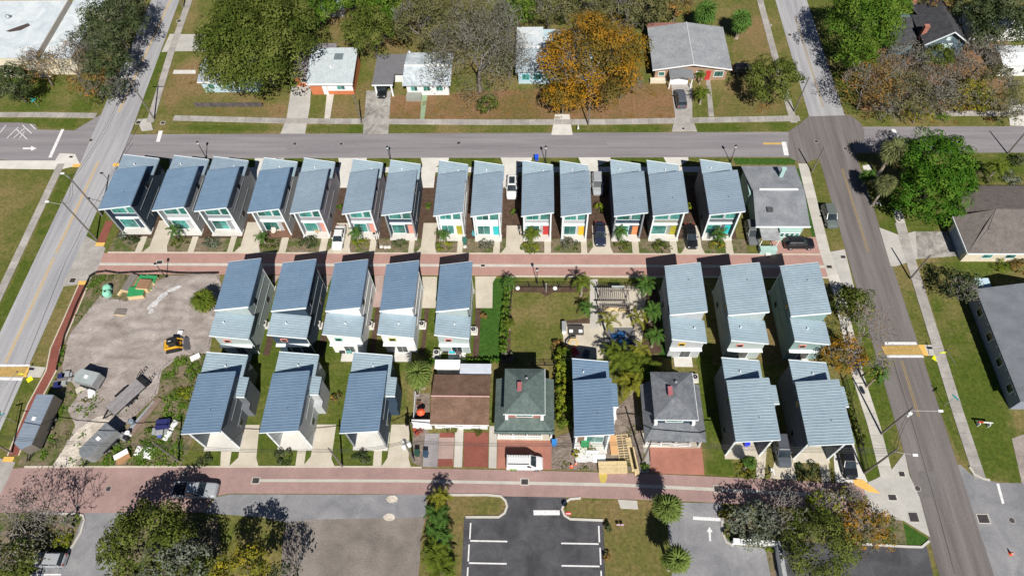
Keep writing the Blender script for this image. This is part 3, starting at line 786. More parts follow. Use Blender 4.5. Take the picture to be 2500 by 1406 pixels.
for k, (x0, x1, y) in enumerate(((-8.3, -3.6, 18.75), (-8.3, -3.6, 16.1), (3.2, 7.9, 18.65), (3.2, 7.9, 16.0), (-8.3, -3.6, 13.45), (3.2, 7.9, 13.35))):
    marking(rect(x0, x1, y - .09, y + .09), PAINT_W, 'white bay line in the dark car park, %s side, %s' % ('left' if x0 < 0 else 'right', ('upper', 'middle', 'lowest')[(0, 1, 0, 1, 2, 2)[k]]))
for k, (x, y0) in enumerate(((-8.35, 18.95), (-8.4, 16.3), (8.0, 18.85), (8.05, 16.2), (-8.4, 13.6), (8.05, 13.5))):
    marking(rect(x - .09, x + .09, y0, y0 + 2.0), PAINT_W, 'white end line of a bay in the dark car park, %s side, %s' % ('left' if x < 0 else 'right', ('upper', 'middle', 'lowest')[(0, 1, 0, 1, 2, 2)[k]]))
marking(XY([(1302, 1245), (1366, 1245), (1367, 1257), (1303, 1257)]), PAINT_W, 'white stop bar at the mouth of the dark car park')
marking(XY([(1692, 1260), (1760, 1264), (1761, 1272), (1692, 1268)]), PAINT_W, 'white stop bar at the lower right entrance')
marking(XY([(1731, 1320), (1736, 1320), (1735, 1298), (1740, 1298), (1732, 1285), (1725, 1298), (1730, 1298)]), PAINT_W, 'white arrow at the lower right entrance')
marking(XY([(75, 1400), (150, 1400), (149, 1404), (74, 1404)]), PAINT_W, 'white bay line beside the silver hatchback')
for k, (u, v) in enumerate(((957, 1218), (950, 1262))):
    p = at(u, v)
    marking([(p.x + .75 * math.cos(t * .628) * (1 + .12 * math.sin(3 * t)), p.y + .5 * math.sin(t * .628)) for t in range(10)], SAND, 'pale sand spill on the asphalt yard, %s' % ('upper', 'lower')[k])
p = at(1472, 1165)
marking([(p.x + .55 * math.cos(t * .628) * (1 + .2 * math.sin(2 * t)), p.y + .8 * math.sin(t * .628)) for t in range(10)], plain('sulphur_spill', (0.42, 0.33, 0.08)), 'yellow sawdust spill on the lower lane below the lumber', Z_BRICK + .012)


def kerb(pl, label, w=0.28, h=0.14, mat=None):
    tag(MB().prism(along(pl, w), 0.0, h).build('kerb', mat or CONC), label, kind='structure')


def arc_px(pts):
    return XY(pts)


kerb(arc_px([(1092, 1208), (1190, 1208), (1222, 1211), (1234, 1222), (1238, 1236), (1232, 1252), (1218, 1262), (1137, 1262)]), 'pale kerb round the left island of the dark car park')
kerb(arc_px([(1418, 1216), (1392, 1218), (1378, 1228), (1372, 1243), (1378, 1258), (1392, 1267), (1472, 1270)]), 'pale kerb round the right island of the dark car park')
kerb(arc_px([(95, 1253), (185, 1254), (203, 1258), (206, 1270), (198, 1300), (180, 1330), (165, 1348)]), 'pale kerb round the planted corner island')
kerb(arc_px([(1762, 1262), (1764, 1300), (1772, 1322), (1790, 1332)]), 'pale kerb at the lower right entrance')
kerb(arc_px([(2060, 1325), (2215, 1334), (2250, 1335), (2268, 1320)]), 'pale kerb along the planted bank')
kerb(arc_px([(2366, 1140), (2378, 1158), (2398, 1168), (2416, 1172)]), 'pale kerb at the lower right street corner')

# drain grates and manholes set in the paving
for k, (u, v, w, h, lab) in enumerate((
        (390, 641, .9, .6, 'upper lane, left part'), (1179, 649, .6, .4, 'upper lane, middle'), (625, 1173, .9, .7, 'lower lane, left part'), (1281, 1176, .9, .7, 'lower lane, middle'),
        (1752, 1193, .9, .7, 'lower lane, right part'), (2178, 1214, 1.0, .7, 'lower lane, right end'), (2201, 1157, .7, .6, 'right hand apron'), (2400, 1266, 1.3, 1.0, 'lower right street'),
        (2230, 1262, 1.1, 1.1, 'pale corner apron'), (2058, 628, .7, .5, 'upper right apron'), (2024, 652, .8, .5, 'right end of the upper lane'), (178, 685, .9, .8, 'left street edge'),
        (338, 300, .8, .7, 'upper left corner'), (398, 301, .7, .6, 'upper left verge'), (174, 384, .6, .4, 'left corner ramp'), (437, 53, .8, .6, 'top left verge'), (1668, 315, .5, .4, 'grey driveway mouth'))):
    p = at(u, v)
    t = thing('drain_grate', 'square iron drain grate in a pale frame, %s' % lab, 'drain', (p.x, p.y, Z_WALK + .008), 0, 'drain grates')
    MB().box(-w / 2 - .12, w / 2 + .12, -h / 2 - .12, h / 2 + .12, -.03, 0).build('frame', CONC, t)
    MB().box(-w / 2, w / 2, -h / 2, h / 2, -.02, .01).build('grate', IRON, t)
    for q in range(4):
        MB().box(-w / 2 + w * (q + .7) / 5, -w / 2 + w * (q + .7) / 5 + .05, -h / 2, h / 2, .01, .025).build('bar', BLACK, t)
for k, (u, v, lab) in enumerate(((222, 343, 'left junction'), (1993, 346, 'right crossing'), (2064, 364, 'crossing, lower one'), (720, 352, 'north street, left'), (833, 352, 'north street, second'), (1120, 350, 'north street, middle'), (265, 1193, 'lower lane'), (453, 1156, 'lower lane near the pickup'), (2240, 1192, 'right street'), (2470, 1270, 'lower right street'), (1928, 86, 'upper right street'))):
    p = at(u, v)
    t = thing('manhole_cover', 'round iron manhole cover, %s' % lab, 'manhole', (p.x, p.y, Z_BRICK + .008), 0, 'manhole covers')
    MB().lathe([(.42, -.02), (.42, .0), (.36, .004)], n=14).build('ring', CONC_G, t)
    MB().lathe([(.33, -.01), (.33, .012), (.1, .018)], n=14).build('lid', IRON, t)

# ================================================================== THE NARROW HOUSES
PITCH = 0.395
_pan = {}


def panel_mesh(mat):
    """one standing seam roof panel: unit length along x, PITCH wide along y, with an upturned seam"""
    if mat.name not in _pan:
        m = MB()
        m.box(0, 1, 0.03, PITCH, -0.02, 0.0)
        m.hexa([(0, -.03, -.02), (1, -.03, -.02), (1, .03, -.02), (0, .03, -.02), (0, -.018, .07), (1, -.018, .07), (1, .018, .07), (0, .018, .07)])
        _pan[mat.name] = m.mesh('panel', mat)
    return _pan[mat.name]


def metal_roof(name, parent, x0, x1, y0, y1, za, zb, mat):
    """shed roof between x0 and x1: height za at x0, zb at x1; panels laid side by side along y"""
    y0, y1 = min(y0, y1), max(y0, y1)
    f = lambda x: za + (zb - za) * (x - x0) / (x1 - x0)
    deck = MB().slope(x0 + .02, x1 - .02, y0 + .02, y1 - .02, lambda x: f(x) - .22, lambda x: f(x) - .02).build(name, mat, parent)
    n = max(1, round((y1 - y0) / PITCH))
    sl = math.hypot(x1 - x0, zb - za)
    ang = -math.atan2(zb - za, x1 - x0)
    for k in range(n):
        link('panel', panel_mesh(mat), deck, (x0, y0 + (y1 - y0) * k / n, za + .005), (0, ang, 0), (sl, (y1 - y0) / n / PITCH, 1))
    return deck


def window(parent, x0, x1, y, z0, z1, frame=None, pane=None, n=2, d=-1, zt=None, name='window'):
    """window in a wall facing -y (d=-1): proud frame, recessed panes; zt: top height at x1 when the head slopes"""
    frame = frame or TRIM
    pane = pane or GLASS
    zt = z1 if zt is None else zt
    t = .09
    top = lambda x: z1 + (zt - z1) * (x - x0) / (x1 - x0)
    m = MB()
    ya, yb = (y + d * .07, y + .0)
    m.slope(x0, x0 + t, ya, yb, z0, top)
    m.slope(x1 - t, x1, ya, yb, z0, top)
    m.slope(x0 + t, x1 - t, ya, yb, z0, z0 + t)
    m.slope(x0 + t, x1 - t, ya, yb, lambda x: top(x) - t, top)
    w = m.build(name, frame, parent)
    for k in range(n):
        a = x0 + t + (x1 - x0 - 2 * t) * k / n
        b = x0 + t + (x1 - x0 - 2 * t) * (k + 1) / n
        g = .025
        MB().slope(a + (g if k else 0), b - (g if k < n - 1 else 0), y + d * .035, y - d * .01, z0 + t, lambda x: top(x) - t).build('pane', pane, w)
    return w


WALLC = {}


def wallmat(nm, c):
    if nm not in WALLC:
        WALLC[nm] = pm('siding_' + nm, tuple(x * .93 for x in c), tuple(min(1, x * 1.05) for x in c), s=.8, r=.75, fine=.05)
    return WALLC[nm]


W_NAVY = wallmat('navy', (.030, .055, .085))
W_GREY = wallmat('grey', (.24, .26, .28))
W_LGREY = wallmat('light_grey', (.40, .42, .43))
W_MAUVE = wallmat('mauve_grey', (.30, .29, .32))
W_WHITE = wallmat('white', (.70, .71, .71))
W_TEAL = wallmat('teal_grey', (.22, .32, .31))
W_SLATE = wallmat('slate', (.13, .145, .165))
W_OLIVE = wallmat('olive_grey', (.27, .28, .25))
W_SAGE = wallmat('sage', (.36, .42, .41))
DOORC = {'red': (.42, .03, .03), 'yellow': (.62, .38, .02), 'orange': (.60, .22, .09), 'teal': (.02, .42, .44), 'olive': (.30, .28, .02), 'white': (.65, .65, .65), 'coral': (.60, .25, .20), 'green': (.05, .30, .22), 'brown': (.16, .09, .06)}


def doormat_(n):
    return plain('door_' + n, DOORC[n], r=.45)


def narrow_house(x0, y0, w, L, L2, sg, zW, zE, rW, rE, wall, roof, roof2, label, group, rec=1.3, door='white', kind='A', annex=None, wcol=None, porch=CONC_W):
    h = thing('narrow_house', label, 'house', (x0, y0, 0), 0, group)
    Y = lambda t: sg * t
    zt = lambda x: zW + (zE - zW) * x / w - .2
    rt = lambda x: rW + (rE - rW) * x / w - .2
    i = .28
    m = MB()
    m.slope(i, w - i, Y(rec), Y(L - .02), 0, zt)                                   # main block
    m.slope(i, i + .2, Y(.55), Y(rec), 0, zt)                                      # side wings of the porch
    m.slope(w - i - .2, w - i, Y(.55), Y(rec), 0, zt)
    m.slope(i, w - i, Y(L - .02), Y(L + L2 - .3), 0, rt)                           # lower block
    m.build('wall', wall, h)
    metal_roof('main_roof', h, 0, w, Y(0), Y(L), zW, zE, roof)
    metal_roof('low_roof', h, 0, w, Y(L + .02), Y(L + L2), rW, rE, roof2)
    f = lambda x: zW + (zE - zW) * x / w
    r2 = lambda x: rW + (rE - rW) * x / w
    MB().slope(-.03, w + .03, Y(-.06), Y(.0), lambda x: f(x) - .24, lambda x: f(x) + .0).build('fascia', TRIM, h)
    MB().slope(-.03, w + .03, Y(L - .02), Y(L + .1) if sg < 0 else Y(L + .05), lambda x: f(x) - .26, lambda x: f(x) + (.05 if sg < 0 else .0)).build('fascia', TRIM if sg < 0 else roof, h)
    MB().slope(-.03, w + .03, Y(L + L2 - .02), Y(L + L2 + .06), lambda x: r2(x) - .26, lambda x: r2(x) + .05).build('fascia', TRIM, h)
    MB().slope(w - .01, w + .1, Y(0), Y(L), lambda x: zE - .2, lambda x: zE - .02).build('gutter', roof, h)
    MB().slope(w - .01, w + .1, Y(L + .1), Y(L + L2), lambda x: rE - .2, lambda x: rE - .02).build('gutter', roof2, h)
    for xx, zz in ((i - .03, zt(i)), (w - i - .21, zt(w - i))):                      # pale posts on the wing ends
        MB().slope(xx, xx + .24, Y(.45), Y(.57), 0, zz).build('corner_post', TRIM if wall is not W_NAVY else W_GREY, h)
    for zz in (2.35, 4.6):                                                          # belt trims along the side wall
        MB().box(w - i, w - i + .05, Y(rec + .1), Y(L - .1), zz, zz + .1).build('belt_trim', W_GREY if wall in (W_NAVY, W_SLATE) else wall, h)
        MB().box(i - .05, i, Y(.6), Y(L - .1), zz, zz + .1).build('belt_trim', W_GREY if wall in (W_NAVY, W_SLATE) else wall, h)
    MB().box(.2, w - .2, Y(.0), Y(rec), 0, .16).build('porch_floor', porch, h)
    for yy in (3.0, 5.6):                                                           # side windows, dark
        for xx, dd in ((w - i, 1), (i, -1)):
            q = MB().box(xx, xx + dd * .04, Y(yy), Y(yy + .9), 4.9 if yy > 4 else 1.2, 6.0 if yy > 4 else 2.2).build('window', W_GREY, h)
            MB().box(xx + dd * .04, xx + dd * .055, Y(yy + .08), Y(yy + .82), 4.98 if yy > 4 else 1.28, 5.92 if yy > 4 else 2.12).build('pane', GLASS_D, q)
    vx, vy = w * (.3 + .13 * (len(bpy.data.objects) % 4)), L + L2 * .45
    MB().lathe([(.07, -.2), (.07, .35), (.11, .36), (.03, .46)], (vx, Y(vy), r2(vx)), 8).build('vent_pipe', WHITE, h)
    MB().lathe([(.05, -.2), (.05, .3)], (w * .62, Y(L * .35), f(w * .62)), 6).build('vent_pipe', GALV, h)
    d = -sg
    if kind == 'A':
        yb = rec
        MB().box(i + .2, w - i - .2, Y(yb - .18), Y(yb - .0), 2.75, 3.1).build('beam', TRIM, h)
        a, b, c = i + .35, w * .56, w - i - .3
        head = lambda x: zt(x) - .2
        window(h, a, b, Y(yb), 4.0, head(a), n=2, d=d, zt=head(b))
        window(h, b + .1, c, Y(yb), 4.0, head(b + .1), n=1, d=d, zt=head(c))
        window(h, a, b + .1, Y(yb), .2, 2.55, n=2, d=d, name='sliding_door')
        dr = MB().box(c - .98, c - .06, Y(yb - .06), Y(yb), .16, 2.35).build('door', doormat_(door), h)
        MB().box(c - .9, c - .84, Y(yb - .11), Y(yb - .06), 1.1, 1.25).build('handle', STEEL, dr)
    elif kind == 'C':
        yb = rec
        head = lambda x: zt(x) - .25
        a, b = i + 1.7, w - i - .3
        window(h, a, b, Y(yb), 4.5, head(a), n=2, d=d, zt=head(b))
        MB().box(i + .2, w - i - .2, Y(yb - .14), Y(yb), 2.9, 3.15).build('beam', TRIM, h)
        window(h, i + 1.6, w - i - .4, Y(yb), .2, 2.5, n=2, d=d, name='sliding_door')
        dr = MB().box(i + .45, i + 1.35, Y(yb - .06), Y(yb), .16, 2.35).build('door', doormat_(door), h)
        MB().box(i + 1.2, i + 1.27, Y(yb - .11), Y(yb - .06), 1.1, 1.25).build('handle', STEEL, dr)
    if kind == 'B':                                                                 # the garden side faces the viewer
        ye = -(L + L2 - .3)
        fr = doormat_(wcol or 'coral')
        q = MB().box(1.25, 2.25, ye - .09, ye, 3.75, 4.55).build('window', fr, h)
        MB().box(1.4, 2.1, ye - .11, ye - .09, 3.88, 4.42).build('pane', GLASS_D, q)
        MB().box(i - .05, w - i + .1, ye - .5, ye, 2.9, 3.05).build('awning', TRIM, h)
        window(h, 1.9, 3.5, ye, .15, 2.35, n=2, d=-1, name='sliding_door', pane=GLASS_D)
        MB().box(1.3, 3.9, ye - 1.5, ye, 0, .12).build('patio_slab', CONC_W, h)
        MB().tube((w - .22, ye + .1, 0), (w - .22, ye + .1, rE - .3), .06).build('downpipe', TRIM, h)
        MB().box(i + .5, i + 2.6, -.5, -.45, .1, 2.4).build('garage_door', TRIM, h)
    if annex:
        ax0, ax1, ay0, ay1, az = annex                                              # low projecting bay on the right
        mm = MB().box(ax0, ax1 - .12, ay0 + .12, ay1 - .1, 0, az - .2)
        mm.box(ax0, ax1 - .12, ay0 - .7, ay0 + .12, 0, 2.6)
        mm.build('bay_wall', wall, h)
        metal_roof('bay_roof', h, ax0 - .3, ax1, ay0, ay1, az + .35, az, roof2)
        MB().box(ax0, ax1 + .02, ay0 - .08, ay0 - .005, az - .24, az + .04).build('fascia', TRIM, h)
        MB().box(ax0, ax1 - .05, ay0 - .8, ay0 + .1, 2.6, 2.72).build('bay_ledge', wall, h)
    return h


GA, GB, GC = 'narrow shed roofed houses of the front row', 'narrow shed roofed houses of the middle row', 'narrow shed roofed houses of the lower row'
A_ = [(-69.73, 66.71, 5.61, 8.34, 3.57), (-60.96, 66.49, 5.46, 8.52, 3.37), (-54.16, 66.39, 5.5, 8.5, 3.21), (-45.54, 66.12, 5.3, 8.59, 3.09), (-38.76, 65.94, 4.89, 8.39, 3.4),
      (-30.5, 65.84, 4.73, 8.48, 3.19), (-24.26, 65.6, 4.82, 8.45, 3.17), (-16.13, 65.49, 4.61, 8.42, 3.23), (-10.33, 65.38, 4.76, 8.34, 3.28), (-2.46, 65.44, 4.94, 8.39, 3.2),
      (3.63, 65.38, 4.56, 8.45, 3.13), (11.81, 65.46, 4.99, 8.29, 3.44), (17.72, 65.52, 5.18, 8.27, 3.25), (26.31, 65.71, 5.19, 8.24, 3.27)]
AS = [(W_NAVY, 'white', 'navy walls'), (W_LGREY, 'white', 'light grey walls'), (W_GREY, 'white', 'grey walls'), (W_LGREY, 'brown', 'pale walls and a brown porch'), (W_MAUVE, 'coral', 'mauve grey walls'),
      (W_MAUVE, 'coral', 'lavender grey walls'), (W_NAVY, 'coral', 'navy walls and coral door'), (W_WHITE, 'olive', 'white walls and olive door'), (W_WHITE, 'teal', 'white walls and teal door'),
      (W_LGREY, 'red', 'grey walls and red door'), (W_LGREY, 'yellow', 'grey walls and yellow door'), (W_NAVY, 'orange', 'navy walls and orange door'), (W_OLIVE, 'olive', 'olive grey walls and olive door'), (W_SLATE, 'teal', 'slate walls and teal door')]
for k, ((x, y, w, L, L2), (wl, dr, txt)) in enumerate(zip(A_, AS)):
    rf = ROOF_SHEEN_LOW if k < 4 else ROOF_SHEEN_MID  # left houses get less painted sheen, low roofs more
    narrow_house(x, y, w, L, L2, 1, 6.69, 7.6, 6.45, 5.41, wl, rf, ROOF_SHEEN_HIGH if k > 2 else ROOF_SHEEN_MID, 'narrow house with %s, %s from left in front row' % (txt, ORD[k]), GA, 1.35, dr, 'A',
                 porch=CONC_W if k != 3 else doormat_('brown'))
B_ = [(-46.12, 56.6, 5.21, 8.28, 3.88, W_SAGE, 'coral'), (-37.9, 56.48, 5.28, 8.25, 3.58, W_NAVY, 'coral'), (-30.07, 56.47, 5.16, 8.18, 3.48, W_WHITE, 'green'), (-22.31, 56.29, 4.96, 7.95, 3.47, W_WHITE, 'olive'),
      (-14.28, 56.16, 4.76, 7.86, 3.46, W_SAGE, 'coral'), (18.57, 56.1, 4.92, 8.1, 3.55, W_LGREY, 'yellow'), (26.62, 56.12, 5.3, 8.12, 3.65, W_SAGE, 'coral'), (35.19, 56.2, 5.08, 8.29, 3.6, W_TEAL, 'coral')]
BT = ['sage walls, by the dirt plot', 'navy walls and orange framed window', 'white walls and green framed rear window', 'white walls and olive framed rear window', 'grey walls and teal cooler on its patio',
      'yellow framed windows, right of the garden', 'sage walls and red framed window', 'teal walls, beside the east street']
for k, (x, y, w, L, L2, wl, wc) in enumerate(B_):
    narrow_house(x, y, w, L, L2, -1, 6.79, 7.8, 6.29, 5.31, wl, ROOF_SHEEN_LOW if k < 5 else ROOF_SHEEN_HIGH, ROOF_SHEEN_HIGH, 'narrow house with %s, %s in the middle row' % (BT[k], ORD[k]), GB, .8, 'white', 'B', wcol=wc)
C_ = [(-45.76, 29.88, 5.42, 8.4, 3.55, W_SLATE, 'first, beside the trailers, slate walls', -39.45, 35.75, 38.6), (-35.59, 30.17, 5.24, 8.3, 3.52, W_LGREY, 'second, with pale grey walls', -29.4, 36.2, 38.8),
      (-25.18, 30.26, 5.17, 8.29, 3.44, W_NAVY, 'third, with navy walls', -19.0, 36.1, 38.8), (4.81, 30.22, 4.9, 7.6, 3.5, W_WHITE, 'unfinished, between hedge and lumber', 10.8, 34.9, 38.2),
      (24.93, 29.76, 5.18, 8.3, 3.61, W_SLATE, 'slate walls and blue porch bin', 31.85, 35.6, 38.2), (33.81, 29.4, 5.2, 8.54, 3.48, W_SLATE, 'last on the right, with cream porch', 40.75, 35.3, 38.1)]
for k, (x, y, w, L, L2, wl, txt, ax1, ay0, ay1) in enumerate(C_):
    narrow_house(x, y, w, L, L2, 1, 6.77, 7.76, 6.25, 5.41, wl, ROOF_SHEEN_LOW if k < 4 else ROOF_SHEEN_HIGH, ROOF_SHEEN_HIGH if k != 3 else ROOF_SHEEN_LOW, 'narrow house of the lower row, %s' % txt, GC,
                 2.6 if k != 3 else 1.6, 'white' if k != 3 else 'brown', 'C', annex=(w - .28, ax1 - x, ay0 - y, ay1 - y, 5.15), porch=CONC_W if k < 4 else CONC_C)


# ================================================================== THE OTHER HOUSES
def gable(m, x0, x1, y0, y1, ze, zr, axis='x', t=.16, mi=0):
    """gable roof slab, ridge along axis"""
    if axis == 'x':
        ym = (y0 + y1) / 2
        for a, b in ((y0, ym), (ym, y1)):
            za, zb = (ze, zr) if a == y0 else (zr, ze)
            m.hexa([(x0, a, za - t), (x1, a, za - t), (x1, b, zb - t), (x0, b, zb - t), (x0, a, za), (x1, a, za), (x1, b, zb), (x0, b, zb)], mi)
    else:
        xm = (x0 + x1) / 2
        for a, b in ((x0, xm), (xm, x1)):
            za, zb = (ze, zr) if a == x0 else (zr, ze)
            m.hexa([(a, y0, za - t), (b, y0, zb - t), (b, y1, zb - t), (a, y1, za - t), (a, y0, za), (b, y0, zb), (b, y1, zb), (a, y1, za)], mi)
    return m


def hip(m, x0, x1, y0, y1, ze, zr, t=.16, mi=0, run=None):
    """hip roof with a short ridge along the longer side"""
    w, l = x1 - x0, y1 - y0
    r = (run if run else min(w, l) / 2)
    if l >= w:
        a, b = ((x0 + x1) / 2, y0 + r), ((x0 + x1) / 2, y1 - r)
        A, B = (a[0], a[1], zr), (b[0], b[1], zr)
        m.face([(x0, y0, ze), (x1, y0, ze), A], mi).face([(x1, y0, ze), (x1, y1, ze), B, A], mi).face([(x1, y1, ze), (x0, y1, ze), B], mi).face([(x0, y1, ze), (x0, y0, ze), A, B], mi)
    else:
        A, B = (x0 + r, (y0 + y1) / 2, zr), (x1 - r, (y0 + y1) / 2, zr)
        m.face([(x0, y0, ze), (x1, y0, ze), B, A], mi).face([(x1, y0, ze), (x1, y1, ze), B], mi).face([(x1, y1, ze), (x0, y1, ze), A, B], mi).face([(x0, y1, ze), (x0, y0, ze), A], mi)
    m.box(x0, x1, y0, y1, ze - t, ze - .004, mi)
    return m


def shingle(nm, c, c2, s=1.1):
    return pm('shingle_' + nm, c, c2, s=s, r=.92, fine=.25, fs=4, spec=.15)


SH_GREEN = shingle('green', (.075, .105, .098), (.115, .148, .138))
SH_GREY = shingle('grey', (.115, .125, .14), (.17, .18, .195))
SH_BROWN = shingle('brown', (.125, .075, .052), (.19, .12, .088), .6)
SH_TAUPE = shingle('taupe', (.125, .110, .103), (.17, .15, .14))
SH_DARK = shingle('dark', (.045, .046, .052), (.075, .075, .082))
SH_MID = shingle('mid_grey', (.22, .235, .25), (.29, .305, .32), .5)
SH_PALE = shingle('pale', (.40, .45, .47), (.47, .52, .54), .8)
FLAT_W = pm('roof_membrane_white', (.44, .50, .54), (.60, .64, .655), s=.25, r=.7, fine=.08, fs=2, dist=1.5)
FLAT_G = pm('roof_membrane_grey', (.165, .178, .198), (.245, .258, .278), s=.5, r=.8, fine=.12, fs=4)
STUCCO_C = wallmat('cream', (.62, .56, .44))
STUCCO_O = wallmat('orange', (.52, .17, .075))
W_AQUA = wallmat('aqua', (.34, .50, .46))
W_SKY = wallmat('sky_blue', (.42, .55, .62))
W_BRICKT = wallmat('tan_brick', (.33, .22, .15))
W_BLUE = wallmat('blue_grey', (.10, .15, .18))


def porch_rail(parent, x0, x1, y, n=4):
    m = MB().box(x0, x1, y - .05, y + .05, .95, 1.05).box(x0, x1, y - .04, y + .04, .2, .28)
    m.build('railing', WHITE, parent)
    b = MB()
    q = int((x1 - x0) / .22)
    for k in range(q):
        xx = x0 + (k + .5) * (x1 - x0) / q
        b.box(xx - .05, xx + .05, y - .03, y + .03, .28, .95)
    o = b.build('balusters', WHITE, parent)
    o['kind'] = 'stuff'
    for k in range(n):
        xx = x0 + (x1 - x0) * k / (n - 1)
        MB().lathe([(.16, 0), (.16, .9), (.11, .95), (.1, 2.7), (.15, 2.85)], (xx, y, 0), 8).build('column', WHITE, parent)


def hipped_house(lo, up, sh, label, trim):
    """two storey square house: skirt roof all round, smaller upper storey with a hip roof, front porch"""
    x0, x1, y0, y1 = lo
    a0, a1, b0, b1 = up
    h = thing('hipped_house', label, 'house', (x0, y0, 0))
    X = lambda x: x - x0
    Yy = lambda y: y - y0
    W_, D_ = x1 - x0, y1 - y0
    MB().box(.5, W_ - .5, 2.2, D_ - .3, 0, 3.1).build('wall', STUCCO_C if trim else W_LGREY, h)
    m = MB()
    ze, zu = 3.1, 4.35
    o = [(0, 0, ze), (W_, 0, ze), (W_, D_, ze), (0, D_, ze)]
    g = .35
    q = [(X(a0) + g, Yy(b0) + g, zu), (X(a1) - g, Yy(b0) + g, zu), (X(a1) - g, Yy(b1) - g, zu), (X(a0) + g, Yy(b1) - g, zu)]
    for k in range(4):
        j = (k + 1) % 4
        m.face([o[k], o[j], q[j], q[k]])
    m.box(0, W_, 0, D_, ze - .16, ze - .004)
    lr = m.build('skirt_roof', sh, h)
    for k in range(4):
        MB().tube(Vector(o[k]), Vector(q[k]), .05, n=5).build('hip_cap', sh, lr)
    MB().box(X(a0) + g, X(a1) - g, Yy(b0) + g, Yy(b1) - g, 3.0, 6.4).build('upper_wall', BRICK_O if trim else W_NAVY, h)
    m = hip(MB(), X(a0), X(a1), Yy(b0), Yy(b1), 6.4, 7.6)
    ur = m.build('upper_roof', sh, h)
    MB().box(X(a0) - .05, X(a1) + .05, Yy(b0) - .06, Yy(b0) - .005, 6.2, 6.42).build('fascia', TRIM, ur)
    MB().box(X(a1) + .005, X(a1) + .06, Yy(b0), Yy(b1), 6.2, 6.42).build('fascia', TRIM, ur)
    MB().lathe([(.12, 0), (.12, .5), (.2, .55), (.05, .7)], (X(a0) + (a1 - a0) * .55, Yy(b0) + (b1 - b0) * .72, 6.9), 8).build('vent_pipe', STEEL, ur)
    cx, cy = X(a0) + (a1 - a0) * .38, Yy(b0) + (b1 - b0) * .52
    MB().box(cx - .28, cx + .28, cy - .55, cy + .55, 6.9, 7.85).build('chimney', plain('chimney_pink', (.32, .11, .12)), ur)
    for xx in (X(a0) + .35, X(a1) - .35):
        MB().box(xx - .2, xx + .2, Yy(b0) - .1, Yy(b0) + g, 4.6, 5.4).build('corner_bracket', WHITE, h)
    window(h, X((a0 + a1) / 2) - 1.15, X((a0 + a1) / 2) + 1.15, Yy(b0) + g, 4.7, 5.8, frame=WHITE, n=3)
    MB().box(.2, W_ - .2, .2, 2.2, 0, .2).build('porch_floor', CONC_C, h)
    porch_rail(h, .5, W_ - 1.7, .45, 4)
    MB().lathe([(.16, 0), (.16, .9), (.11, .95), (.1, 2.7), (.15, 2.85)], (W_ - .4, .45, 0), 8).build('column', WHITE, h)
    dr = MB().box(W_ - 1.9, W_ - 1.0, 2.13, 2.2, .2, 2.3).build('door', doormat_('brown'), h)
    MB().box(W_ - 1.85, W_ - 1.78, 2.08, 2.13, 1.1, 1.25).build('handle', STEEL, dr)
    for k in range(2):
        window(h, .9 + 2.4 * k, 2.3 + 2.4 * k, 2.2, 1.0, 2.3, frame=WHITE, n=2)
    return h


hipped_house((-5.6, 2.4, 31.8, 39.6), (-4.25, 1.1, 33.2, 39.7), SH_GREEN, 'two storey house with green shingle hip roofs and white porch', True)
hipped_house((14.2, 22.25, 31.0, 38.9), (15.15, 20.7, 32.7, 39.4), SH_GREY, 'two storey house with grey shingle hip roofs and navy upper walls', False)

# brown roofed bungalow
h = thing('brown_roofed_bungalow', 'low white bungalow with brown gable roof and pale ridge', 'house', (-14.3, 33.0, 0))
MB().box(.35, 7.6, .5, 7.0, 0, 2.9).build('wall', W_WHITE, h)
rf = gable(MB(), 0, 7.95, 0, 7.35, 2.95, 4.0, 'x').build('roof', SH_BROWN, h)
MB().tube((-.02, 3.675, 4.0), (7.97, 3.675, 4.0), .11, n=6).build('ridge_cap', plain('ridge_pink', (.42, .26, .24)), rf)
MB().box(0, 7.95, -.09, -.005, 2.78, 2.97).build('fascia', WHITE, rf)
MB().slope(3.5, 7.9, 7.35, 9.2, 2.5, 2.62).build('rear_porch_roof', plain('porch_metal', (.45, .48, .54)), h)
MB().box(-.2, 3.4, 8.6, 10.0, 2.0, 2.2).build('rear_shed_roof', WHITE, h)
MB().box(.0, 3.2, 8.8, 9.8, 0, 2.0).build('rear_shed_wall', W_WHITE, h)
MB().box(3.55, 7.8, 9.0, 9.15, 0, 2.5).build('rear_porch_wall', W_WHITE, h)
for k in range(3):
    window(h, .7 + 2.4 * k, 2.0 + 2.4 * k, .5, 1.0, 2.2, frame=WHITE, n=2, pane=GLASS_D)
MB().box(-2.7, -.05, .4, 1.0, 0, 2.1).build('side_wall', W_WHITE, h)

# flat grey corner house (aqua trim)
h = thing('grey_corner_house', 'low house with pale grey roof, aqua trim and tall aqua chimney', 'house', (34.2, 66.2, 0))
MB().box(.7, 8.2, .7, 6.7, 0, 2.9).box(.3, 8.2, 6.7, 12.2, 0, 3.0).build('wall', W_AQUA, h)
rf = MB().hexa([(.2, 0, 3.0), (8.6, 0, 3.0), (8.9, 7.0, 3.55), (.7, 7.0, 3.55), (.2, 0, 3.15), (8.6, 0, 3.15), (8.9, 7.0, 3.72), (.7, 7.0, 3.72)]).build('front_roof', FLAT_G, h)
rr = MB().hexa([(.6, 7.02, 3.5), (8.9, 7.02, 3.5), (8.7, 12.6, 3.0), (-.2, 12.6, 3.0), (.6, 7.02, 3.68), (8.9, 7.02, 3.68), (8.7, 12.6, 3.15), (-.2, 12.6, 3.15)]).build('rear_roof', FLAT_G, h)
MB().box(1.7, 7.9, 6.85, 7.15, 3.7, 3.86).build('ridge_cap', WHITE, rf)
MB().box(.15, 8.7, -.12, -.01, 2.9, 3.2).build('fascia', TRIM, rf)
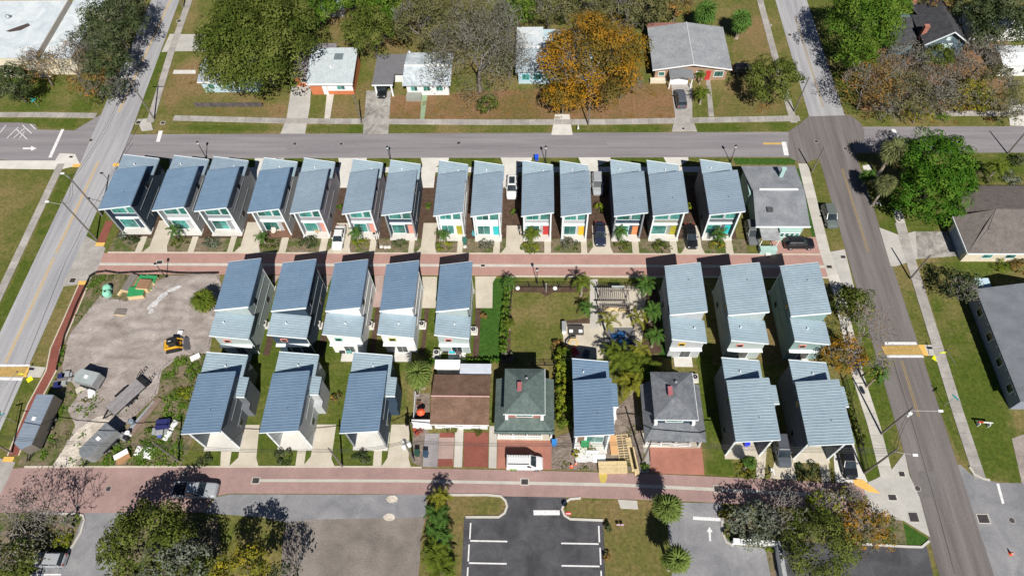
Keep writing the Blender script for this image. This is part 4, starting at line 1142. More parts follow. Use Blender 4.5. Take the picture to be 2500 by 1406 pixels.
MB().box(2.3, 3.2, 2.6, 3.4, 3.2, 3.75).build('roof_vent', plain('vent_dark', (.07, .07, .075)), rf)
MB().box(5.5, 6.1, 9.9, 10.35, 3.2, 5.2).box(5.42, 6.18, 9.82, 10.43, 5.2, 5.35).build('chimney', W_AQUA, rr)
MB().slope(.9, 3.7, -2.3, .6, 2.55, lambda x: 2.65).build('carport_roof', GALV, h)
for xx in (1.0, 3.6):
    MB().box(xx - .06, xx + .06, -2.2, -2.08, 0, 2.55).build('carport_post', WHITE, h)
MB().box(4.0, 7.3, -.6, .7, 0, 2.6).build('bay_wall', W_AQUA, h)
for k in range(4):
    window(h, 4.15 + .78 * k, 4.85 + .78 * k, -.6, 1.2, 2.3, frame=WHITE, n=1)
MB().box(1.0, 3.6, -3.2, -2.3, 0, 1.1).build('porch_wall', W_AQUA, h)
MB().box(1.9, 2.7, -3.6, -3.2, 0, .4).build('step', CONC_W, h)

# brown hipped house, right edge
h = thing('brown_hipped_house', 'large low house with taupe hip roof at the right edge', 'house', (65.5, 61.3, 0))
MB().box(.5, 20, .5, 6.6, 0, 2.8).box(2.6, 20, 6.5, 13, 0, 2.8).build('wall', STUCCO_C, h)
m = MB()
m.face([(0, 0, 2.9), (22, 0, 2.9), (18, 6.7, 5.2), (5.2, 6.7, 5.2)]).face([(0, 7.1, 2.9), (0, 0, 2.9), (3.55, 3.55, 4.2)])
m.face([(0, 7.1, 2.9), (3.55, 3.55, 4.2), (5.2, 6.7, 5.2), (2.3, 7.1, 2.95)])
m.face([(2.3, 13.4, 2.9), (2.3, 7.1, 2.9), (5.2, 6.7, 5.2)]).face([(22, 13.4, 2.9), (2.3, 13.4, 2.9), (5.2, 6.7, 5.2), (18, 6.7, 5.2)]).face([(22, 0, 2.9), (22, 13.4, 2.9), (18, 6.7, 5.2)])
m.face([(0, 0, 2.88), (0, 7.1, 2.88), (2.3, 7.1, 2.88), (2.3, 13.4, 2.88), (22, 13.4, 2.88), (22, 0, 2.88)])
rf = m.build('roof', SH_TAUPE, h)
MB().box(0, 22, -.1, -.01, 2.65, 2.92).build('fascia', TRIM, rf)
MB().box(-.1, -.01, 0, 7.1, 2.65, 2.92).build('fascia', TRIM, rf)
MB().tube((3.55, 3.55, 4.2), (5.2, 6.7, 5.2), .06).build('ridge_cap', SH_TAUPE, rf)
MB().tube((5.2, 6.7, 5.2), (18, 6.7, 5.2), .07).build('ridge_cap', SH_TAUPE, rf)
gd = MB().box(.43, .5, 1.2, 5.8, 0, 2.3).build('garage_door', plain('garage_blue', (.20, .26, .36)), h)
for k in range(3):
    window(h, 3 + 3.5 * k, 4.6 + 3.5 * k, .5, .9, 2.2, frame=WHITE, n=2)

# dark grey warehouse-like house, lower right edge
W_PSL = wallmat('pale_slate', (.24, .265, .33))
h = thing('long_grey_house', 'long building with grey roof and slate side wall at the lower right edge', 'building', (64.0, 37.0, 0))
MB().box(.8, 14, .3, 17.2, 0, 3.3).build('wall', W_PSL, h)
rf = gable(MB(), .2, 16, 0, 17.6, 3.4, 5.6, 'y').build('roof', pm('roof_grey_sheet', (.135, .150, .168), (.185, .20, .222), s=.5, r=.6, fine=.1), h)
for k in range(14):
    MB().box(.1, .8, 1 + k * 1.18, 1.3 + k * 1.18, 2.9, 3.15).build('rafter_end', W_SLATE, h)
for k in range(4):
    q = MB().box(.73, .8, 2 + k * 4, 3.3 + k * 4, 1, 2.3).build('window', TRIM, h)
    MB().box(.7, .73, 2.1 + k * 4, 3.2 + k * 4, 1.1, 2.2).build('pane', GLASS_D, q)
MB().box(1.0, 3.2, 17.6, 20, 2.5, 2.65).build('side_porch_roof', W_SKY, h)
MB().box(1.2, 3.0, 17.7, 19.8, 0, 2.5).build('side_porch_wall', plain('porch_blue', (.10, .11, .30)), h)

# upper left white flat building
h = thing('white_flat_building', 'cream walled building with white flat roof at the upper left', 'building', (-125, 105.4, 0))
MB().box(0, 28.4, 0, 17.3, 0, 4.75).box(28.4, 34.5, .8, 14.5, 0, 4.0).box(28.4, 36.5, 14.5, 30, 0, 4.0).build('wall', STUCCO_C, h)
rf = MB().box(-.1, 28.3, -.1, 17.4, 4.76, 4.95).build('upper_roof', FLAT_W, h)
MB().box(28.41, 34.6, .7, 14.6, 4.01, 4.2).box(28.41, 36.6, 14.62, 30, 4.01, 4.22).build('lower_roof', FLAT_W, h)
MB().box(28.3, 28.5, -.15, 17.45, 4.2, 5.25).box(-.1, 28.3, 17.4, 17.6, 4.76, 5.25).build('parapet', plain('parapet_tan', (.30, .27, .23)), h)
MB().lathe([(.4, 0), (.4, .5), (.5, .55), (.2, .8)], (18.0, 11.8, 4.95), 10).build('roof_vent', STEEL, rf)
MB().prism([(20, 7.5), (22, 8.0), (23.4, 9.5), (22.6, 10.2), (20.6, 8.9), (19, 7.8)], 4.951, 4.962).build('roof_stain', plain('stain', (.07, .05, .045)), rf)
for k in range(3):
    q = MB().box(16.5 + k * 1.0, 17.3 + k * 1.0, -.12, 0, 1.0, 2.8).build('window', BLACK, h)
    MB().box(16.6 + k * 1.0, 17.2 + k * 1.0, -.14, -.12, 1.1, 2.7).build('pane', GLASS_D, q)

# small blue-grey roofed house under the big oak
h = thing('small_blue_house', 'small pale blue house with grey roof half under the big oak', 'house', (-64.6, 100.4, 0))
MB().box(.4, 11, .4, 6.8, 0, 2.8).build('wall', W_SKY, h)
gable(MB(), 0, 11.5, 0, 7.2, 2.9, 3.7, 'x').build('roof', plain('roof_bluegrey', (.26, .29, .33)), h)
MB().box(0, 11.5, -.1, -.01, 2.7, 2.93).build('fascia', WHITE, h)
for k in range(2):
    window(h, 1.5 + 3 * k, 2.8 + 3 * k, .4, 1, 2.2, frame=WHITE, n=2)

# orange house
h = thing('orange_house', 'low orange walled house with pale roof and white trim', 'house', (-47.0, 99.4, 0))
MB().box(3.9, 12.0, .6, 9, 0, 3.0).box(.5, 4.0, 2.9, 11, 0, 2.6).build('wall', STUCCO_O, h)
MB().hexa([(3.6, 0, 3.05), (12.4, 0, 3.05), (12.2, 9.5, 3.6), (3.0, 9.5, 3.6), (3.6, 0, 3.2), (12.4, 0, 3.2), (12.2, 9.5, 3.75), (3.0, 9.5, 3.75)]).build('main_roof', SH_PALE, h)
MB().box(0, 3.5, 2.4, 12.0, 2.65, 2.8).box(3.5, 7.5, 9.6, 12.0, 2.65, 2.8).build('side_roof', pm('roof_mossy', (.10, .09, .095), (.28, .26, .28), s=.7, r=.9, fine=.2, dist=1), h)
MB().box(3.6, 12.4, -.1, -.01, 2.85, 3.22).build('fascia', WHITE, h)
MB().box(7.2, 12.0, .52, .6, 1.0, 3.0).build('white_band', WHITE, h)
window(h, 9.0, 10.6, .52, 1.3, 2.3, frame=TRIM, n=2)
window(h, 1.6, 2.8, 2.9, 1.0, 2.1, frame=WHITE, n=1, pane=GLASS_D)
MB().box(7.9, 9.6, 6.2, 7.9, 3.55, 3.7).build('roof_patch', plain('patch', (.13, .17, .19)), h)
MB().lathe([(.15, 0), (.15, .4), (.2, .45)], (7.7, 4.2, 3.4), 8).build('vent_pipe', WHITE, h)
dr = MB().box(6.2, 7.1, .53, .6, .1, 2.2).build('door', WHITE, h)

# carport house
h = thing('carport_house', 'low white house with dark carport roof and streaked pale roof', 'house', (-31.0, 98.9, 0))
MB().box(6.3, 14.2, .8, 8.8, 0, 3.0).box(.5, 5.6, 4.5, 8.6, 0, 2.8).build('wall', W_WHITE, h)
MB().box(0, 3.95, .3, 8.9, 2.85, 3.0).box(3.95, 5.7, 3.4, 8.9, 2.85, 3.0).build('carport_roof', plain('roof_felt', (.135, .135, .145), r=.9, fine=.15), h)
gable(MB(), 5.75, 14.8, 0, 9.2, 3.1, 3.8, 'x').build('main_roof', pm('roof_streaked', (.30, .35, .38), (.58, .63, .66), s=.5, r=.6, fine=.1, dist=2), h)
MB().box(0, 3.95, .2, .29, 2.8, 3.05).build('fascia', TRIM, h)
for xx in (.5, 3.5):
    MB().box(xx - .15, xx + .15, .45, .75, 0, 2.85).build('carport_post', TRIM, h)
MB().box(5.75, 14.8, 4.5, 4.75, 3.8, 3.9).build('ridge_cap', WHITE, h)
MB().box(6.2, 9.0, -.9, .6, 0, .9).build('porch_wall', W_OLIVE, h)
for k in range(3):
    window(h, 7 + 2.4 * k, 8.4 + 2.4 * k, .8, 1, 2.2, frame=WHITE, n=2)
for q, (xx, yy) in enumerate(((6.2, 9.0), (7.4, 6.0))):
    MB().lathe([(.35, 0), (.35, .5), (.1, .7)], (xx, yy, 3.0), 8).build('roof_vent', STEEL, h)

# white and aqua house behind the orange tree
h = thing('aqua_trim_house', 'white roofed house with aqua trim half hidden behind the orange tree', 'house', (-4.2, 102.2, 0))
MB().box(.5, 14, .5, 12.6, 0, 3.0).build('wall', W_SKY, h)
MB().box(0, 14.5, 0, 7.2, 3.05, 3.2).build('front_roof', plain('roof_pale_blue', (.34, .40, .44)), h)
MB().box(0, 5.2, 7.25, 13.0, 3.1, 3.28).build('rear_roof', FLAT_W, h)
MB().box(0, 14.5, 6.9, 7.2, 3.21, 3.32).build('ridge_cap', WHITE, h)
for k in range(4):
    window(h, 1.2 + 2.2 * k, 2.6 + 2.2 * k, .5, 1, 2.3, frame=plain('aqua_frame', (.10, .42, .45)), n=2)

# large grey gabled roof
h = thing('large_grey_roof_house', 'low brick house with large grey gable roof and carport gable', 'house', (21.5, 102.8, 0))
MB().box(.6, 14.0, .6, 11.4, 0, 2.9).build('wall', W_BRICKT, h)
rf = gable(MB(), -.1, 14.6, 0, 12.2, 3.0, 4.2, 'y').build('roof', SH_MID, h)
MB().tube((7.25, 0, 4.2), (7.25, 12.2, 4.2), .12, n=6).build('ridge_cap', plain('ridge_pale', (.45, .47, .48)), rf)
for s in (0, 1):
    a, b = (-.1, 3.0), (7.25, 4.2)
    if s:
        a, b = (14.6, 3.0), (7.25, 4.2)
    MB().hexa([(a[0], -.1, a[1] - .2), (b[0], -.1, b[1] - .2), (b[0], -.01, b[1] - .2), (a[0], -.01, a[1] - .2), (a[0], -.1, a[1] + .02), (b[0], -.1, b[1] + .02), (b[0], -.01, b[1] + .02), (a[0], -.01, a[1] + .02)]).build('bargeboard', WHITE, rf)
gable(MB(), 3.0, 7.4, -2.0, .5, 2.6, 3.1, 'y').build('carport_roof', plain('roof_dull', (.18, .19, .20)), h)
MB().box(3.6, 6.8, -.6, -.5, 0, 2.3).build('garage_door', WHITE, h)
for xx in (3.2, 7.2):
    MB().box(xx - .1, xx + .1, -1.8, -1.6, 0, 2.6).build('carport_post', WHITE, h)
window(h, 1.2, 2.4, .6, 1, 2.1, frame=WHITE, n=2)
window(h, 8.2, 9.4, .6, 1, 2.1, frame=WHITE, n=2)
dr = MB().box(10.1, 11.0, .53, .6, .1, 2.2).build('door', doormat_('red'), h)
window(h, 11.6, 13.4, .6, .8, 2.2, frame=WHITE, n=3)
MB().box(-.2, 3.0, -.3, .55, 0, .7).build('planter_wall', STUCCO_C, h)
MB().box(0, 7, 12.2, 14.5, 2.3, 2.42).build('rear_screen_roof', plain('rust', (.22, .11, .09)), h)

# dark gabled house, upper right
h = thing('dark_gabled_house', 'two storey blue grey house with dark steep gables and red chimneys', 'house', (67.0, 107.5, 0))
MB().box(5.4, 12.6, .6, 10, 0, 4.6).box(.4, 5.5, 2.5, 8, 0, 3.2).box(1.0, 7, 8, 14.5, 0, 4.2).build('wall', W_BLUE, h)
m = MB()
gable(m, 4.8, 13.2, 0, 10.5, 4.4, 7.2, 'y')
gable(m, .0, 7.0, 8.0, 15.5, 4.0, 6.8, 'y')
m.hexa([(0, 1.8, 3.1), (4.8, 1.8, 3.1), (4.8, 8.2, 4.2), (0, 8.2, 4.2), (0, 1.8, 3.25), (4.8, 1.8, 3.25), (4.8, 8.2, 4.35), (0, 8.2, 4.35)])
m.build('roof', SH_DARK, h)
m = MB()
m.face([(5.4, .62, 4.4), (12.6, .62, 4.4), (9, .62, 6.9)])
m.build('gable_wall', W_BLUE, h)
for s in (-1, 1):
    e = 9 + s * 4.2
    MB().hexa([(e, -.1, 4.2), (9, -.1, 7.0), (9, 0, 7.0), (e, 0, 4.2), (e, -.1, 4.42), (9, -.1, 7.22), (9, 0, 7.22), (e, 0, 4.42)]).build('bargeboard', TRIM, h)
window(h, 7.8, 10.2, .6, 2.6, 4.2, frame=WHITE, n=2, pane=plain('bright_pane', (.45, .62, .62)))
window(h, 8.6, 9.4, .6, 4.9, 5.6, frame=WHITE, n=1, pane=plain('bright_pane', (.45, .62, .62)))
for xx, yy, zz in ((5.3, 3.0, 6.2), (5.6, 11.5, 7.2)):
    MB().box(xx - .4, xx + .4, yy - .35, yy + .35, 3, zz).box(xx - .48, xx + .48, yy - .43, yy + .43, zz, zz + .15).build('chimney', BRICK_O, h)
# white buildings glimpsed at the upper right edge
h = thing('white_shed', 'low white building glimpsed between trees at the upper right edge', 'building', (86, 104, 0))
MB().box(0, 14, 0, 5, 0, 2.6).build('wall', W_WHITE, h)
gable(MB(), -.3, 14.3, -.3, 5.3, 2.7, 3.4, 'x').build('roof', plain('roof_white', (.6, .63, .65)), h)
for k in range(3):
    window(h, 1 + 3 * k, 2.3 + 3 * k, 0, .8, 2, frame=WHITE, n=2, pane=GLASS_D)
h = thing('white_shed', 'long white roofed building behind the trees at the top right corner', 'building', (84, 114, 0))
MB().box(0, 20, 0, 6, 0, 3).build('wall', W_WHITE, h)
gable(MB(), -.3, 20.3, -.3, 6.3, 3.1, 4.2, 'x').build('roof', plain('roof_white', (.6, .63, .65)), h)
for k in range(4):
    window(h, 1 + 3 * k, 2.3 + 3 * k, 0, .8, 2, frame=WHITE, n=2, pane=GLASS_D)
h = thing('backyard_shed', 'small pale shed behind the trees at the top', 'shed', (at(815, 42).x - 2, at(815, 42).y, 0))
MB().box(0, 4, 0, 3, 0, 2.2).build('wall', W_LGREY, h)
gable(MB(), -.2, 4.2, -.2, 3.2, 2.3, 2.9, 'x').build('roof', plain('roof_bluegrey', (.26, .29, .33)), h)

# ================================================================== PLANTS
def leafmat(nm, c):
    return pm('leaf_' + nm, tuple(x * .85 for x in c), tuple(x * 1.15 for x in c), s=.5, r=.8, spec=.06)


PAL = {
    'oak': [(.050, .072, .012), (.078, .100, .018), (.112, .128, .030)],
    'bright': [(.042, .088, .008), (.065, .125, .014), (.105, .160, .022)],
    'round': [(.030, .082, .006), (.045, .112, .010), (.075, .140, .016)],
    'dark': [(.030, .046, .018), (.050, .068, .026), (.085, .100, .050)],
    'olive': [(.070, .076, .026), (.105, .105, .040), (.150, .140, .070)],
    'orange': [(.29, .145, .010), (.225, .118, .012), (.150, .098, .016), (.095, .080, .018)],
    'rust': [(.25, .13, .035), (.17, .11, .035), (.11, .095, .035)],
    'silver': [(.105, .125, .09), (.145, .165, .125), (.07, .085, .055)],
    'lime': [(.115, .155, .012), (.175, .195, .016), (.070, .105, .012)],
    'yellow': [(.24, .20, .018), (.17, .16, .018), (.10, .12, .018)],
    'grey': [(.125, .118, .085), (.09, .088, .06), (.165, .155, .12)],
    'red': [(.30, .06, .035), (.20, .05, .04)],
}
LM = {k: [leafmat('%s_%s' % (k, 'abcd'[i]), c) for i, c in enumerate(v)] for k, v in PAL.items()}


def leaf_cloud(name, parent, pal, rad, n, leaf, seed, clumps=40, cz=0.0, flat=.9, gap=.0):
    """a crown: leaf faces in uneven clumps through an ellipsoid of radii rad, centred cz above the parent"""
    g = np.random.default_rng(seed)
    d = g.normal(size=(clumps, 3))
    d[:, 2] = np.abs(d[:, 2]) * 1.0 - .28
    d /= np.linalg.norm(d, axis=1)[:, None]
    rr = g.uniform(.5, .92, clumps) ** .8 * g.choice([1.0, 1.0, .85, 1.08], clumps)
    cc = d * rr[:, None]
    cs = g.uniform(.13, .27, clumps) * (1.6 if clumps < 16 else 1.0)
    w = cs ** 2
    w /= w.sum()
    idx = g.choice(clumps, n, p=w)
    o = g.normal(size=(n, 3))
    o /= np.linalg.norm(o, axis=1)[:, None]
    o[:, 2] = np.where(o[:, 2] < -.35, -o[:, 2], o[:, 2])
    p = cc[idx] + o * (cs[idx] * g.uniform(.72, 1.1, n) ** .6)[:, None] * np.array([1, 1, flat])
    nrm = o * 1.0 + g.normal(size=(n, 3)) * .26 + np.array([0, 0, .15])
    nrm /= np.linalg.norm(nrm, axis=1)[:, None]
    p = p * np.array(rad) + np.array([0, 0, cz])
    t = np.cross(nrm, g.normal(size=(n, 3)))
    t /= np.linalg.norm(t, axis=1)[:, None] + 1e-9
    b = np.cross(nrm, t)
    s = leaf * g.uniform(.6, 1.25, n)[:, None]
    V = np.stack([p - t * s * .5, p + b * s * .34 + t * s * .05, p + t * s * .55, p - b * s * .34 + t * s * .05], 1).reshape(-1, 3)
    me = bpy.data.meshes.new(name)
    me.vertices.add(4 * n)
    me.vertices.foreach_set('co', V.astype(np.float32).ravel())
    me.loops.add(4 * n)
    me.loops.foreach_set('vertex_index', np.arange(4 * n, dtype=np.int32))
    me.polygons.add(n)
    me.polygons.foreach_set('loop_start', np.arange(0, 4 * n, 4, dtype=np.int32))
    for m in LM[pal]:
        me.materials.append(m)
    k = len(LM[pal])
    tone = (g.random(clumps) * k)[idx] * .8 + g.random(n) * k * .2
    me.polygons.foreach_set('material_index', np.clip(tone, 0, k - 1).astype(np.int32))
    me.update(calc_edges=True)
    return link(name, me, parent)


def limbs(seed, h, spread, depth, r0, lean=0.0, n0=3, up=.35):
    """branch segments of a tree of height h"""
    g = random.Random(seed)
    segs = []

    def grow(p, d, l, r, lev):
        steps = 2 if lev < depth else 1
        for s in range(steps):
            d = (d + Vector((g.gauss(0, .16), g.gauss(0, .16), g.gauss(.04, .08)))).normalized()
            q = p + d * (l / steps)
            r2 = r * (.82 if s == 0 else .72)
            segs.append((p.copy(), q.copy(), r, r2))
            p, r = q, r2
        if lev >= depth:
            return
        k = g.choice([2, 3, 3]) if lev else n0
        a0 = g.uniform(0, 6.28)
        for i in range(k):
            a = a0 + 6.283 * i / k + g.uniform(-.4, .4)
            e = Vector((math.cos(a), math.sin(a), 0)) * spread * g.uniform(.7, 1.25)
            nd = (d * .75 + e + Vector((0, 0, up * .5))).normalized()
            grow(p, nd, l * g.uniform(.62, .84), r * .72, lev + 1)
    grow(Vector((0, 0, 0)), Vector((lean, 0, 1)).normalized(), h * .33, r0, 0)
    return segs


def limb_mesh(name, segs, parent, mat, rmin=.022):
    m = MB()
    for a, b, r, q in segs:
        m.tube(a, b, max(r, rmin), max(q, rmin), 6 if r > .12 else (4 if r > .05 else 3), caps=False)
    return m.build(name, mat, parent, smooth=True)


TREE_N = [0]


def tree(u, v, zc, rpx, label, pal='oak', dens=1.0, leaf=.42, flat=.8, bare=0.0, group=None, asp=1.0, name='leafy_tree'):
    """a tree whose crown centre, at height zc, was read off the photo at u, v; rpx: crown radius in photo pixels"""
    TREE_N[0] += 1
    s = 100 + TREE_N[0]
    c = at(u, v, zc)
    r = 1.16 * rpx / ppm(c)
    leaf *= .8
    t = thing(name, label, 'tree', (c.x, c.y, 0), 0, group)
    top = zc + r * flat
    if bare > 0:
        segs = limbs(s, top * .92, .75, 5, max(.16, r * .045), n0=4)
        ex = max(max(abs(q.x), abs(q.y)) for _, q, _, _ in segs)
        hz = max(q.z for _, q, _, _ in segs)
        kx, kz = r * 1.0 / ex, top / hz
        segs = [(Vector((a.x * kx, a.y * kx, a.z * kz)), Vector((b.x * kx, b.y * kx, b.z * kz)), ra, rb) for a, b, ra, rb in segs]
        limb_mesh('trunk', segs[:4], t, BARK)
        limb_mesh('branches', segs[4:], t, TWIG, .03)
        if bare < 1:
            leaf_cloud('crown', t, pal, (r * .96, r * .96 * asp, r * flat), int(r * r * 190 * (1 - bare) * dens), leaf, s, clumps=int(40 + r * 9), cz=zc)
    else:
        segs = limbs(s, zc + r * flat * .3, .62, 3, max(.14, r * .05), n0=3)
        ex = max(max(abs(q.x), abs(q.y)) for _, q, _, _ in segs)
        k = min(1.0, r * .75 / ex)
        segs = [(Vector((a.x * k, a.y * k, a.z)), Vector((b.x * k, b.y * k, b.z)), ra, rb) for a, b, ra, rb in segs]
        limb_mesh('trunk', segs, t, BARK)
        leaf_cloud('crown', t, pal, (r, r * asp, r * flat), int(r * r * 210 * dens) + 200, leaf, s, clumps=int(40 + r * 13), cz=zc)
    return t


TOPG = 'trees of the upper yards'
for a in (
        (632, 118, 8.5, 126, 'huge dense dark green oak at the upper left', 'oak', 1.5, .5, .85),
        (715, 45, 7, 50, 'smaller green oak pressed against the huge oak', 'oak', 1.2, .48, .7),
        (275, 60, 6.5, 66, 'tall dark grey green tree beside the upper west street', 'dark', 1.2, .42, .8, 0),
        (262, 150, 5.5, 52, 'dark tree at the corner of the white building', 'dark', 1.1, .42, .8, 0),
        (215, 100, 6, 42, 'thin dark tree against the white roof', 'dark', .8, .4, .8, .45),
        (30, 205, 4.5, 46, 'round dark green tree at the left edge', 'dark', 1.3, .42, .85),
        (95, 165, 4.5, 50, 'rusty half bare tree before the cream wall', 'rust', .6, .36, .8, .55),
        (170, 165, 5, 62, 'grey bare tree with rusty tips by the cream wall', 'rust', .4, .34, .8, .7),
        (225, 205, 4, 48, 'low orange brown tree near the left corner', 'rust', 1.0, .36, .7, .35),
        (770, 15, 5, 52, 'olive green tree at the top, right of the huge oak', 'bright', 1.1, .45, .8),
        (830, 0, 5, 40, 'bright green tree at the very top', 'bright', 1.1, .45, .8),
        (940, 12, 6, 62, 'bright green bushy tree at the top', 'bright', 1.2, .45, .8),
        (903, 78, 6, 62, 'rounded olive green tree behind the orange house', 'oak', 1.3, .42, .8),
        (1035, 60, 7, 66, 'mid green tree behind the streaked roof', 'olive', 1.1, .42, .8, .15),
        (1010, 5, 7, 50, 'olive tree at the top edge left of centre', 'olive', 1.1, .42, .8),
        (1120, 30, 7, 70, 'brown green tree at the top centre', 'olive', .8, .4, .8, .35),
        (1165, 150, 7, 118, 'big grey bare tree over the front yards', 'grey', .8, .34, .8, .5),
        (1210, 60, 7, 62, 'bare grey brown tree behind the big bare one', 'grey', .6, .36, .8, .55),
        (1265, 20, 6, 48, 'bright green tree among bare ones at the top', 'bright', 1.0, .42, .8),
        (1340, 15, 6, 52, 'olive brown tree at the top behind the orange one', 'olive', .9, .4, .8, .2),
        (1190, 255, 2.0, 24, 'low green shrub tree under the big bare tree', 'oak', 1.2, .36, .9),
        (1447, 152, 7.5, 118, 'huge orange leaved tree in the middle of the upper yards', 'orange', 1.3, .46, .85, .12),
        (1375, 232, 4.5, 46, 'low orange limb mass over the pale driveway mouth', 'orange', 1.1, .44, .7),
        (1520, 195, 4.5, 44, 'rusty grey lower crown right of the huge orange tree', 'rust', .8, .4, .7, .3),
        (1500, 5, 6, 55, 'olive tree at the top right of centre', 'olive', 1.0, .42, .8, .1),
        (1580, 12, 6, 52, 'dull green tree at the top beyond the grey roof', 'olive', 1.1, .42, .8),
        (1650, 10, 6, 42, 'brown leaved tree at the top right', 'rust', .9, .4, .8, .2),
        (1885, 195, 5, 60, 'spreading olive green tree over the right sidewalk', 'oak', 1.25, .42, .7),
        (2105, 60, 7, 78, 'tall bright green tree beside the upper right street', 'bright', 1.3, .44, .95),
        (2095, 140, 5, 44, 'lower bright green tree below the tall one', 'bright', 1.2, .42, .9),
        (2160, 10, 7, 52, 'green tree at the top left of the dark gables', 'bright', 1.1, .44, .8),
        (2120, 215, 5, 66, 'rusty half bare tree at the right crossing corner', 'rust', .75, .36, .8, .4),
        (2210, 150, 5, 54, 'silvery bare tree before the dark gabled house', 'grey', .7, .34, .8, .5),
        (2205, 225, 5, 62, 'golden olive tree in the right thicket', 'olive', .9, .36, .8, .3),
        (2285, 215, 5, 58, 'grey olive tree in the middle of the right thicket', 'grey', .8, .36, .8, .35),
        (2290, 140, 5, 34, 'green tree beside the dark gabled house', 'oak', 1.1, .4, .8),
        (2360, 235, 4, 50, 'orange olive tree at the right of the thicket', 'yellow', .9, .36, .8, .35),
        (2400, 150, 6, 62, 'bare grey tree right of the dark gabled house', 'grey', .5, .34, .8, .6),
        (2430, 215, 5, 52, 'mixed green and rust tree near the right edge', 'olive', .9, .38, .8, .3),
        (2440, 60, 7, 70, 'dark green tree at the top right', 'dark', 1.3, .44, .8),
        (2380, 15, 7, 55, 'shadowy green tree behind the dark gables', 'dark', 1.2, .44, .8),
        (2490, 20, 7, 55, 'olive tree in the top right corner', 'oak', 1.1, .44, .8),
        (2165, 262, 3, 40, 'low grey tree at the crossing corner of the thicket', 'grey', .9, .34, .8, .4),
        (2245, 275, 2.5, 36, 'low golden tree along the right sidewalk', 'yellow', .8, .34, .8, .35),
        (2150, 165, 4, 44, 'grey brown tree between bright tree and thicket', 'rust', .8, .34, .8, .4),
        (2340, 170, 4, 42, 'bare grey tree before the blue gable', 'grey', .5, .34, .8, .6),
        (2460, 265, 3, 40, 'olive tree beside the white driveway at the right edge', 'olive', .9, .34, .8, .3),
        (2290, 255, 3, 44, 'grey green tree above the right sidewalk', 'grey', .9, .34, .8, .35),
        (310, 20, 6, 44, 'dark tree at the top beside the upper west street', 'dark', 1.0, .4, .8, .15),
        (275, 215, 3.5, 34, 'dark green tree at the left street corner', 'dark', 1.0, .38, .8, .1),
        (1090, 110, 6, 60, 'grey olive tree over the streaked roof', 'olive', .7, .36, .8, .4),
        (1240, 130, 6, 58, 'pale bare tree left of the huge orange tree', 'grey', .5, .34, .8, .6),
        (1430, 10, 6, 55, 'olive tree behind the huge orange tree', 'olive', 1.0, .4, .8, .15),
        (2300, 5, 6, 40, 'brown tree behind the dark gabled house', 'rust', .8, .4, .8, .3)):
    a = list(a) + [0.0] * (10 - len(a))
    tree(a[0], a[1], a[2], a[3], a[4], a[5], a[6], a[7], a[8], a[9], TOPG)
for a in (
        (2285, 400, 5.5, 78, 'large round bright green tree, upper half of the pair', 'round', 1.7, .42, .75, 0),
        (2262, 478, 4.5, 72, 'large round bright green tree, lower half of the pair', 'round', 1.7, .42, .75, 0),
        (2345, 445, 3.5, 40, 'green tree against the brown hipped roof', 'round', 1.3, .4, .75, 0),
        (2345, 700, 3.0, 44, 'small dark sparse tree on the right lawn', 'dark', 1.0, .36, .8, .2),
        (2085, 745, 2.5, 44, 'dark green bushy tree beside the teal house', 'oak', 1.1, .38, .8, 0),
        (2112, 805, 5, 66, 'thin bare tree with golden tips over the east street', 'rust', .35, .3, .75, .75),
        (2060, 865, 4, 52, 'orange gold tree beside the last right houses', 'orange', 1.0, .36, .75, .1),
        (2130, 890, 4, 40, 'half bare golden tree by the tan crossing', 'yellow', .5, .32, .8, .55),
        (45, 1295, 5, 92, 'grey bare tree with moss at the lower left', 'grey', .7, .34, .75, .75),
        (130, 1265, 4.5, 62, 'leafless grey tree beside the lower left lane', 'grey', .2, .3, .85, .9),
        (362, 1322, 5.4, 96, 'large dark olive oak at the bottom left', 'oak', 1.1, .44, .75, 0),
        (425, 1395, 5.0, 76, 'silvery grey green tree below the large bottom oak', 'silver', .9, .4, .75, .15),
        (588, 1400, 7, 62, 'golden green tree at the bottom edge', 'yellow', 1.2, .42, .85, 0),
        (690, 1420, 6, 46, 'sparse tree at the bottom edge beside the gravel', 'dark', .8, .38, .85, .4),
        (470, 1400, 4, 50, 'green tree at the bottom edge under the oak', 'oak', 1.0, .4, .8, 0),
        (20, 1385, 3, 62, 'dark olive shrubby tree in the bottom left corner', 'oak', 1.0, .4, .8, 0),
        (1840, 1278, 3, 50, 'silvery shrub tree by the lower right entrance', 'silver', 1.4, .36, .85, 0),
        (1915, 1262, 4.5, 62, 'bare grey tree on the planted bank', 'grey', .4, .3, .85, .75),
        (2000, 1330, 4.5, 84, 'feathery olive green tree at the bottom right', 'oak', 1.5, .34, .75, 0),
        (2010, 1240, 3.5, 42, 'lime green tree on the planted bank', 'lime', .9, .34, .85, .2),
        (2105, 1285, 3.5, 62, 'orange gold tree on the planted bank', 'orange', 1.1, .34, .8, .1),
        (2075, 1225, 3.5, 40, 'dark half bare tree behind the orange gold one', 'yellow', .6, .32, .85, .4)):
    tree(a[0], a[1], a[2], a[3], a[4], a[5], a[6], a[7], a[8], a[9], 'trees round the houses')


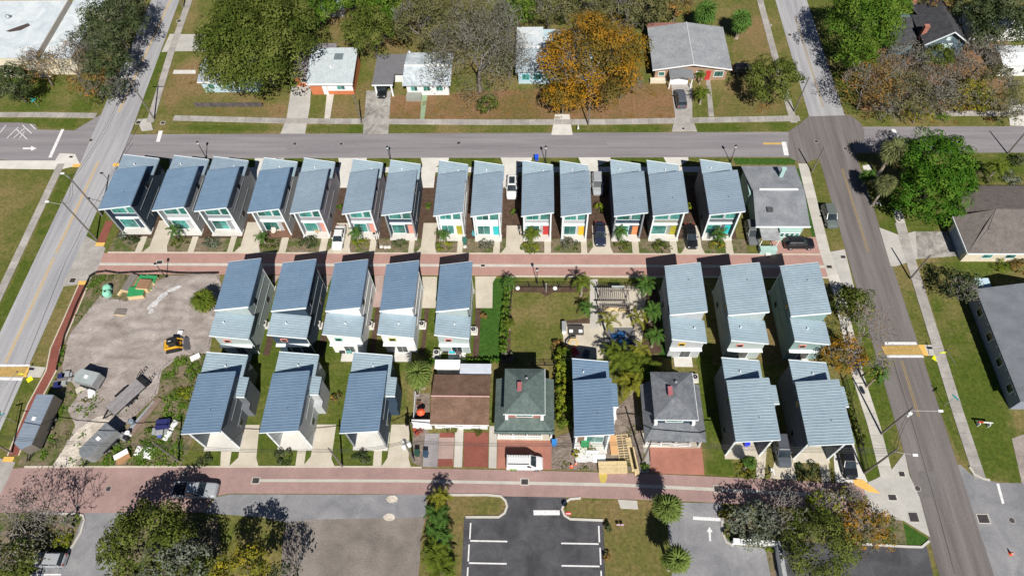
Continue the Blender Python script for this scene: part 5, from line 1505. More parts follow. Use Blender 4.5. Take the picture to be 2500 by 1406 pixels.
# ------------------------------------------------------------------ palms
def fan_frond():
    """costapalmate leaf: petiole, folded fan of blades whose tips hang"""
    m = MB()
    m.tube((0, 0, 0), (.6, 0, .16), .03, .018, 4)
    b = Vector((.55, 0, .15))
    for k in range(15):
        a = R(-120 + 240 * k / 14)
        l = 1.15 * (1 - .28 * abs(k - 7) / 7) * (.86 if k % 3 == 1 else 1.0)
        d = Vector((math.cos(a), math.sin(a), 0))
        s = Vector((-d.y, d.x, 0)) * .095
        mid = b + d * l * .5 + Vector((0, 0, .10 if k % 2 else .02))
        out = b + d * l * .82 + Vector((0, 0, -.10))
        tip = b + d * l * .97 + Vector((0, 0, -.46))
        m.face([b, mid - s, mid + s], k % 2)
        m.face([mid - s, out - s * .6, out + s * .6, mid + s], k % 2)
        m.face([out - s * .6, tip, out + s * .6], k % 2)
    return m


def feather_frond():
    m = MB()
    pts = [Vector((0, 0, 0)), Vector((.55, 0, .42)), Vector((1.15, 0, .55)), Vector((1.75, 0, .34)), Vector((2.2, 0, -.12))]
    for i in range(4):
        m.tube(pts[i], pts[i + 1], .032 - .006 * i, .026 - .006 * i, 4)
    for k in range(15):
        t = .5 + k * 3.45 / 14
        i = min(3, int(t))
        p = pts[i].lerp(pts[i + 1], t - i)
        dr = (pts[i + 1] - pts[i]).normalized()
        l = .78 * (1 - abs(k - 6) / 12)
        for s in (-1, 1):
            d = (dr * .45 + Vector((0, s, .12))).normalized()
            w = dr * .075
            tip = p + d * l + Vector((0, 0, -.16))
            m.face([p - w, p + d * l * .5 + w * .2 + Vector((0, 0, .03)), tip, p + w] if s > 0 else [p - w, p + w, tip, p + d * l * .5 + w * .2 + Vector((0, 0, .03))], k % 2)
    return m


_fr = {}
FCOL = {'sabal': ((.085, .125, .025), (.120, .160, .040)), 'gold': ((.140, .150, .018), (.180, .175, .022)), 'green': ((.045, .100, .018), (.075, .140, .028)), 'yellowgreen': ((.105, .135, .016), (.070, .105, .014)), 'dead': ((.22, .15, .06), (.26, .18, .08)), 'mute': ((.085, .100, .035), (.125, .135, .055))}


def frond_mesh(kind, tint):
    if (kind, tint) not in _fr:
        a, b = FCOL[tint]
        _fr[kind, tint] = (fan_frond() if kind == 'fan' else feather_frond()).mesh('frond', [leafmat('frond_%s_a' % tint, a), leafmat('frond_%s_b' % tint, b)])
    return _fr[kind, tint]


PALM_N = [0]


def palm(u, v, h, rpx, label, kind='fan', tint='sabal', n=26, group=None, stems=1):
    """palm whose crown at height h was read off the photo at u, v"""
    PALM_N[0] += 1
    g = random.Random(900 + PALM_N[0])
    c = at(u, v, h)
    r = rpx / ppm(c)
    t = thing('palm_tree', label, 'palm', (c.x, c.y, 0), g.uniform(0, 6), group)
    base = 1.75 if kind == 'fan' else 2.3
    k = r / base
    m = MB()
    for s in range(stems):
        ox = 0 if stems == 1 else g.uniform(-.5, .5) * r * .5
        oy = 0 if stems == 1 else g.uniform(-.5, .5) * r * .5
        m.lathe([(.26 * k + .06, 0), (.17 * k + .05, .4), (.14 * k + .04, h * .5), (.17 * k + .04, h * .9), (.2 * k + .03, h)], (ox, oy, 0), 8)
    m.build('trunk', BARK_P, t)
    for q in range(n):
        a = 2.39996 * q + g.uniform(-.2, .2)
        f = (q + .5) / n
        tilt = R(74 - 118 * f) if kind == 'fan' else R(52 - 78 * f)
        ox = oy = 0
        if stems > 1:
            ox, oy = g.uniform(-.5, .5) * r * .55, g.uniform(-.5, .5) * r * .55
        tn = tint
        if kind == 'fan' and f > .93:
            tn = 'gold' if tint != 'gold' else 'dead'
        link('frond', frond_mesh(kind, tn), t, (ox, oy, h + g.uniform(-.1, .1)), (g.uniform(-.45, .45), -tilt + g.uniform(-.15, .15), a), (k * g.uniform(.72, 1.15),) * 3)
    return t


GP = 'palms of the garden'
for a in (
        (1243, 690, 2.6, 22, 'small palm at the upper left corner of the garden', 'feather', 'green', 20), (1243, 790, 1.8, 20, 'small feathery palm halfway down the garden hedge', 'feather', 'yellowgreen', 16),
        (1422, 690, 3.8, 30, 'feather palm over the garden gate', 'feather', 'yellowgreen', 13), (1432, 752, 2.0, 24, 'low green palm at the left edge of the pergola', 'feather', 'green', 18),
        (1484, 786, 3.4, 32, 'star shaped gold feather palm in the middle of the patio', 'feather', 'gold', 10), (1556, 776, 3.4, 32, 'gold feather palm right of the pale patio', 'feather', 'gold', 11),
        (1492, 858, 3.2, 30, 'gold feather palm left of the blue chairs', 'feather', 'yellowgreen', 13), (1560, 852, 3.2, 32, 'gold feather palm right of the blue chairs', 'feather', 'gold', 14),
        (1578, 698, 3.2, 30, 'bushy palm at the upper right corner of the garden', 'feather', 'green', 26), (1592, 762, 3.2, 28, 'bushy palm, second down the right garden edge', 'feather', 'green', 26),
        (1598, 822, 3.0, 28, 'bushy palm, third down the right garden edge', 'feather', 'green', 26)):
    palm(a[0], a[1], a[2], a[3], a[4], a[5], a[6], a[7], GP)
palm(1520, 880, 2.6, 44, 'areca palm clump, left part, behind the blue roof', 'feather', 'yellowgreen', 34, 'areca clumps', 4)
palm(1572, 905, 2.6, 42, 'areca palm clump, right part, beside the grey hipped house', 'feather', 'yellowgreen', 34, 'areca clumps', 4)
palm(1542, 935, 2.4, 40, 'areca palm clump, lowest part, above the lumber', 'feather', 'gold', 34, 'areca clumps', 4)
for a in (
        (495, 733, 2.6, 34, 'yellow green fan palm beside the bare dirt plot', 'fan', 'yellowgreen', 34), (1023, 915, 4.2, 42, 'tall shaggy fan palm left of the brown roof', 'fan', 'sabal', 40),
        (1627, 1240, 5.0, 44, 'shaggy fan palm beside the lower right entrance, upper one', 'fan', 'sabal', 42), (1650, 1368, 5.0, 44, 'shaggy fan palm at the bottom edge, lower one', 'fan', 'sabal', 42),
        (2180, 370, 6.0, 38, 'shaggy fan palm at the right crossing corner, upper one', 'fan', 'mute', 40), (2162, 452, 5.0, 32, 'shaggy fan palm at the right crossing corner, lower one', 'fan', 'mute', 36),
        (2120, 430, 2.5, 22, 'small shadowed fan palm at the kerb ramp', 'fan', 'green', 24),
        (1810, 52, 4.0, 34, 'round fan palm in the brown yard at the top right', 'fan', 'green', 40), (1722, 35, 4.5, 36, 'round fan palm behind the large grey roof', 'fan', 'green', 40),
        (1830, 1128, 2.6, 22, 'fan palm with yellow skirt before the slate house', 'fan', 'green', 24), (2145, 915, 4.0, 28, 'green feather palm beside the tan crossing', 'feather', 'green', 16),
        (1715, 230, 2.4, 24, 'yellow green palm beside the grey car driveway', 'feather', 'yellowgreen', 22), (1712, 185, 2.0, 17, 'small yellow green palm before the brick house', 'feather', 'yellowgreen', 16),
        (2435, 410, 3.0, 28, 'gold palm in the bed above the brown hipped house', 'feather', 'yellowgreen', 22), (425, 565, 2.0, 22, 'small palm before the second front row house', 'feather', 'green', 16),
        (868, 570, 2.2, 21, 'small palm before the sixth front row house', 'feather', 'green', 18), (640, 580, 1.8, 20, 'small palm before the fourth front row house', 'feather', 'green', 16),
        (1082, 575, 2.4, 21, 'small palm before the eighth front row house', 'feather', 'green', 18), (1300, 573, 1.9, 24, 'bushy palm before the tenth front row house', 'feather', 'yellowgreen', 26),
        (1515, 568, 2.4, 23, 'small palm before the twelfth front row house', 'feather', 'green', 18), (1757, 575, 2.2, 24, 'bushy palm before the last front row house', 'feather', 'green', 22)):
    palm(a[0], a[1], a[2], a[3], a[4], a[5], a[6], a[7], 'single palms')
for k, (u, v, r_) in enumerate(((1075, 1215, 30), (1068, 1255, 34), (1075, 1300, 36), (1062, 1345, 40), (1082, 1385, 40))):
    palm(u, v, 2.6 - .1 * k, r_, 'areca palm clump in the row left of the dark car park, %s from the top' % ORD[k], 'feather', ('gold', 'green', 'green', 'yellowgreen', 'yellowgreen')[k], 30, 'areca row by the car park', 4)


# ------------------------------------------------------------------ shrubs and hedges
SN = [0]


def shrub(u, v, rpx, label, pal='oak', h=1.0, dens=1.0, asp=1.0, leaf=.26, group='shrubs', name='shrub'):
    SN[0] += 1
    c = at(u, v, h * .5)
    r = rpx / ppm(c)
    t = thing(name, label, 'shrub', (c.x, c.y, 0), 0, group)
    m = MB()
    g = random.Random(SN[0])
    for k in range(4):
        m.tube((0, 0, 0), (g.uniform(-.5, .5) * r, g.uniform(-.5, .5) * r * asp, h * .6), .035, .02, 4)
    m.build('stems', BARK, t)
    leaf_cloud('foliage', t, pal, (r, r * asp, h * .6), int(r * r * 170 * dens * max(.5, asp)) + 70, leaf, 5000 + SN[0], clumps=14, cz=h * .42, flat=.9)
    return t


for k, (u, v, r_, pal) in enumerate(((318, 585, 24, 'dark'), (300, 575, 14, 'silver'), (440, 592, 20, 'oak'), (520, 590, 26, 'silver'), (655, 596, 26, 'oak'), (752, 592, 26, 'dark'), (880, 592, 22, 'lime'), (975, 592, 18, 'dark'),
                                     (1086, 600, 22, 'lime'), (1190, 600, 18, 'silver'), (1292, 606, 24, 'lime'), (1395, 600, 24, 'dark'), (1520, 600, 22, 'oak'), (1610, 600, 26, 'oak'), (1752, 596, 24, 'yellow'))):
    shrub(u, v, r_, 'low mixed planting at the lane, %s from the left' % (ORD + ('fifteenth',))[k], pal, .6, .9, .75)
for k, (u, v, r_, pal, h, lab) in enumerate((
        (1046, 503, 10, 'bright', 1.0, 'green bush on the mulch right of the navy house'), (1254, 518, 10, 'bright', .9, 'round green bush on the mulch right of the ninth front row house'), (1464, 508, 14, 'lime', 1.8, 'tall lime bush right of the yellow door house'),
        (1684, 508, 12, 'lime', 1.6, 'lime bush left of the last front row house'), (828, 505, 8, 'bright', .8, 'small green bush right of the mauve house'), (1186, 596, 18, 'grey', 1.2, 'grey leafless ball shrub before the teal door house'),
        (1387, 592, 17, 'grey', 1.2, 'grey leafless ball shrub before the yellow door house'), (1365, 845, 20, 'rust', 1.4, 'reddish brown shrub at the left of the patio'), (1235, 870, 22, 'grey', 1.2, 'grey brown shrub at the lower left of the garden'),
        (1180, 770, 9, 'rust', .9, 'small young tree on the bright turf'), (510, 215, 20, 'bright', 1.8, 'bright green bush before the small blue house'), (768, 205, 12, 'lime', 1.6, 'yellow green bush before the orange house'),
        (1210, 1010, 8, 'dark', 1, 'dark bush between brown roof and green roof'), (2440, 640, 26, 'lime', 1.2, 'lime shrubs before the brown hipped house, left'), (2490, 650, 24, 'rust', 1.2, 'reddish shrubs before the brown hipped house, right'),
        (2400, 430, 26, 'olive', 1.2, 'olive shrub above the brown hipped house'), (2470, 435, 24, 'silver', 1.0, 'pale flowering shrub above the brown hipped house'), (2350, 425, 20, 'olive', 1.0, 'low shrub beside the round tree'), (2490, 395, 22, 'dark', 1.5, 'dark bush at the right edge above the brown hipped house'),
        (2300, 285, 18, 'bright', 1.2, 'green bush on the right verge above the street'), (1880, 1330, 14, 'lime', .8, 'small bush beside the white wall'), (1765, 1255, 12, 'yellow', 1.0, 'yellow bush by the red stop sign'), (1780, 1300, 16, 'olive', 1.0, 'olive shrub at the lower right entrance'),
        (930, 900, 10, 'dark', 1.0, 'dark shrub behind the third lower house'), (820, 970, 14, 'rust', 1.0, 'brown shrub in the grass left of the third lower house'), (1100, 1042, 18, 'oak', .5, 'flower bed at the foot of the brown roofed house, left'), (1165, 1042, 18, 'oak', .5, 'flower bed at the foot of the brown roofed house, right'),
        (1022, 1050, 14, 'red', .6, 'red flowering bush left of the brown roofed house'), (170, 1270, 18, 'bright', .8, 'bright shrub on the planted corner island'), (150, 1320, 24, 'lime', .8, 'lime shrub on the planted corner island'), (110, 1335, 20, 'olive', .8, 'olive shrub on the planted corner island'),
        (1485, 1290, 10, 'dark', 1.2, 'dark slim shrub beside the dark car park, upper'), (1482, 1360, 10, 'rust', 1.2, 'rusty slim shrub beside the dark car park, lower'), (2090, 780, 14, 'bright', 1.2, 'green fern beside the teal house'),
        (1440, 1010, 6, 'lime', .8, 'small weed beside the unfinished house'), (1405, 1105, 10, 'yellow', .8, 'yellow weeds near the orange cones'), (1575, 1140, 10, 'bright', .7, 'small plant at the foot of the leaning pole'),
        (360, 1050, 12, 'bright', .5, 'green weeds between the trailers'), (470, 905, 20, 'bright', .5, 'green weeds on the dirt plot, upper patch'), (445, 960, 22, 'lime', .5, 'green weeds on the dirt plot, lower patch'), (300, 1110, 18, 'bright', .5, 'green weeds beside the silver trailer'),
        (500, 1120, 20, 'dark', .6, 'low planting before the first lower house'), (695, 1112, 22, 'dark', .6, 'low planting before the second lower house'), (885, 1112, 22, 'dark', .6, 'low planting before the third lower house'), (1968, 1140, 24, 'dark', .5, 'low planting before the last lower right house'), (1815, 1145, 20, 'yellow', .5, 'low planting before the blue bin house'))):
    shrub(u, v, r_, lab, pal, h)


def hedge(pts, w, h, label, pal, n, leaf=.3):
    SN[0] += 1
    P_ = [at(*p, 0) for p in pts]
    t = thing('hedge', label, 'hedge', (P_[0].x, P_[0].y, 0))
    m = MB()
    for i in range(12):
        q = P_[0].lerp(P_[1], (i + .5) / 12) - P_[0]
        m.tube((q.x, q.y, 0), (q.x + .1, q.y, h * .7), .04, .02, 4)
    m.build('stems', BARK, t)
    d = P_[1] - P_[0]
    k = max(2, int(d.length / (w * .9)))
    for i in range(k):
        c = d * ((i + .5) / k)
        o = leaf_cloud('foliage', t, pal, (w * .62, w * .75, h * .62), n // k, leaf, 7000 + SN[0] * 20 + i, clumps=14, cz=h * .45)
        o.location = (c.x, c.y, 0)


hedge([(1376, 1052), (1373, 872)], 2.0, 3.2, 'tall yellow green hedge between green roof and blue roof', 'lime', 3600)
hedge([(1228, 868), (1240, 705)], 1.1, 1.6, 'dark green hedge at the left of the garden', 'bright', 1500)
hedge([(2060, 960), (2105, 1090)], .8, 1.0, 'low clipped hedge beside the last lower right house', 'oak', 800)
hedge([(1040, 886), (1220, 886)], .5, 1.2, 'dark hedge behind the brown roofed house', 'round', 900)


# ------------------------------------------------------------------ weeds and litter nobody could count
def scatter(name, polys, n, pal, leaf, label, seed, zt=.25):
    g = np.random.default_rng(seed)
    pts = []
    for poly, share in polys:
        q = np.array(XY(poly))
        lo, hi = q.min(0), q.max(0)
        need = int(n * share)
        cl = lo + (hi - lo) * g.random((max(4, need // 40), 2))
        k = 0
        while k < need:
            c = cl[g.integers(len(cl))] + g.normal(size=2) * .35
            ins = False
            for i in range(len(q)):
                a_, b_ = q[i], q[(i + 1) % len(q)]
                if (a_[1] > c[1]) != (b_[1] > c[1]) and c[0] < (b_[0] - a_[0]) * (c[1] - a_[1]) / (b_[1] - a_[1]) + a_[0]:
                    ins = not ins
            k += 1
            if ins:
                pts.append((c[0], c[1], g.uniform(.04, zt)))
    m = MB()
    for x, y, z in pts:
        a = g.uniform(0, 6.28)
        s = leaf * g.uniform(.5, 1.3)
        dx, dy = math.cos(a) * s, math.sin(a) * s
        m.face([(x - dx * .5, y - dy * .5, z), (x - dy * .3, y + dx * .3, z + .05), (x + dx * .5, y + dy * .5, z + s * .25), (x + dy * .3, y - dx * .3, z + .02)], int(g.integers(len(LM[pal]))))
    o = m.build(name, LM[pal])
    tag(o, label, name.replace('_', ' '), None, 'stuff')


WP = [([(225, 675), (420, 668), (330, 695), (250, 720), (205, 770), (165, 830), (150, 900), (140, 890), (180, 780)], .25), ([(440, 865), (515, 865), (480, 1000), (440, 1136), (330, 1136), (400, 1000), (395, 920)], .35),
      ([(150, 960), (260, 950), (330, 1020), (290, 1060), (230, 1130), (90, 1137), (130, 1050)], .2), ([(250, 1090), (440, 1060), (440, 1138), (250, 1138)], .2)]
scatter('weeds', WP, 5200, 'bright', .34, 'ragged green weeds round the bare building plot', 11, .3)
scatter('weeds', WP, 2200, 'olive', .3, 'dry brown weeds mixed in round the building plot', 12, .22)
scatter('leaf_litter', [([(400, 180), (690, 250), (690, 285), (410, 280)], .12), ([(950, 235), (1640, 200), (1650, 290), (950, 292)], .4), ([(2100, 200), (2460, 200), (2460, 306), (2100, 306)], .25), ([(1790, 60), (1925, 280), (1740, 285)], .12), ([(780, 20), (1050, 20), (1040, 130), (880, 130)], .11)], 5200, 'rust', .26, 'fallen brown leaves on the upper yards', 13, .06)
scatter('weeds', [([(270, 1262), (530, 1262), (560, 1400), (300, 1400)], .3), ([(1765, 1262), (2200, 1262), (2215, 1332), (1890, 1325)], .3), ([(0, 1258), (195, 1256), (165, 1350), (0, 1400)], .2), ([(1345, 1070), (1405, 1050), (1560, 1000), (1560, 1150), (1345, 1146)], .2)], 2600, 'olive', .3, 'low weeds on the planted banks along the bottom', 14, .25)

# ================================================================== VEHICLES
def paint(nm, c, r=.28):
    return pm('car_paint_' + nm, c, tuple(min(1, x * 1.05 + .002) for x in c), s=.5, r=r, metal=.15, spec=.6)


HEADL = plain('lamp_clear', (.75, .78, .80), r=.15)
TAILL = plain('lamp_red', (.35, .015, .012), r=.2)


def loft(sec):
    """skin through cross-sections given as lists of points"""
    m = MB()
    n = len(sec[0])
    for s in sec:
        m.v += [tuple(p) for p in s]
    for i in range(len(sec) - 1):
        for j in range(n):
            k = (j + 1) % n
            m.f.append((i * n + j, i * n + k, (i + 1) * n + k, (i + 1) * n + j))
            m.m.append(0)
    m.f.append(tuple(range(n - 1, -1, -1)))
    m.m.append(0)
    m.f.append(tuple(range((len(sec) - 1) * n, len(sec) * n)))
    m.m.append(0)
    return m


CARS = {  # length, width, stations (x, top z, half-width factor), cabin (base rear, base front, roof rear, roof front, belt z, roof z)
    'sedan': (4.6, 1.8, [(-2.3, .72, .80), (-2.18, .92, .93), (-1.5, .98, 1), (0, .95, 1), (1.2, .93, 1), (1.9, .84, .95), (2.2, .74, .86), (2.3, .6, .76)], (-1.75, 1.05, -1.05, .25, .93, 1.42)),
    'suv': (4.6, 1.88, [(-2.3, .85, .86), (-2.22, 1.02, .95), (-1.5, 1.06, 1), (0, 1.05, 1), (1.1, 1.04, 1), (1.8, .98, .96), (2.18, .88, .88), (2.3, .7, .8)], (-2.15, 1.15, -1.85, .35, 1.04, 1.68)),
    'hatch': (4.2, 1.76, [(-2.1, .8, .84), (-2.02, .98, .94), (-1.4, 1.0, 1), (0, .97, 1), (1.1, .94, 1), (1.75, .85, .95), (2.0, .75, .86), (2.1, .6, .76)], (-2.0, 1.05, -1.6, .25, .95, 1.48)),
    'van': (4.85, 1.88, [(-2.42, 1.0, .94), (-2.38, 1.12, .97), (-1.5, 1.14, 1), (0, 1.12, 1), (1.3, 1.08, 1), (1.95, .98, .94), (2.3, .86, .86), (2.42, .65, .78)], (-2.38, 1.5, -2.3, .75, 1.1, 1.86)),
    'pickup': (5.8, 2.0, [(-2.9, .9, .95), (-2.86, 1.05, .98), (-1.5, 1.07, 1), (0, 1.07, 1), (1.4, 1.08, 1), (2.4, 1.04, .97), (2.75, .95, .92), (2.9, .7, .86)], (-1.05, 1.45, -.75, .75, 1.06, 1.82)),
}


def car(u, v, rz, kind, c, label, dark_roof=False, rack=False, zc=.7):
    """parked vehicle: centre read off the photo at u, v; rz: heading of its nose from +x"""
    p = at(u, v, zc)
    L_, W_, st, (cr, cf, rr, rf, zb, zr) = CARS[kind]
    t = thing({'pickup': 'pickup_truck', 'van': 'cargo_van', 'suv': 'parked_suv'}.get(kind, 'parked_car'), label, 'car' if kind not in ('pickup', 'van') else ('truck' if kind == 'pickup' else 'van'), (p.x, p.y, Z_DRIVE + .01), R(rz))
    hw = W_ / 2
    sec = []
    for x, z, f in st:
        w = hw * f
        sec.append([(x, -w * .9, .26), (x, -w, .42), (x, -w, z * .8), (x, -w * .93, z - .05), (x, -w * .78, z), (x, 0, z + .025), (x, w * .78, z), (x, w * .93, z - .05), (x, w, z * .8), (x, w, .42), (x, w * .9, .26)])
    body = loft(sec).build('body', c, t, smooth=False)
    bw, tw = hw * .9, hw * .74
    a = [(cr, -bw, zb), (cf, -bw * .93, zb), (cf, bw * .93, zb), (cr, bw, zb)]
    b = [(rr, -tw, zr), (rf, -tw, zr), (rf, tw, zr), (rr, tw, zr)]
    solid = kind == 'van'
    cab = MB().hexa(a + b).build('cabin', c if solid else GLASS_D, t)
    if solid:
        e = .015
        MB().face([(cf + e, -bw * .86, zb + .04), (cf + e, bw * .86, zb + .04), (rf + e + .06, tw * .9, zr - .05), (rf + e + .06, -tw * .9, zr - .05)]).build('windscreen', GLASS_D, cab)
        for s in (-1, 1):
            MB().face([(cf - .5, s * (bw * .94 + .012), zb + .06), (.35, s * (bw * .955 + .012), zb + .06), (.35, s * (tw * 1.03 + .012), zr - .12), (rf - .12, s * (tw * 1.03 + .012), zr - .12)][::s]).build('side_window', GLASS_D, cab)
    roof = MB().hexa([(rr - .06, -tw - .02, zr - .03), (rf + .04, -tw - .02, zr - .03), (rf + .04, tw + .02, zr - .03), (rr - .06, tw + .02, zr - .03), (rr + .04, -tw * .9, zr + .035), (rf - .08, -tw * .9, zr + .035), (rf - .08, tw * .9, zr + .035), (rr + .04, tw * .9, zr + .035)]).build('roof', c, t)
    if dark_roof:
        MB().box(rr + .35, rf - .35, -tw * .7, tw * .7, zr + .036, zr + .045).build('sunroof', GLASS_D, roof)
    if not solid:
        for s in (-1, 1):                                                   # door pillars
            for f in (.06, .5, .94):
                xb, xt = cr + (cf - cr) * f, rr + (rf - rr) * f
                MB().tube((xb, s * bw * (1 - .04 * f), zb), (xt, s * tw, zr), .045, n=4).build('pillar', c, cab)
    for s in (-1, 1):
        MB().box(L_ / 2 - .22, L_ / 2 - .06, s * hw * .5, s * hw * .78, .62, .74).build('headlight', HEADL, t)
        MB().box(-L_ / 2 - .01, -L_ / 2 + .12, s * hw * .55, s * hw * .84, .72, .92).build('taillight', TAILL, t)
        MB().box(cf - .75, cf - .6, s * hw * .93, s * (hw + .16), zb - .02, zb + .13).build('mirror', c, t)
        for xx in (-L_ * .31, L_ * .32):
            w = MB()
            w.tube((xx, s * (hw - .2), .33), (xx, s * (hw + .012), .33), .33, n=12)
            wo = w.build('wheel', RUBBER, t)
            MB().tube((xx, s * (hw + .012), .33), (xx, s * (hw + .03), .33), .2, .17, n=10).build('rim', STEEL, wo)
    if kind == 'pickup':
        bed = MB().box(-2.78, -1.1, -hw * .8, hw * .8, 1.075, 1.1).build('bed_floor', BLACK, t)
        for s in (-1, 1):
            MB().box(-2.82, -1.06, s * hw * .8, s * hw * .96, 1.08, 1.22).build('bed_rail', c, t)
        MB().box(-2.86, -2.76, -hw * .8, hw * .8, 1.08, 1.22).build('tailgate', c, t)
        MB().box(-2.2, -1.4, -.4, .3, 1.1, 1.35).build('bed_load', BLACK, t)
    if rack:
        for s in (-1, 1):
            MB().box(-2.2, .6, s * tw * .92 - .03, s * tw * .92 + .03, zr + .12, zr + .18).build('rack_rail', BLACK, t)
        for k in range(9):
            MB().box(-2.15 + k * .33, -2.1 + k * .33, tw * .35, tw * .92, zr + .17, zr + .22).build('rack_rung', STEEL, t)
        MB().box(-2.0, -1.0, -hw - .02, -hw, .55, .95).build('side_decal', plain('decal_green', (.16, .34, .03)), t)
    return t


P_WHITE = paint('white', (.72, .73, .73))
P_SILVER = paint('silver', (.36, .38, .40))
P_GREY = paint('grey', (.15, .16, .165))
P_NAVY = paint('navy', (.022, .028, .055))
P_BLACK = paint('black', (.012, .013, .016))
P_SLATE = paint('slate', (.09, .10, .12))
P_GREEN = paint('grey_green', (.13, .155, .145))
car(827, 580, -90, 'sedan', P_WHITE, 'white sedan on the driveway right of the mauve house')
car(1250, 458, -90, 'suv', P_WHITE, 'white car with dark sunroof between front row houses', True)
car(1459, 449, -90, 'suv', P_SILVER, 'silver car parked behind the yellow door house')
car(1465, 571, -90, 'sedan', P_NAVY, 'dark blue sedan on the driveway below the lime bush')
car(1687, 577, -90, 'sedan', P_BLACK, 'black sedan on the driveway left of the last front row house')
car(1951, 594, 0, 'suv', P_BLACK, 'black car parked crossways beside the flat grey house')
car(2026, 528, -90, 'suv', P_GREEN, 'grey green car parked at the kerb of the east street')
car(478, 1196, 0, 'pickup', P_SILVER, 'silver pickup truck on the lower brick lane')
car(1281, 1128, 0, 'van', P_WHITE, 'white work van with ladder rack on the brick forecourt', rack=True, zc=1.0)
car(120, 1366, 180, 'hatch', P_SILVER, 'silver hatchback in the bottom left car park')
car(1662, 241, 90, 'suv', P_SLATE, 'slate grey car on the grey driveway at the top')
car(1818, 171, 0, 'suv', P_BLACK, 'black car in the shade right of the large grey roof')
car(934, 217, -90, 'sedan', P_BLACK, 'dark car under the carport')
car(1909, 1098, -90, 'suv', P_SLATE, 'grey car under the slate house, lower right')
car(2070, 1126, -90, 'sedan', P_BLACK, 'black car on the last lower right driveway')
car(1836, 568, -90, 'suv', P_GREY, 'grey boxy car left of the flat grey house')


# ------------------------------------------------------------------ trailers and machines on the plot
def wheelset(t, xs, y, r=.36, w=.24):
    for xx in xs:
        for s in (-1, 1):
            wo = MB().tube((xx, s * (y - w), r), (xx, s * y, r), r, n=12).build('wheel', RUBBER, t)
            MB().tube((xx, s * y, r), (xx, s * (y + .02), r), r * .55, n=8).build('rim', STEEL, wo)


def box_trailer(u, v, rz, L_, W_, H_, side, top, label, round_=0.0, vnose=.8):
    p = at(u, v, H_ / 2)
    t = thing('enclosed_trailer', label, 'trailer', (p.x, p.y, 0), R(rz))
    h = W_ / 2
    pl = [(-L_ / 2, -h), (L_ / 2, -h), (L_ / 2 + vnose, 0), (L_ / 2, h), (-L_ / 2, h)] if not round_ else [(-L_ / 2, -h), (L_ / 2, -h)] + [(L_ / 2 + vnose * math.sin(a * math.pi / 8), -h * math.cos(a * math.pi / 8)) for a in range(1, 8)] + [(L_ / 2, h), (-L_ / 2, h)]
    MB().prism(pl, .5, H_).build('body', side, t)
    sc = [(x * .995, y * .985) for x, y in pl]
    rf = MB().prism(sc, H_, H_ + .07).build('roof', top, t)
    for k in range(int(L_ / .6)):
        xx = -L_ / 2 + (k + .5) * .6
        MB().box(xx - .02, xx + .02, -h * .95, h * .95, H_ + .07, H_ + .085).build('roof_seam', GALV, rf)
    MB().box(-.25, .25, -.25, .25, H_ + .07, H_ + .2).build('roof_vent', WHITE, rf)
    MB().box(-L_ / 2 - .03, -L_ / 2, -h * .9, h * .9, .6, H_ - .1).build('rear_door', GALV, t)
    for s in (-1, 1):
        MB().tube((L_ / 2 + vnose * .5, s * .4, .5), (L_ / 2 + vnose + 1.0, 0, .5), .06, n=5).build('tongue', BLACK, t)
        MB().box(-1.3, 1.1, s * h, s * (h + .22), .82, .9).build('mudguard', BLACK, t)
    MB().tube((L_ / 2 + vnose + .7, 0, 0), (L_ / 2 + vnose + .7, 0, .75), .05, n=6).build('jack', BLACK, t)
    wheelset(t, (-.75, .45), h + .2)
    return t


TR_S = pm('trailer_roof', (.25, .31, .385), (.29, .35, .425), s=.8, r=.4, metal=.3)
TR_G = pm('trailer_side_taupe', (.14, .125, .11), (.17, .155, .135), s=1, r=.45)
TR_A = pm('trailer_side_grey', (.20, .21, .215), (.25, .26, .265), s=1, r=.4)
TR_R2 = pm('trailer_roof_grey', (.20, .22, .235), (.27, .29, .305), s=.8, r=.4, metal=.3)
TR_R3 = pm('trailer_roof_sage', (.27, .31, .31), (.33, .37, .37), s=.8, r=.45)
box_trailer(98, 1030, -92, 7.2, 2.5, 2.5, TR_G, TR_S, 'long taupe enclosed trailer with blue grey roof beside the brick path')
box_trailer(252, 1078, -122, 4.2, 2.1, 2.3, TR_A, TR_R2, 'grey enclosed trailer with rounded nose on the sand', 1.0)
box_trailer(221, 927, 167, 3.1, 2.0, 2.0, TR_A, TR_R3, 'short sage grey enclosed trailer on the dirt plot', 0, .35)
p = at(306, 968, .8)
t = thing('flatbed_trailer', 'open flatbed trailer with grey plank deck and raised ramps', 'trailer', (p.x, p.y, 0), R(-125))
MB().box(-2.7, 2.7, -1.1, 1.1, .58, .7).build('frame', BLACK, t)
for k in range(9):
    MB().box(-2.65, 2.65, -1.05 + k * .235, -.84 + k * .235, .7, .75).build('plank', pm('deck_plank', (.20, .185, .19), (.27, .255, .26), s=2, r=.85, orand=.12), t)
for s in (-1, 1):
    MB().box(-1.0, .9, s * 1.1, s * 1.4, .75, .83).build('mudguard', BLACK, t)
    MB().tube((2.7, s * .6, .6), (4.0, 0, .55), .07, n=5).build('tongue', BLACK, t)
    r_ = MB()
    for k in range(5):
        r_.box(-2.75 - k * .32, -2.65 - k * .32, s * .95 - .2, s * .95 + .2, .68 + k * .18, .75 + k * .18)
    for q in (-.2, .2):
        r_.tube((-2.6, s * .95 + q, .65), (-4.1, s * .95 + q, 1.55), .035, n=4)
    r_.build('ramp', BLACK, t)
MB().box(-3.4, -2.72, -1.1, 1.1, .55, .72).build('beaver_tail', BLACK, t)
wheelset(t, (-.5, .4), 1.36)
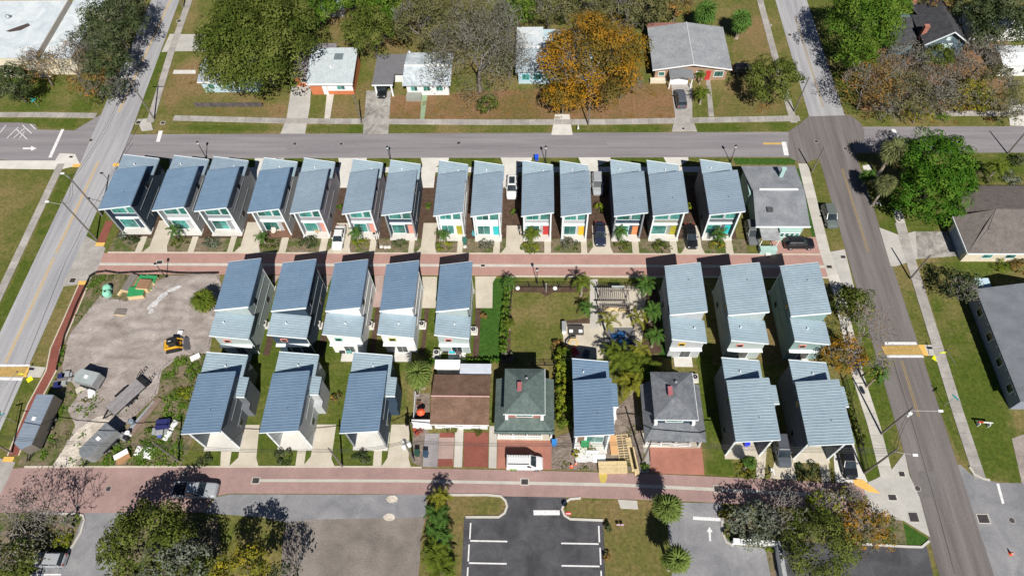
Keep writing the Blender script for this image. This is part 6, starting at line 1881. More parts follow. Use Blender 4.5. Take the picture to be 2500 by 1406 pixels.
# compact loader
p = at(426, 843, .6)
Y_ = paint('loader_yellow', (.62, .33, .012), .5)
t = thing('track_loader', 'yellow and black compact loader on the dirt plot', 'loader', (p.x, p.y, 0), R(14))
MB().hexa([(-1.4, -.6, .35), (.9, -.6, .35), (.9, .6, .35), (-1.4, .6, .35), (-1.3, -.5, 1.15), (.6, -.5, .9), (.6, .5, .9), (-1.3, .5, 1.15)]).build('body', Y_, t)
MB().hexa([(-.5, -.48, .9), (.75, -.48, .9), (.75, .48, .9), (-.5, .48, .9), (-.5, -.45, 2.0), (.55, -.45, 2.0), (.55, .45, 2.0), (-.5, .45, 2.0)]).build('cab', GLASS_D, t)
MB().box(-.55, .6, -.5, .5, 2.0, 2.08).build('cab_roof', BLACK, t)
MB().box(-.3, .1, -.1, .0, 2.08, 2.1).build('roof_stripe', WHITE, t)
for s in (-1, 1):
    tr = MB().prism([(-1.2, .05), (.8, .05), (1.0, .35), (.7, .65), (-1.1, .65), (-1.35, .35)], 0, .35)
    tr.v = [(x, s * (.6 + z), y) for x, y, z in tr.v]
    tr.build('track', RUBBER, t)
    MB().tube((-1.2, s * .72, 1.2), (.6, s * .72, 1.35), .11, n=6).tube((.6, s * .72, 1.35), (1.45, s * .72, .4), .1, n=6).build('lift_arm', Y_, t)
MB().hexa([(1.4, -1, .08), (2.2, -1, .05), (2.2, 1, .05), (1.4, 1, .08), (1.35, -1, .8), (1.5, -1, .82), (1.5, 1, .82), (1.35, 1, .8)]).build('bucket', plain('bucket_grey', (.09, .09, .10)), t)
MB().box(-1.42, -1.32, -.4, .4, .5, 1.0).build('rear_grille', BLACK, t)


def simple(name, label, cat, loc, rz, parts, group=None):
    """a small thing given as [(part name, material, [boxes x0 x1 y0 y1 z0 z1])]"""
    t = thing(name, label, cat, loc, R(rz), group)
    for pn, mt, bx in parts:
        m = MB()
        for b in bx:
            m.box(*b)
        m.build(pn, mt, t)
    return t


GREENT = plain('green_tarp', (.03, .235, .085), r=.55)
LUMB = [(1, 332, 712, 2.0, 1.5, .9, 'green', 'nearest'), (2, 316, 690, 1.0, 2.6, .6, 'brown', 'leftmost'), (3, 343, 690, 1.1, 2.2, .5, 'green', 'middle'), (4, 350, 694, 1.6, 1.5, 1.1, 'rust', 'with rusty top'), (5, 367, 682, 1.5, 1.2, .6, 'green', 'farthest right'), (6, 360, 706, 1.0, .8, .3, 'green', 'small one'), (7, 305, 697, .35, 3.0, .35, 'wood', 'thin pale one'), (8, 294, 762, 1.4, .9, .3, 'brown', 'alone on the dirt')]
for k, u, v, w, l, hh, kd, lab in LUMB:
    w, l = w * 1.2, l * 1.2
    p = at(u, v, hh)
    t = thing('lumber_stack', {'green': 'stack of pale boards under a green sheet, %s', 'brown': 'stack of weathered grey boards, %s', 'rust': 'stack of boards, %s', 'wood': 'stack of bare boards, %s'}[kd] % lab + ', on the dirt plot', 'lumber', (p.x, p.y, 0), R((0, 8, -12, -8, -4, -5, 30, -18, -4)[k]), 'lumber stacks on the dirt plot')
    n = max(2, int(hh / .15))
    for q in range(n):
        MB().box(-w / 2, w / 2, -l / 2 - .03 * (q % 2), l / 2, q * hh / n + .01, (q + 1) * hh / n - .03).build('board', WOOD, t)
    if kd != 'wood':
        MB().box(-w / 2 - .04, w / 2 + .04, -l / 2 + .1, l / 2 + .04, hh, hh + .04).build('cover', {'green': GREENT, 'brown': WOOD_D, 'rust': plain('rust_sheet', (.24, .14, .08))}[kd], t)
MINT = plain('mint_plastic', (.22, .52, .38), r=.5)
for k, (u, v) in enumerate(((262, 704), (261, 716))):
    p = at(u, v, .5)
    t = thing('plastic_tank', 'mint green plastic tank at the left of the lumber, %s' % ('upper', 'lower')[k], 'tank', (p.x, p.y, 0), 0, 'mint tanks')
    MB().lathe([(.62, 0), (.66, .1), (.66, .75), (.5, 1.0), (.2, 1.08)], n=12).build('body', MINT, t)
    MB().lathe([(.16, 1.08), (.16, 1.16)], n=8).build('cap', BLACK if k else MINT, t)
p = at(465, 772)
simple('plywood_sheet', 'pale plywood sheet lying by the fan palm', 'board', (p.x, p.y, Z_MULCH), -28, [('sheet', WOOD, [(-.7, .7, -1.2, 1.2, 0, .05)]), ('batten', WOOD, [(-.6, .6, -.9, -.8, .05, .09), (-.6, .6, .8, .9, .05, .09)])])
p = at(497, 835)
t = thing('steel_ladder', 'ladder lying on the dirt near the first middle row house', 'ladder', (p.x, p.y, Z_MULCH + .05), R(68))
for s in (-.25, .25):
    MB().box(-1.5, 1.5, s - .03, s + .03, 0, .08).build('rail', GALV, t)
for k in range(8):
    MB().box(-1.35 + k * .38, -1.3 + k * .38, -.25, .25, .02, .06).build('rung', GALV, t)
p = at(443, 815)
simple('white_bucket', 'white tub beside the yellow loader', 'tub', (p.x, p.y, 0), 0, [('tub', WHITE, [(-.35, .35, -.3, .3, 0, .5)]), ('rim', GALV, [(-.38, .38, -.33, -.3, .45, .52), (-.38, .38, .3, .33, .45, .52)])])
for k, (u, v, rz, w, l, lab, mt) in enumerate(((226, 960, 25, .5, .7, 'white block beside the sage trailer', WHITE), (203, 949, 35, .9, .4, 'pale block left of the white one', CONC_C), (478, 873, 30, .7, .4, 'white scrap on the weeds', WHITE))):
    p = at(u, v)
    simple('block', lab, 'block', (p.x, p.y, 0), rz, [('block', mt, [(-w, w, -l, l, 0, .3)]), ('lid', mt, [(-w * .8, w * .8, -l * .8, l * .8, .3, .34)])])
p = at(350, 1103, .3)
simple('panel_stack', 'stack of white panels on the grass beside the silver trailer', 'panels', (p.x, p.y, 0), -8, [('panel', WHITE, [(-1.3, 1.3, -.75, .75, .0, .1)]), ('panel', WHITE, [(-1.25, 1.3, -.72, .75, .12, .2)]), ('pipe', STEEL, [(-.4, -.34, -.9, .7, .2, .26), (-.1, -.04, -.9, .7, .2, .26), (.2, .26, -.95, .6, .2, .26)])])
p = at(300, 1115, .5)
simple('timber_box', 'orange brown timber box with white lid on the grass', 'box', (p.x, p.y, 0), 35, [('box', plain('osb', (.34, .19, .09)), [(-.9, .9, -.6, .6, 0, .7)]), ('lid', WHITE, [(-1.0, .9, .0, .75, .7, .78)])])
p = at(395, 1048, .5)
simple('tarp_heap', 'heap of scrap under a dark blue tarp', 'scrap heap', (p.x, p.y, 0), 8, [('tarp', plain('tarp_blue', (.018, .022, .10)), [(-.9, 1.0, .1, 1.5, 0, .7), (-.7, .8, .2, 1.4, .7, .85)]), ('scrap', GALV, [(-1.4, -.9, -.5, .4, 0, .4), (-.8, .2, -.7, .0, 0, .5), (.3, .7, -.6, .05, 0, .35)]), ('sheet', plain('blue_sheet', (.08, .10, .32)), [(-.6, 0, -1.1, -.5, 0, .3)])])
p = at(415, 1050, .3)
simple('panel_stack', 'long pale board leaning beside the blue tarp', 'board', (p.x, p.y, 0), -17, [('board', WHITE, [(-.35, .35, -1.5, 1.5, 0, .3)]), ('strap', BLACK, [(-.36, .36, -.1, .1, .3, .31)])])
p = at(340, 1022, .3)
t = thing('pipe_bundle', 'bundle of long steel pipes beside the trailers', 'pipes', (p.x, p.y, 0), R(62))
for k in range(6):
    MB().tube((-3.4, -.5 + k * .16, .12), (3.0, -.5 + k * .16, .12), .07, n=6).build('pipe', GALV if k % 2 else TR_S, t)
p = at(357, 1012, .2)
t = thing('timber_bundle', 'bundle of long brown timbers right of the pipes', 'timber', (p.x, p.y, 0), R(66))
for k in range(4):
    MB().box(-3.2, 2.8, -.4 + k * .2, -.24 + k * .2, 0, .2).build('timber', plain('timber_brown', (.20, .14, .11)), t)
for k, (u, v, mt, lab) in enumerate(((300, 1062, TR_A, 'grey drum behind the silver trailer'), (313, 1058, WHITE, 'pale drum behind the silver trailer'), (308, 1068, BLACK, 'black drum behind the silver trailer'), (322, 1030, TR_S, 'blue grey drum beside the pipes'))):
    p = at(u, v, .5)
    t = thing('oil_drum', lab, 'drum', (p.x, p.y, 0), 0, 'drums')
    MB().lathe([(.34, 0), (.36, .05), (.34, .1), (.34, .8), (.36, .85), (.3, .88)], n=12).build('drum', mt, t)
    MB().lathe([(.06, .88), (.06, .92)], (.15, 0, 0), 6).build('bung', BLACK, t)
for k, (u, v) in enumerate(((160, 925), (148, 930))):
    p = at(u, v, .4)
    simple('scrap_pile', ('grey scrap heap left of the sage trailer', 'dark blue scrap left of the grey heap')[k], 'scrap heap', (p.x, p.y, 0), 10, [('scrap', (GALV, plain('tarp_blue', (.018, .022, .10)))[k], [(-.9, .2, -.9, .2, 0, .5), (.0, .8, -.3, 1.0, 0, .35), (-.5, .5, .3, 1.2, 0, .6)]), ('plank', WOOD_D, [(-1.1, 1.0, -.1, .1, .6, .66)])])
# black silt fence round the plot
pl = XY([(222, 676), (236, 667), (258, 664), (290, 669), (320, 667), (355, 666), (395, 664), (430, 668), (465, 669), (535, 668)])
t = thing('silt_fence', 'low black silt fence along the upper lane at the dirt plot', 'fence')
for i in range(len(pl) - 1):
    a, b = Vector(pl[i] + (0,)), Vector(pl[i + 1] + (0,))
    MB().hexa([a + Vector((0, -.02, 0)), b + Vector((0, -.02, 0)), b + Vector((0, .02, 0)), a + Vector((0, .02, 0)), a + Vector((0, -.08, .55)), b + Vector((0, -.08, .55)), b + Vector((0, -.04, .55)), a + Vector((0, -.04, .55))]).build('fabric', BLACK, t)
    MB().box(a.x - .03, a.x + .03, a.y - .1, a.y - .04, 0, .7).build('stake', WOOD_D, t)
pl = XY([(222, 676), (190, 742), (160, 820), (148, 870), (140, 905)])
t = thing('silt_fence', 'low black silt fence along the brick footpath', 'fence')
for i in range(len(pl) - 1):
    a, b = Vector(pl[i] + (0,)), Vector(pl[i + 1] + (0,))
    MB().hexa([a + Vector((-.02, 0, 0)), a + Vector((.02, 0, 0)), b + Vector((.02, 0, 0)), b + Vector((-.02, 0, 0)), a + Vector((.02, 0, .5)), a + Vector((.06, 0, .5)), b + Vector((.06, 0, .5)), b + Vector((.02, 0, .5))]).build('fabric', BLACK, t)
    MB().box(a.x - .03, a.x + .03, a.y - .1, a.y - .04, 0, .65).build('stake', WOOD_D, t)

# ------------------------------------------------------------------ things before the unfinished house
p = at(1496, 1140, .5)
t = thing('lumber_stack', 'wide stack of pale boards at the edge of the lower lane', 'lumber', (p.x, p.y, 0), R(2))
for q in range(5):
    for r_ in range(3):
        MB().box(-1.9 + .05 * (q % 2), 1.85, -.75 + r_ * .5, -.28 + r_ * .5, .02 + q * .16, .16 + q * .16).build('board', WOOD, t)
p = at(1522, 1093, .3)
t = thing('stair_frame', 'pale timber grid frame lying right of the unfinished house', 'frame', (p.x, p.y, 0), R(4))
for s in (-.75, .0, .75):
    MB().box(s - .05, s + .05, -2.0, 2.0, .1, .25).build('rail', WOOD, t)
for k in range(12):
    MB().box(-.8, .8, -1.95 + k * .345, -1.87 + k * .345, .12, .24).build('rung', WOOD, t)
for k, (u, v, w, l, lab) in enumerate(((1541, 1108, .35, 2.3, 'narrow stack of long boards right of the timber grid'), (1549, 1125, .3, 1.9, 'second narrow stack of long boards near the leaning pole'))):
    p = at(u, v, .3)
    t = thing('lumber_stack', lab, 'lumber', (p.x, p.y, 0), R(8), 'narrow board stacks')
    for q in range(3):
        for r_ in (-1, 1):
            MB().box(r_ * w * .52 - w * .5, r_ * w * .52 + w * .5, -l + .1 * q, l, .02 + q * .13, .14 + q * .13).build('board', WOOD, t)
p = at(1497, 1085, .5)
simple('plywood_sheet', 'orange plywood leaning at the right corner of the unfinished house', 'board', (p.x, p.y, 0), 4, [('sheet', plain('ply_orange', (.52, .30, .14)), [(-.45, .5, -1.3, 1.3, 0, .5)]), ('edge', WOOD, [(-.47, .52, -1.32, -1.3, 0, .52)])])
p = at(1450, 1112, .2)
simple('membrane_sheet', 'white sheeting spread before the unfinished house', 'sheeting', (p.x, p.y, 0), 0, [('sheet', plain('sheeting', (.50, .50, .50)), [(-2.3, 1.6, -.9, .7, 0, .12), (-2.5, -2.1, -.9, 1.8, 0, .25)]), ('fold', WHITE, [(-.2, 1.5, -.9, .2, .12, .26), (-1.0, .6, .3, .7, .12, .3)])])
p = at(1428, 1083, .5)
simple('green_box', 'green crate on the porch of the unfinished house', 'crate', (p.x, p.y, .16), 0, [('crate', GREENT, [(-.5, .5, -.4, .4, 0, .6)]), ('lid', GREENT, [(-.53, .53, -.43, .43, .6, .66)])])
CONE_O = plain('cone_orange', (.72, .11, .03), r=.5)


def cone(u, v, label):
    p = at(u, v, .3)
    t = thing('traffic_cone', label, 'cone', (p.x, p.y, 0.03), 0, 'traffic cones')
    MB().lathe([(.17, .04), (.13, .3), (.05, .72)], n=10).build('cone', CONE_O, t)
    MB().box(-.22, .22, -.22, .22, 0, .04).build('base', CONE_O, t)
    MB().lathe([(.125, .38), (.1, .52)], n=10).build('band', WHITE, t)


cone(1395, 1137, 'left of the two orange cones before the unfinished house')
cone(1406, 1131, 'right of the two orange cones before the unfinished house')
cone(2470, 1350, 'orange cone on the lower right street')
# bins
for k, (u, v, c, lab) in enumerate(((1353, 1082, (.03, .20, .52), 'blue bin right of the green roofed house'), (1019, 1107, (.02, .06, .045), 'dark green bin at the lane left of the grey pavers'), (1040, 1110, (.03, .06, .10), 'dark blue bin left of the grey pavers'), (1310, 387, (.02, .08, .55), 'blue bin behind the front row houses'), (1822, 1083, (.02, .04, .60), 'bright blue bin on the slate house porch'), (1135, 590, (.03, .12, .10), 'dark green bin by the ninth front row house'))):
    p = at(u, v, .5)
    t = thing('wheeled_bin', lab, 'bin', (p.x, p.y, .06), 0, 'wheeled bins')
    mt = plain('bin_%s' % 'abcdef'[k], c, r=.5)
    MB().hexa([(-.24, -.27, .06), (.24, -.27, .06), (.24, .27, .06), (-.24, .27, .06), (-.32, -.36, 1.0), (.32, -.36, 1.0), (.32, .36, 1.0), (-.32, .36, 1.0)]).build('body', mt, t)
    MB().box(-.34, .34, -.38, .4, 1.0, 1.08).build('lid', mt, t)
    for s in (-.26, .26):
        MB().tube((s - .04, .3, .1), (s + .04, .3, .1), .1, n=8).build('wheel', RUBBER, t)

# ------------------------------------------------------------------ air conditioners beside the middle row and others
for k, (u, v, lab) in enumerate(((645, 791, 'right of the first middle row house'), (776, 792, 'right of the second middle row house'), (903, 793, 'right of the third middle row house'), (1030, 792, 'right of the fourth middle row house'), (1156, 806, 'right of the fifth middle row house'), (1696, 922, 'right of the grey hipped house'), (1066, 862, 'on the grass by the fifth patio'))):
    p = at(u, v, .5)
    t = thing('air_conditioner', 'pale boxed air conditioner %s' % lab, 'air conditioner', (p.x, p.y, 0), 0, 'air conditioners')
    MB().box(-.6, .6, -.6, .6, 0, .1).build('pad', CONC_W, t)
    MB().box(-.42, .42, -.42, .42, .1, .9).build('case', plain('ac_case', (.50, .49, .46)), t)
    MB().lathe([(.34, .9), (.34, .93)], n=14).build('fan_ring', BLACK, t)
    MB().lathe([(.12, .93), (.12, .95)], n=10).build('fan_hub', STEEL, t)
for k, (u, v, lab) in enumerate(((1523, 795, 'white tank against the sixth middle row house'), (1768, 846, 'white tank against the seventh middle row house'), (1919, 848, 'white tank against the last middle row house'))):
    u = (1634, 1769, 1920)[k]
    v = (838, 842, 848)[k]
    p = at(u, v, .5)
    t = thing('water_tank', lab, 'tank', (p.x, p.y, 0), 0, 'white tanks')
    MB().lathe([(.3, 0), (.32, .05), (.32, 1.0), (.22, 1.18), (.05, 1.22)], n=12).build('tank', WHITE, t)
    MB().tube((0, 0, 1.2), (0, .3, 1.2), .04, n=6).build('pipe', STEEL, t)
# patio things behind the middle row
for k, (u, v, c, lab) in enumerate(((1104, 858, (.02, .42, .55), 'teal cooler on the fifth middle row patio'), (1088, 857, (.03, .03, .035), 'black stool on the fifth middle row patio'), (1120, 860, (.10, .08, .08), 'dark bench on the fifth middle row patio'), (836, 858, (.03, .03, .035), 'black grill on the third middle row patio'), (853, 858, (.12, .30, .28), 'teal chair on the third middle row patio'))):
    p = at(u, v, .4)
    simple('patio_item', lab, 'furniture', (p.x, p.y, .12), 0, [('seat', plain('patio_%s' % 'abcde'[k], c), [(-.4, .4, -.3, .3, .25, .55)]), ('leg', BLACK, [(-.36, -.3, -.26, -.2, 0, .25), (.3, .36, -.26, -.2, 0, .25), (-.36, -.3, .2, .26, 0, .25), (.3, .36, .2, .26, 0, .25)])], 'patio furniture')
# small porch things on the front row
for k, (u, v, c, lab) in enumerate(((668, 565, (.55, .47, .42), 'pale round chair on the brown porch'), (682, 558, (.50, .40, .32), 'second pale chair on the brown porch'), (775, 563, (.42, .28, .15), 'wooden bench on the mauve house porch'), (1376, 558, (.45, .47, .48), 'pale table on the yellow door porch'), (1160, 572, (.10, .35, .40), 'teal chair on the ninth front row porch'), (1400, 560, (.40, .42, .43), 'pale chair on the yellow door porch'))):
    p = at(u, v, .5)
    t = thing('porch_chair', lab, 'chair', (p.x, p.y, .16), R(20 * k), 'porch furniture')
    mt = plain('porch_%s' % 'abcdef'[k], c)
    MB().lathe([(.35, .3), (.42, .36), (.4, .42)], n=10).build('seat', mt, t)
    MB().hexa([(-.4, .25, .4), (.4, .25, .4), (.4, .32, .4), (-.4, .32, .4), (-.35, .4, .9), (.35, .4, .9), (.35, .46, .9), (-.35, .46, .9)]).build('backrest', mt, t)
    for a in range(4):
        MB().tube((.28 * (-1) ** a, .28 * (-1) ** (a // 2), 0), (.28 * (-1) ** a, .28 * (-1) ** (a // 2), .32), .03, n=5).build('leg', BLACK, t)
p = at(1268, 560, .5)
t = thing('motorcycle', 'dark motorcycle beside the cream driveway of the ninth house', 'motorcycle', (p.x, p.y, Z_DRIVE), R(-84))
for xx in (-.65, .65):
    MB().tube((xx, -.06, .32), (xx, .06, .32), .32, n=12).build('wheel', RUBBER, t)
MB().hexa([(-.5, -.14, .45), (.35, -.14, .45), (.35, .14, .45), (-.5, .14, .45), (-.7, -.1, .85), (.3, -.12, .95), (.3, .12, .95), (-.7, .1, .85)]).build('body', P_BLACK, t)
MB().tube((.65, 0, .35), (.42, 0, 1.05), .04, n=6).tube((.42, -.35, 1.05), (.42, .35, 1.05), .03, n=6).build('fork', STEEL, t)
MB().box(-.6, 0, -.13, .13, .85, .93).build('saddle', RUBBER, t)
MB().lathe([(.1, 0), (.1, .12)], (.58, 0, .85), 8).build('headlight', STEEL, t)
for k, (u, v) in enumerate(((1135, 603), (931, 603), (941, 604), (950, 604), (1264, 704), (1355, 704))):
    p = at(u, v, .1)
    t = thing('garden_boulder', ('pale rock before the ninth house bin', 'left of three pale rocks before the navy house', 'middle of three pale rocks before the navy house', 'right of three pale rocks before the navy house', 'white rock at the garden fence, left', 'white rock at the garden fence, middle')[k], 'rock', (p.x, p.y, .02), k, 'pale rocks')
    MB().lathe([(.25, 0), (.36, .12), (.3, .28), (.1, .36)], n=7).build('stone', WHITE if k > 3 else CONC_W, t)

# ------------------------------------------------------------------ the garden
F = plain('fence_black', (.02, .02, .022))


def metal_fence(a, b, label, h=1.25, step=2.4):
    A, B = at(*a), at(*b)
    d = B - A
    n = max(1, round(d.length / step))
    t = thing('metal_fence', label, 'fence', (A.x, A.y, 0), math.atan2(d.y, d.x))
    for k in range(n + 1):
        x = d.length * k / n
        MB().box(x - .05, x + .05, -.05, .05, 0, h + .1).build('post', F, t)
    for z in (.15, h - .12):
        MB().box(0, d.length, -.025, .025, z, z + .05).build('rail', F, t)
    m = MB()
    for k in range(int(d.length / .16)):
        m.box(k * .16 + .07, k * .16 + .095, -.012, .012, .05, h)
    o = m.build('pickets', F, t)
    o['kind'] = 'stuff'


metal_fence((1256, 702), (1438, 703), 'black metal picket fence along the upper side of the garden')
metal_fence((1460, 703), (1600, 705), 'black metal picket fence before the pergola')
metal_fence((1230, 885), (1252, 702), 'black metal picket fence down the left side of the garden')
metal_fence((1300, 893), (1362, 893), 'black metal picket fence at the lower side of the garden')
metal_fence((2058, 925), (2112, 1150), 'black metal picket fence beside the last lower right house')
# pergola
c0, c1 = at(1465, 708, 2.5), at(1536, 742, 2.5)
x0, x1, y0, y1 = c0.x, c1.x, c1.y, c0.y
t = thing('pergola', 'dark timber pergola with open slats at the top of the garden', 'pergola', (x0, y0, 0))
for xx in (0, x1 - x0):
    for yy in (0, y1 - y0):
        MB().box(xx - .08, xx + .08, yy - .08, yy + .08, 0, 2.35).build('post', WOOD_D, t)
for yy in (0, y1 - y0):
    MB().box(-.3, x1 - x0 + .3, yy - .06, yy + .06, 2.35, 2.55).build('beam', WOOD_D, t)
for k in range(15):
    xx = (x1 - x0) * k / 14
    MB().box(xx - .045, xx + .045, -.35, y1 - y0 + .35, 2.55, 2.68).build('slat', WOOD_D, t)
p = at(1505, 757, .4)
simple('garden_bench', 'long wooden bench below the pergola', 'bench', (p.x, p.y, .06), -4, [('seat', WOOD, [(-2.0, 2.0, -.3, .3, .38, .46)]), ('backrest', WOOD_D, [(-2.0, 2.0, .3, .36, .46, .95)]), ('leg', WOOD_D, [(-1.9, -1.8, -.25, .25, 0, .38), (1.8, 1.9, -.25, .25, 0, .38), (-.05, .05, -.25, .25, 0, .38)])])
p = at(1406, 808, .4)
simple('garden_sofa', 'dark garden sofa with two white cushions', 'sofa', (p.x, p.y, .06), 0, [('base', plain('wicker', (.05, .045, .042)), [(-1.15, 1.15, -.5, .45, 0, .4), (-1.15, 1.15, .45, .65, 0, .85)]), ('cushion', WHITE, [(-1.0, -.45, -.3, .15, .4, .55)]), ('cushion', WHITE, [(.4, .95, -.3, .15, .4, .55)])])
p = at(1377, 800, .5)
simple('white_cabinet', 'slim white cabinet left of the garden sofa', 'cabinet', (p.x, p.y, .06), 0, [('cabinet', WHITE, [(-.3, .3, -.8, .8, 0, .95)]), ('worktop', GALV, [(-.33, .33, -.83, .83, .95, 1.0)])])
p = at(1400, 838, .3)
t = thing('fire_table', 'tan six sided table on the patio', 'table', (p.x, p.y, .06))
MB().lathe([(.75, 0), (.8, .35), (.85, .42), (.5, .43)], n=6).build('table', plain('tan_stone', (.52, .40, .20)), t)
MB().lathe([(.4, .43), (.38, .46)], n=6).build('bowl', CONC_C, t)
t2 = thing('curved_bench', 'thin dark bench curving round the tan table', 'bench', (p.x, p.y, .06))
for k in range(3):
    a = R(95 + 45 * k)
    b_ = MB().box(-.5, .5, -.08, .08, .3, .38).box(-.45, -.4, -.06, .06, 0, .3).box(.4, .45, -.06, .06, 0, .3).build('segment', BLACK, t2)
    b_.location = (1.1 * math.cos(a), 1.1 * math.sin(a), 0)
    b_.rotation_euler = (0, 0, a + math.pi / 2)
CHB = plain('chair_blue', (.010, .060, .17), r=.5)
for k, (u, v, a, mt, lab) in enumerate(((1502, 822, 200, CHB, 'upper left blue garden chair'), (1518, 816, 165, CHB, 'upper right blue garden chair'), (1516, 842, 330, CHB, 'lower left blue garden chair'), (1534, 838, 60, CHB, 'lower right blue garden chair'), (1404, 862, 30, plain('chair_red', (.42, .03, .04), r=.5), 'red garden chair in the shade of the blue roof'), (1430, 868, -20, P_SLATE, 'slate garden chair in the shade of the blue roof'))):
    p = at(u, v, .4)
    t = thing('adirondack_chair', lab, 'chair', (p.x, p.y, .06), R(a), 'garden chairs')
    for q in range(5):
        xx = -.34 + q * .17
        s_ = MB().hexa([(xx - .07, .3, .3), (xx + .07, .3, .3), (xx + .07, .34, .3), (xx - .07, .34, .3), (xx - .07, .62, 1.05), (xx + .07, .62, 1.05), (xx + .07, .66, 1.05), (xx - .07, .66, 1.05)]).build('back_slat', mt, t)
    MB().hexa([(-.38, -.4, .36), (.38, -.4, .36), (.38, .35, .26), (-.38, .35, .26), (-.38, -.4, .4), (.38, -.4, .4), (.38, .35, .3), (-.38, .35, .3)]).build('seat', mt, t)
    for s in (-1, 1):
        MB().box(s * .38, s * .52, -.45, .4, .55, .6).build('armrest', mt, t)
        MB().box(s * .42, s * .48, -.42, -.34, 0, .55).build('leg', mt, t)
        MB().box(s * .42, s * .48, .3, .38, 0, .55).build('leg', mt, t)
p = at(1518, 832, .2)
t = thing('fire_pit', 'dark round fire pit between the blue chairs', 'fire pit', (p.x, p.y, .06))
MB().lathe([(.45, 0), (.5, .35), (.4, .36), (.35, .2)], n=12).build('bowl', BLACK, t)
MB().lathe([(.3, .2), (.2, .26)], n=8).build('ash', plain('ash', (.2, .19, .18)), t)
p = at(1508, 701, 1.6)
t = thing('garden_sign', 'pale lettered sign board on the pergola fence', 'sign', (p.x, p.y, 0))
MB().box(-.95, .95, -.03, .03, 1.35, 1.95).build('board', plain('sign_pale', (.42, .50, .52)), t)
m = MB()
g = random.Random(4)
for k in range(9):
    xx = -.78 + k * .185
    m.box(xx, xx + .12, -.045, -.031, 1.5, 1.55).box(xx, xx + .03, -.045, -.031, 1.5, 1.78)
    if k % 2:
        m.box(xx, xx + .12, -.045, -.031, 1.74, 1.78)
m.build('lettering', WHITE, t)
for s in (-.8, .8):
    MB().box(s - .04, s + .04, .03, .1, 0, 1.9).build('post', BLACK, t)
p = at(1333, 712, 0)
t = thing('flag_post', 'slim pale post on the mulch bed in the garden', 'post', (p.x, p.y, 0))
MB().tube((0, 0, 0), (0, 0, 2.2), .09, .07).build('post', GALV, t)
MB().lathe([(.12, 2.2), (.12, 2.3), (.03, 2.4)], n=8).build('cap', GALV, t)


# ------------------------------------------------------------------ lamps, poles, wires, signs
LGT = pm('lamp_globe', (.62, .68, .68), (.68, .72, .72), s=3, r=.35)


def lamp_post(u, v, label, h=4.0):
    p = at(u, v)
    t = thing('lamp_post', label, 'street lamp', (p.x, p.y, 0), 0, 'lamp posts along the lanes')
    MB().lathe([(.16, 0), (.16, .5), (.07, .6), (.055, h - .5)], n=8).build('pole', BLACK, t)
    MB().lathe([(.08, h - .5), (.2, h - .35), (.22, h - .1), (.1, h + .1), (.02, h + .2)], n=10).build('lantern', LGT, t)
    MB().lathe([(.23, h - .02), (.16, h + .12), (.03, h + .25)], n=10).build('cap', BLACK, t)


for u, v, lab in ((1311, 691, 'black lamp post at the top of the garden'), (407, 678, 'black lamp post at the dirt plot by the upper lane'), (1868, 1265, 'lamp post with pale globe on the planted bank'), (504, 386, 'black lamp post behind the third front row house'), (955, 398, 'black lamp post behind the seventh front row house'), (1332, 398, 'black lamp post behind the tenth front row house'), (1783, 396, 'black lamp post behind the last front row house'), (925, 606, 'lamp post before the navy house on the upper lane')):
    lamp_post(u, v, lab)


def pole(u, v, h, label, arm=None, cans=0, lean=(0, 0), cross=False):
    p = at(u, v)
    t = thing('utility_pole', label, 'utility pole', (p.x, p.y, 0), 0, 'utility poles')
    MB().tube((0, 0, 0), (lean[0], lean[1], h), .15, .10, 8).build('pole', POLEW, t)
    if arm:
        e = Vector((lean[0] + arm[0], lean[1] + arm[1], h * .93))
        MB().tube((lean[0], lean[1], h * .88), e, .035, n=6).build('arm', GALV, t)
        MB().box(e.x - .4, e.x + .2, e.y - .14, e.y + .14, e.z - .06, e.z + .08).build('lamp_head', WHITE, t)
    for k in range(cans):
        a = 2.1 * k
        MB().lathe([(.26, 0), (.28, .1), (.28, .8), (.1, .95)], (.42 * math.cos(a), .42 * math.sin(a), h * .72), 10).build('transformer', WHITE, t)
    if cross:
        MB().box(-1.1, 1.1, -.06, .06, h * .93, h * .93 + .12).build('crossarm', POLEW, t)
        for s in (-1, -.4, .4, 1):
            MB().lathe([(.05, 0), (.07, .1), (.03, .18)], (s, 0, h * .93 + .12), 6).build('insulator', WHITE, t)
    return Vector((p.x, p.y, h * .93))


W = {}
W['a'] = pole(236, 585, 10.2, 'utility pole with lamp arm at the mouth of the upper lane, left', (-2.6, .3))
W['b'] = pole(250, 527, 10.3, 'utility pole with lamp at the corner of the first front row house', (-1.5, 1.0))
W['c'] = pole(377, 292, 10.6, 'utility pole with crossarm at the upper left corner', cross=True)
W['d'] = pole(449, 20, 9.5, 'utility pole at the top left verge')
W['e'] = pole(1939, 274, 8.0, 'thin utility pole at the right crossing corner, upper')
W['f'] = pole(1982, 420, 6.0, 'thin utility pole beside the flat grey house')
W['g'] = pole(2222, 681, 6.5, 'utility pole on the verge before the right lawn')
W['h'] = pole(2151, 1059, 9.4, 'utility pole with transformer and long lamp arm by the east street', (3.6, -.2), 1)
W['i'] = pole(2110, 1155, 9.9, 'utility pole with lamp arm at the lower right corner', (2.2, -.6))
W['j'] = pole(1568, 1129, 8.9, 'wooden pole between the lumber and the brick forecourt')
W['k'] = pole(437, 1126, 7.5, 'utility pole left of the first lower house')
W['l'] = pole(836, 1138, 7.4, 'slim pole left of the third lower house')
W['m'] = pole(1010, 1125, 8.6, 'utility pole with three white transformers by the lower lane', None, 3)
W['n'] = pole(2460, 376, 6.0, 'thin pole above the brown hipped house')
W['o'] = pole(30, 1105, 8.0, 'utility pole at the lower left footpath')
W['q'] = pole(883, 302, 7.0, 'slim pole on the north sidewalk by the stained driveway')
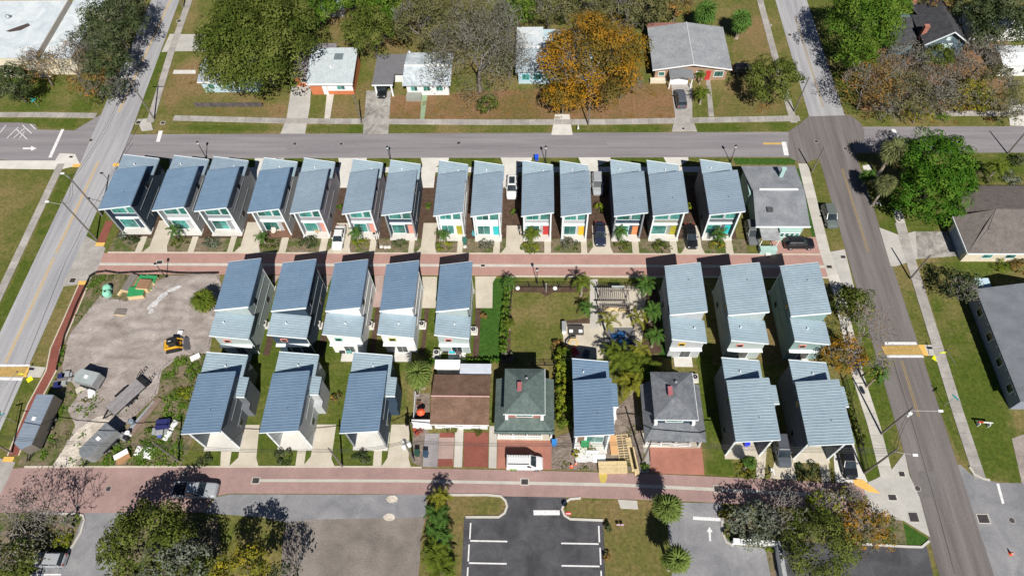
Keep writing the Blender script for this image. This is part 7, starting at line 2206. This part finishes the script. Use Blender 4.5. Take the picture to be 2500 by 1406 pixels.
W['r'] = pole(1436, 306, 6.5, 'slim pole on the north sidewalk below the orange tree')
for k, (a, b, n) in enumerate((('o', 'k', 3), ('k', 'l', 3), ('l', 'm', 3), ('m', 'j', 3), ('j', 'i', 4), ('i', 'h', 2), ('a', 'b', 2), ('b', 'c', 2))):
    for s in range(n):
        A, B = W[a] + Vector((0, (s - 1) * .35, -.45 * s)), W[b] + Vector((0, (s - 1) * .35, -.45 * s))
        m = MB()
        pr = None
        for q in range(11):
            f = q / 10
            pt = A.lerp(B, f) - Vector((0, 0, 1.0 * 4 * f * (1 - f)))
            if pr is not None:
                m.tube(pr, pt, .024, n=3, caps=False)
            pr = pt
        tag(m.build('overhead_wire', BLACK), '%s overhead wire, %s' % (('top', 'second', 'third', 'lowest')[s], ('at the trailers', 'over the lower left houses', 'over the third lower drive', 'before the hipped houses', 'before the lower right houses', 'along the east street', 'at the upper lane mouth', 'along the upper west street')[k]), 'wire', 'overhead wires')

SIGN_Y = plain('sign_yellow', (.66, .72, .02), r=.4)
SIGN_R = plain('sign_red', (.55, .03, .03), r=.4)
SIGN_T = plain('sign_teal', (.02, .34, .36), r=.4)


def sign(u, v, h, label, kind, rz=0):
    p = at(u, v)
    t = thing('street_sign', label, 'sign', (p.x, p.y, .05), R(rz), 'street signs')
    MB().tube((0, 0, 0), (0, 0, h), .035, n=6).build('post', GALV, t)
    tl = R(0)
    if kind == 'diamond':
        MB().prism([(-.55, 0), (0, -.55), (.55, 0), (0, .55)], -.02, .02).build('plate', SIGN_Y, t)
        pl_ = t.children[-1]
        pl_.rotation_euler = (R(70), 0, 0)
        pl_.location = (0, -.06, h - .1)
        q = MB()
        q.box(-.06, .06, -.25, .2, .021, .03).box(-.2, .2, -.02, .06, .021, .03)
        o = q.build('symbol', BLACK, pl_)
        MB().box(-.4, .4, -.08, -.05, h - 1.15, h - .75).build('lower_plate', SIGN_Y, t)
    elif kind == 'stop':
        o = MB().lathe([(.42, -.015), (.42, .015)], n=8).build('plate', SIGN_R, t)
        o.rotation_euler = (R(75), 0, 0)
        o.location = (0, -.06, h - .1)
        MB().box(-.3, .3, -.08, .08, .016, .02).build('lettering_band', WHITE, o)
    elif kind == 'street':
        MB().box(-.5, .5, -.02, .02, h - .05, h + .18).build('blade', SIGN_T, t)
        MB().box(-.02, .02, -.5, .5, h + .2, h + .42).build('blade', SIGN_T, t)
    return t


sign(73, 926, 2.9, 'fluorescent yellow pedestrian sign at the left crossing', 'diamond')
sign(2284, 875, 2.9, 'fluorescent yellow pedestrian sign at the right crossing', 'diamond')
sign(1386, 1262, 2.2, 'red stop sign at the dark car park', 'stop')
sign(1788, 1276, 2.2, 'red stop sign at the lower right entrance', 'stop')
sign(38, 1032, 3.0, 'teal street name sign at the lower left verge', 'street', 20)
sign(2305, 990, 2.6, 'teal street name sign beside the far right sidewalk', 'street', 35)
sign(95, 262, 1.6, 'small green sign on the upper left lawn', 'street', 60)
sign(2075, 735, 2.4, 'teal sign beside the right hand sidewalk', 'street', 80)
p = at(2405, 1032, .8)
simple('barricade', 'red and white barricade on the right lawn', 'barricade', (p.x, p.y, 0), -5, [('board', SIGN_R, [(-.9, -.3, -.03, .03, .8, 1.1)]), ('board', WHITE, [(-.3, .9, -.03, .03, .8, 1.1)]), ('leg', WHITE, [(-.7, -.62, -.3, .3, 0, .8), (.62, .7, -.3, .3, 0, .8)])])
p = at(1098 + 416, 1281, .5)
simple('yard_sign', 'small pink and white yard signs on the brown grass strip', 'sign', (p.x, p.y, 0), 0, [('board', plain('pink_board', (.62, .42, .60)), [(-.45, -.05, -.02, .02, .35, .8)]), ('board', plain('pink_board', (.62, .42, .60)), [(.05, .45, -.02, .02, .35, .8)]), ('stake', BLACK, [(-.27, -.24, -.01, .01, 0, .35), (.24, .27, -.01, .01, 0, .35)])])
# white garden wall at the lower right and gate bits
A, B, C_w = at(1785, 1325), at(1893, 1332), at(1908, 1420)
t = thing('white_wall', 'white rendered garden wall at the lower right car park', 'wall', (A.x, A.y, 0))
MB().prism(along([(0, 0), (B.x - A.x, B.y - A.y)], .35), 0, 1.5).build('wall', W_WHITE, t)
MB().prism(along([(B.x - A.x, B.y - A.y - .2), (C_w.x - A.x, C_w.y - A.y)], .35), 0, 1.5).build('wall', W_WHITE, t)
MB().prism(along([(-.1, 0), (B.x - A.x + .1, B.y - A.y)], .5), 1.5, 1.62).build('coping', WHITE, t)
MB().prism(along([(B.x - A.x, B.y - A.y - .3), (C_w.x - A.x, C_w.y - A.y)], .5), 1.5, 1.63).build('coping', GALV, t)
# dark fence by the small blue house
A, B = at(478, 262), at(642, 264)
t = thing('board_fence', 'low dark board fence below the small blue house', 'fence', (A.x, A.y, 0))
n = 40
for k in range(n):
    x = (B.x - A.x) * k / n
    MB().box(x + .01, x + (B.x - A.x) / n - .02, -.03, .03, 0, 1.1).build('board', pm('fence_board', (.07, .06, .06), (.12, .105, .10), s=2, r=.9, orand=.15), t)
MB().box(0, B.x - A.x, .03, .08, .85, .95).build('rail', WOOD_D, t)
# orange planters, kayaks and clutter beside the brown roofed bungalow
p = at(1030, 1012, .5)
t = thing('orange_umbrella', 'round orange red garden umbrella left of the brown roof', 'umbrella', (p.x, p.y, 0))
MB().tube((0, 0, 0), (0, 0, 1.9), .04).build('pole', GALV, t)
MB().lathe([(.62, 1.55), (.4, 1.8), (.05, 2.0)], n=8).build('canopy', plain('umbrella_orange', (.66, .10, .04)), t)
for k, (u, v, c, lab) in enumerate(((1022, 985, (.30, .14, .10), 'rusty planter beside the brown roof, upper'), (1026, 998, (.04, .12, .42), 'blue planter beside the brown roof'), (1020, 1024, (.02, .02, .022), 'black box below the orange umbrella'), (1018, 960, (.40, .42, .42), 'grey crate beside the brown roof'))):
    p = at(u, v, .3)
    t = thing('planter', lab, 'planter', (p.x, p.y, 0), 0, 'clutter beside the brown roof')
    MB().hexa([(-.3, -.3, 0), (.3, -.3, 0), (.3, .3, 0), (-.3, .3, 0), (-.38, -.38, .5), (.38, -.38, .5), (.38, .38, .5), (-.38, .38, .5)]).build('pot', plain('pot_%s' % 'abcd'[k], c), t)
    MB().box(-.32, .32, -.32, .32, .5, .53).build('soil', MULCH, t)
A, B = at(1012, 1040), at(1018, 965)
t = thing('side_fence', 'white fence left of the brown roofed bungalow', 'fence', (A.x, A.y, 0), math.atan2(B.y - A.y, B.x - A.x))
for k in range(10):
    x = (B - A).length * k / 10
    MB().box(x, x + (B - A).length / 10 - .03, -.03, .03, 0, 1.5).build('board', WHITE, t)
# mailboxes, hydrant
for k, (u, v, lab) in enumerate(((1411, 316, 'white mailbox on the verge under the orange tree'), (2140, 500, 'pale mailbox at the right crossing corner'), (1882, 1150, 'white post box by the lower lane, right'))):
    p = at(u, v)
    t = thing('mailbox', lab, 'mailbox', (p.x, p.y, 0), 0, 'mailboxes')
    MB().box(-.06, .06, -.06, .06, 0, 1.0).build('post', WHITE, t)
    MB().prism([(-.18, 0), (.18, 0), (.18, .22), (.08, .32), (-.08, .32), (-.18, .22)], -.3, .3).build('box', WHITE, t)
    b_ = t.children[-1]
    b_.rotation_euler = (R(90), 0, 0)
    b_.location = (0, 0, 1.0)
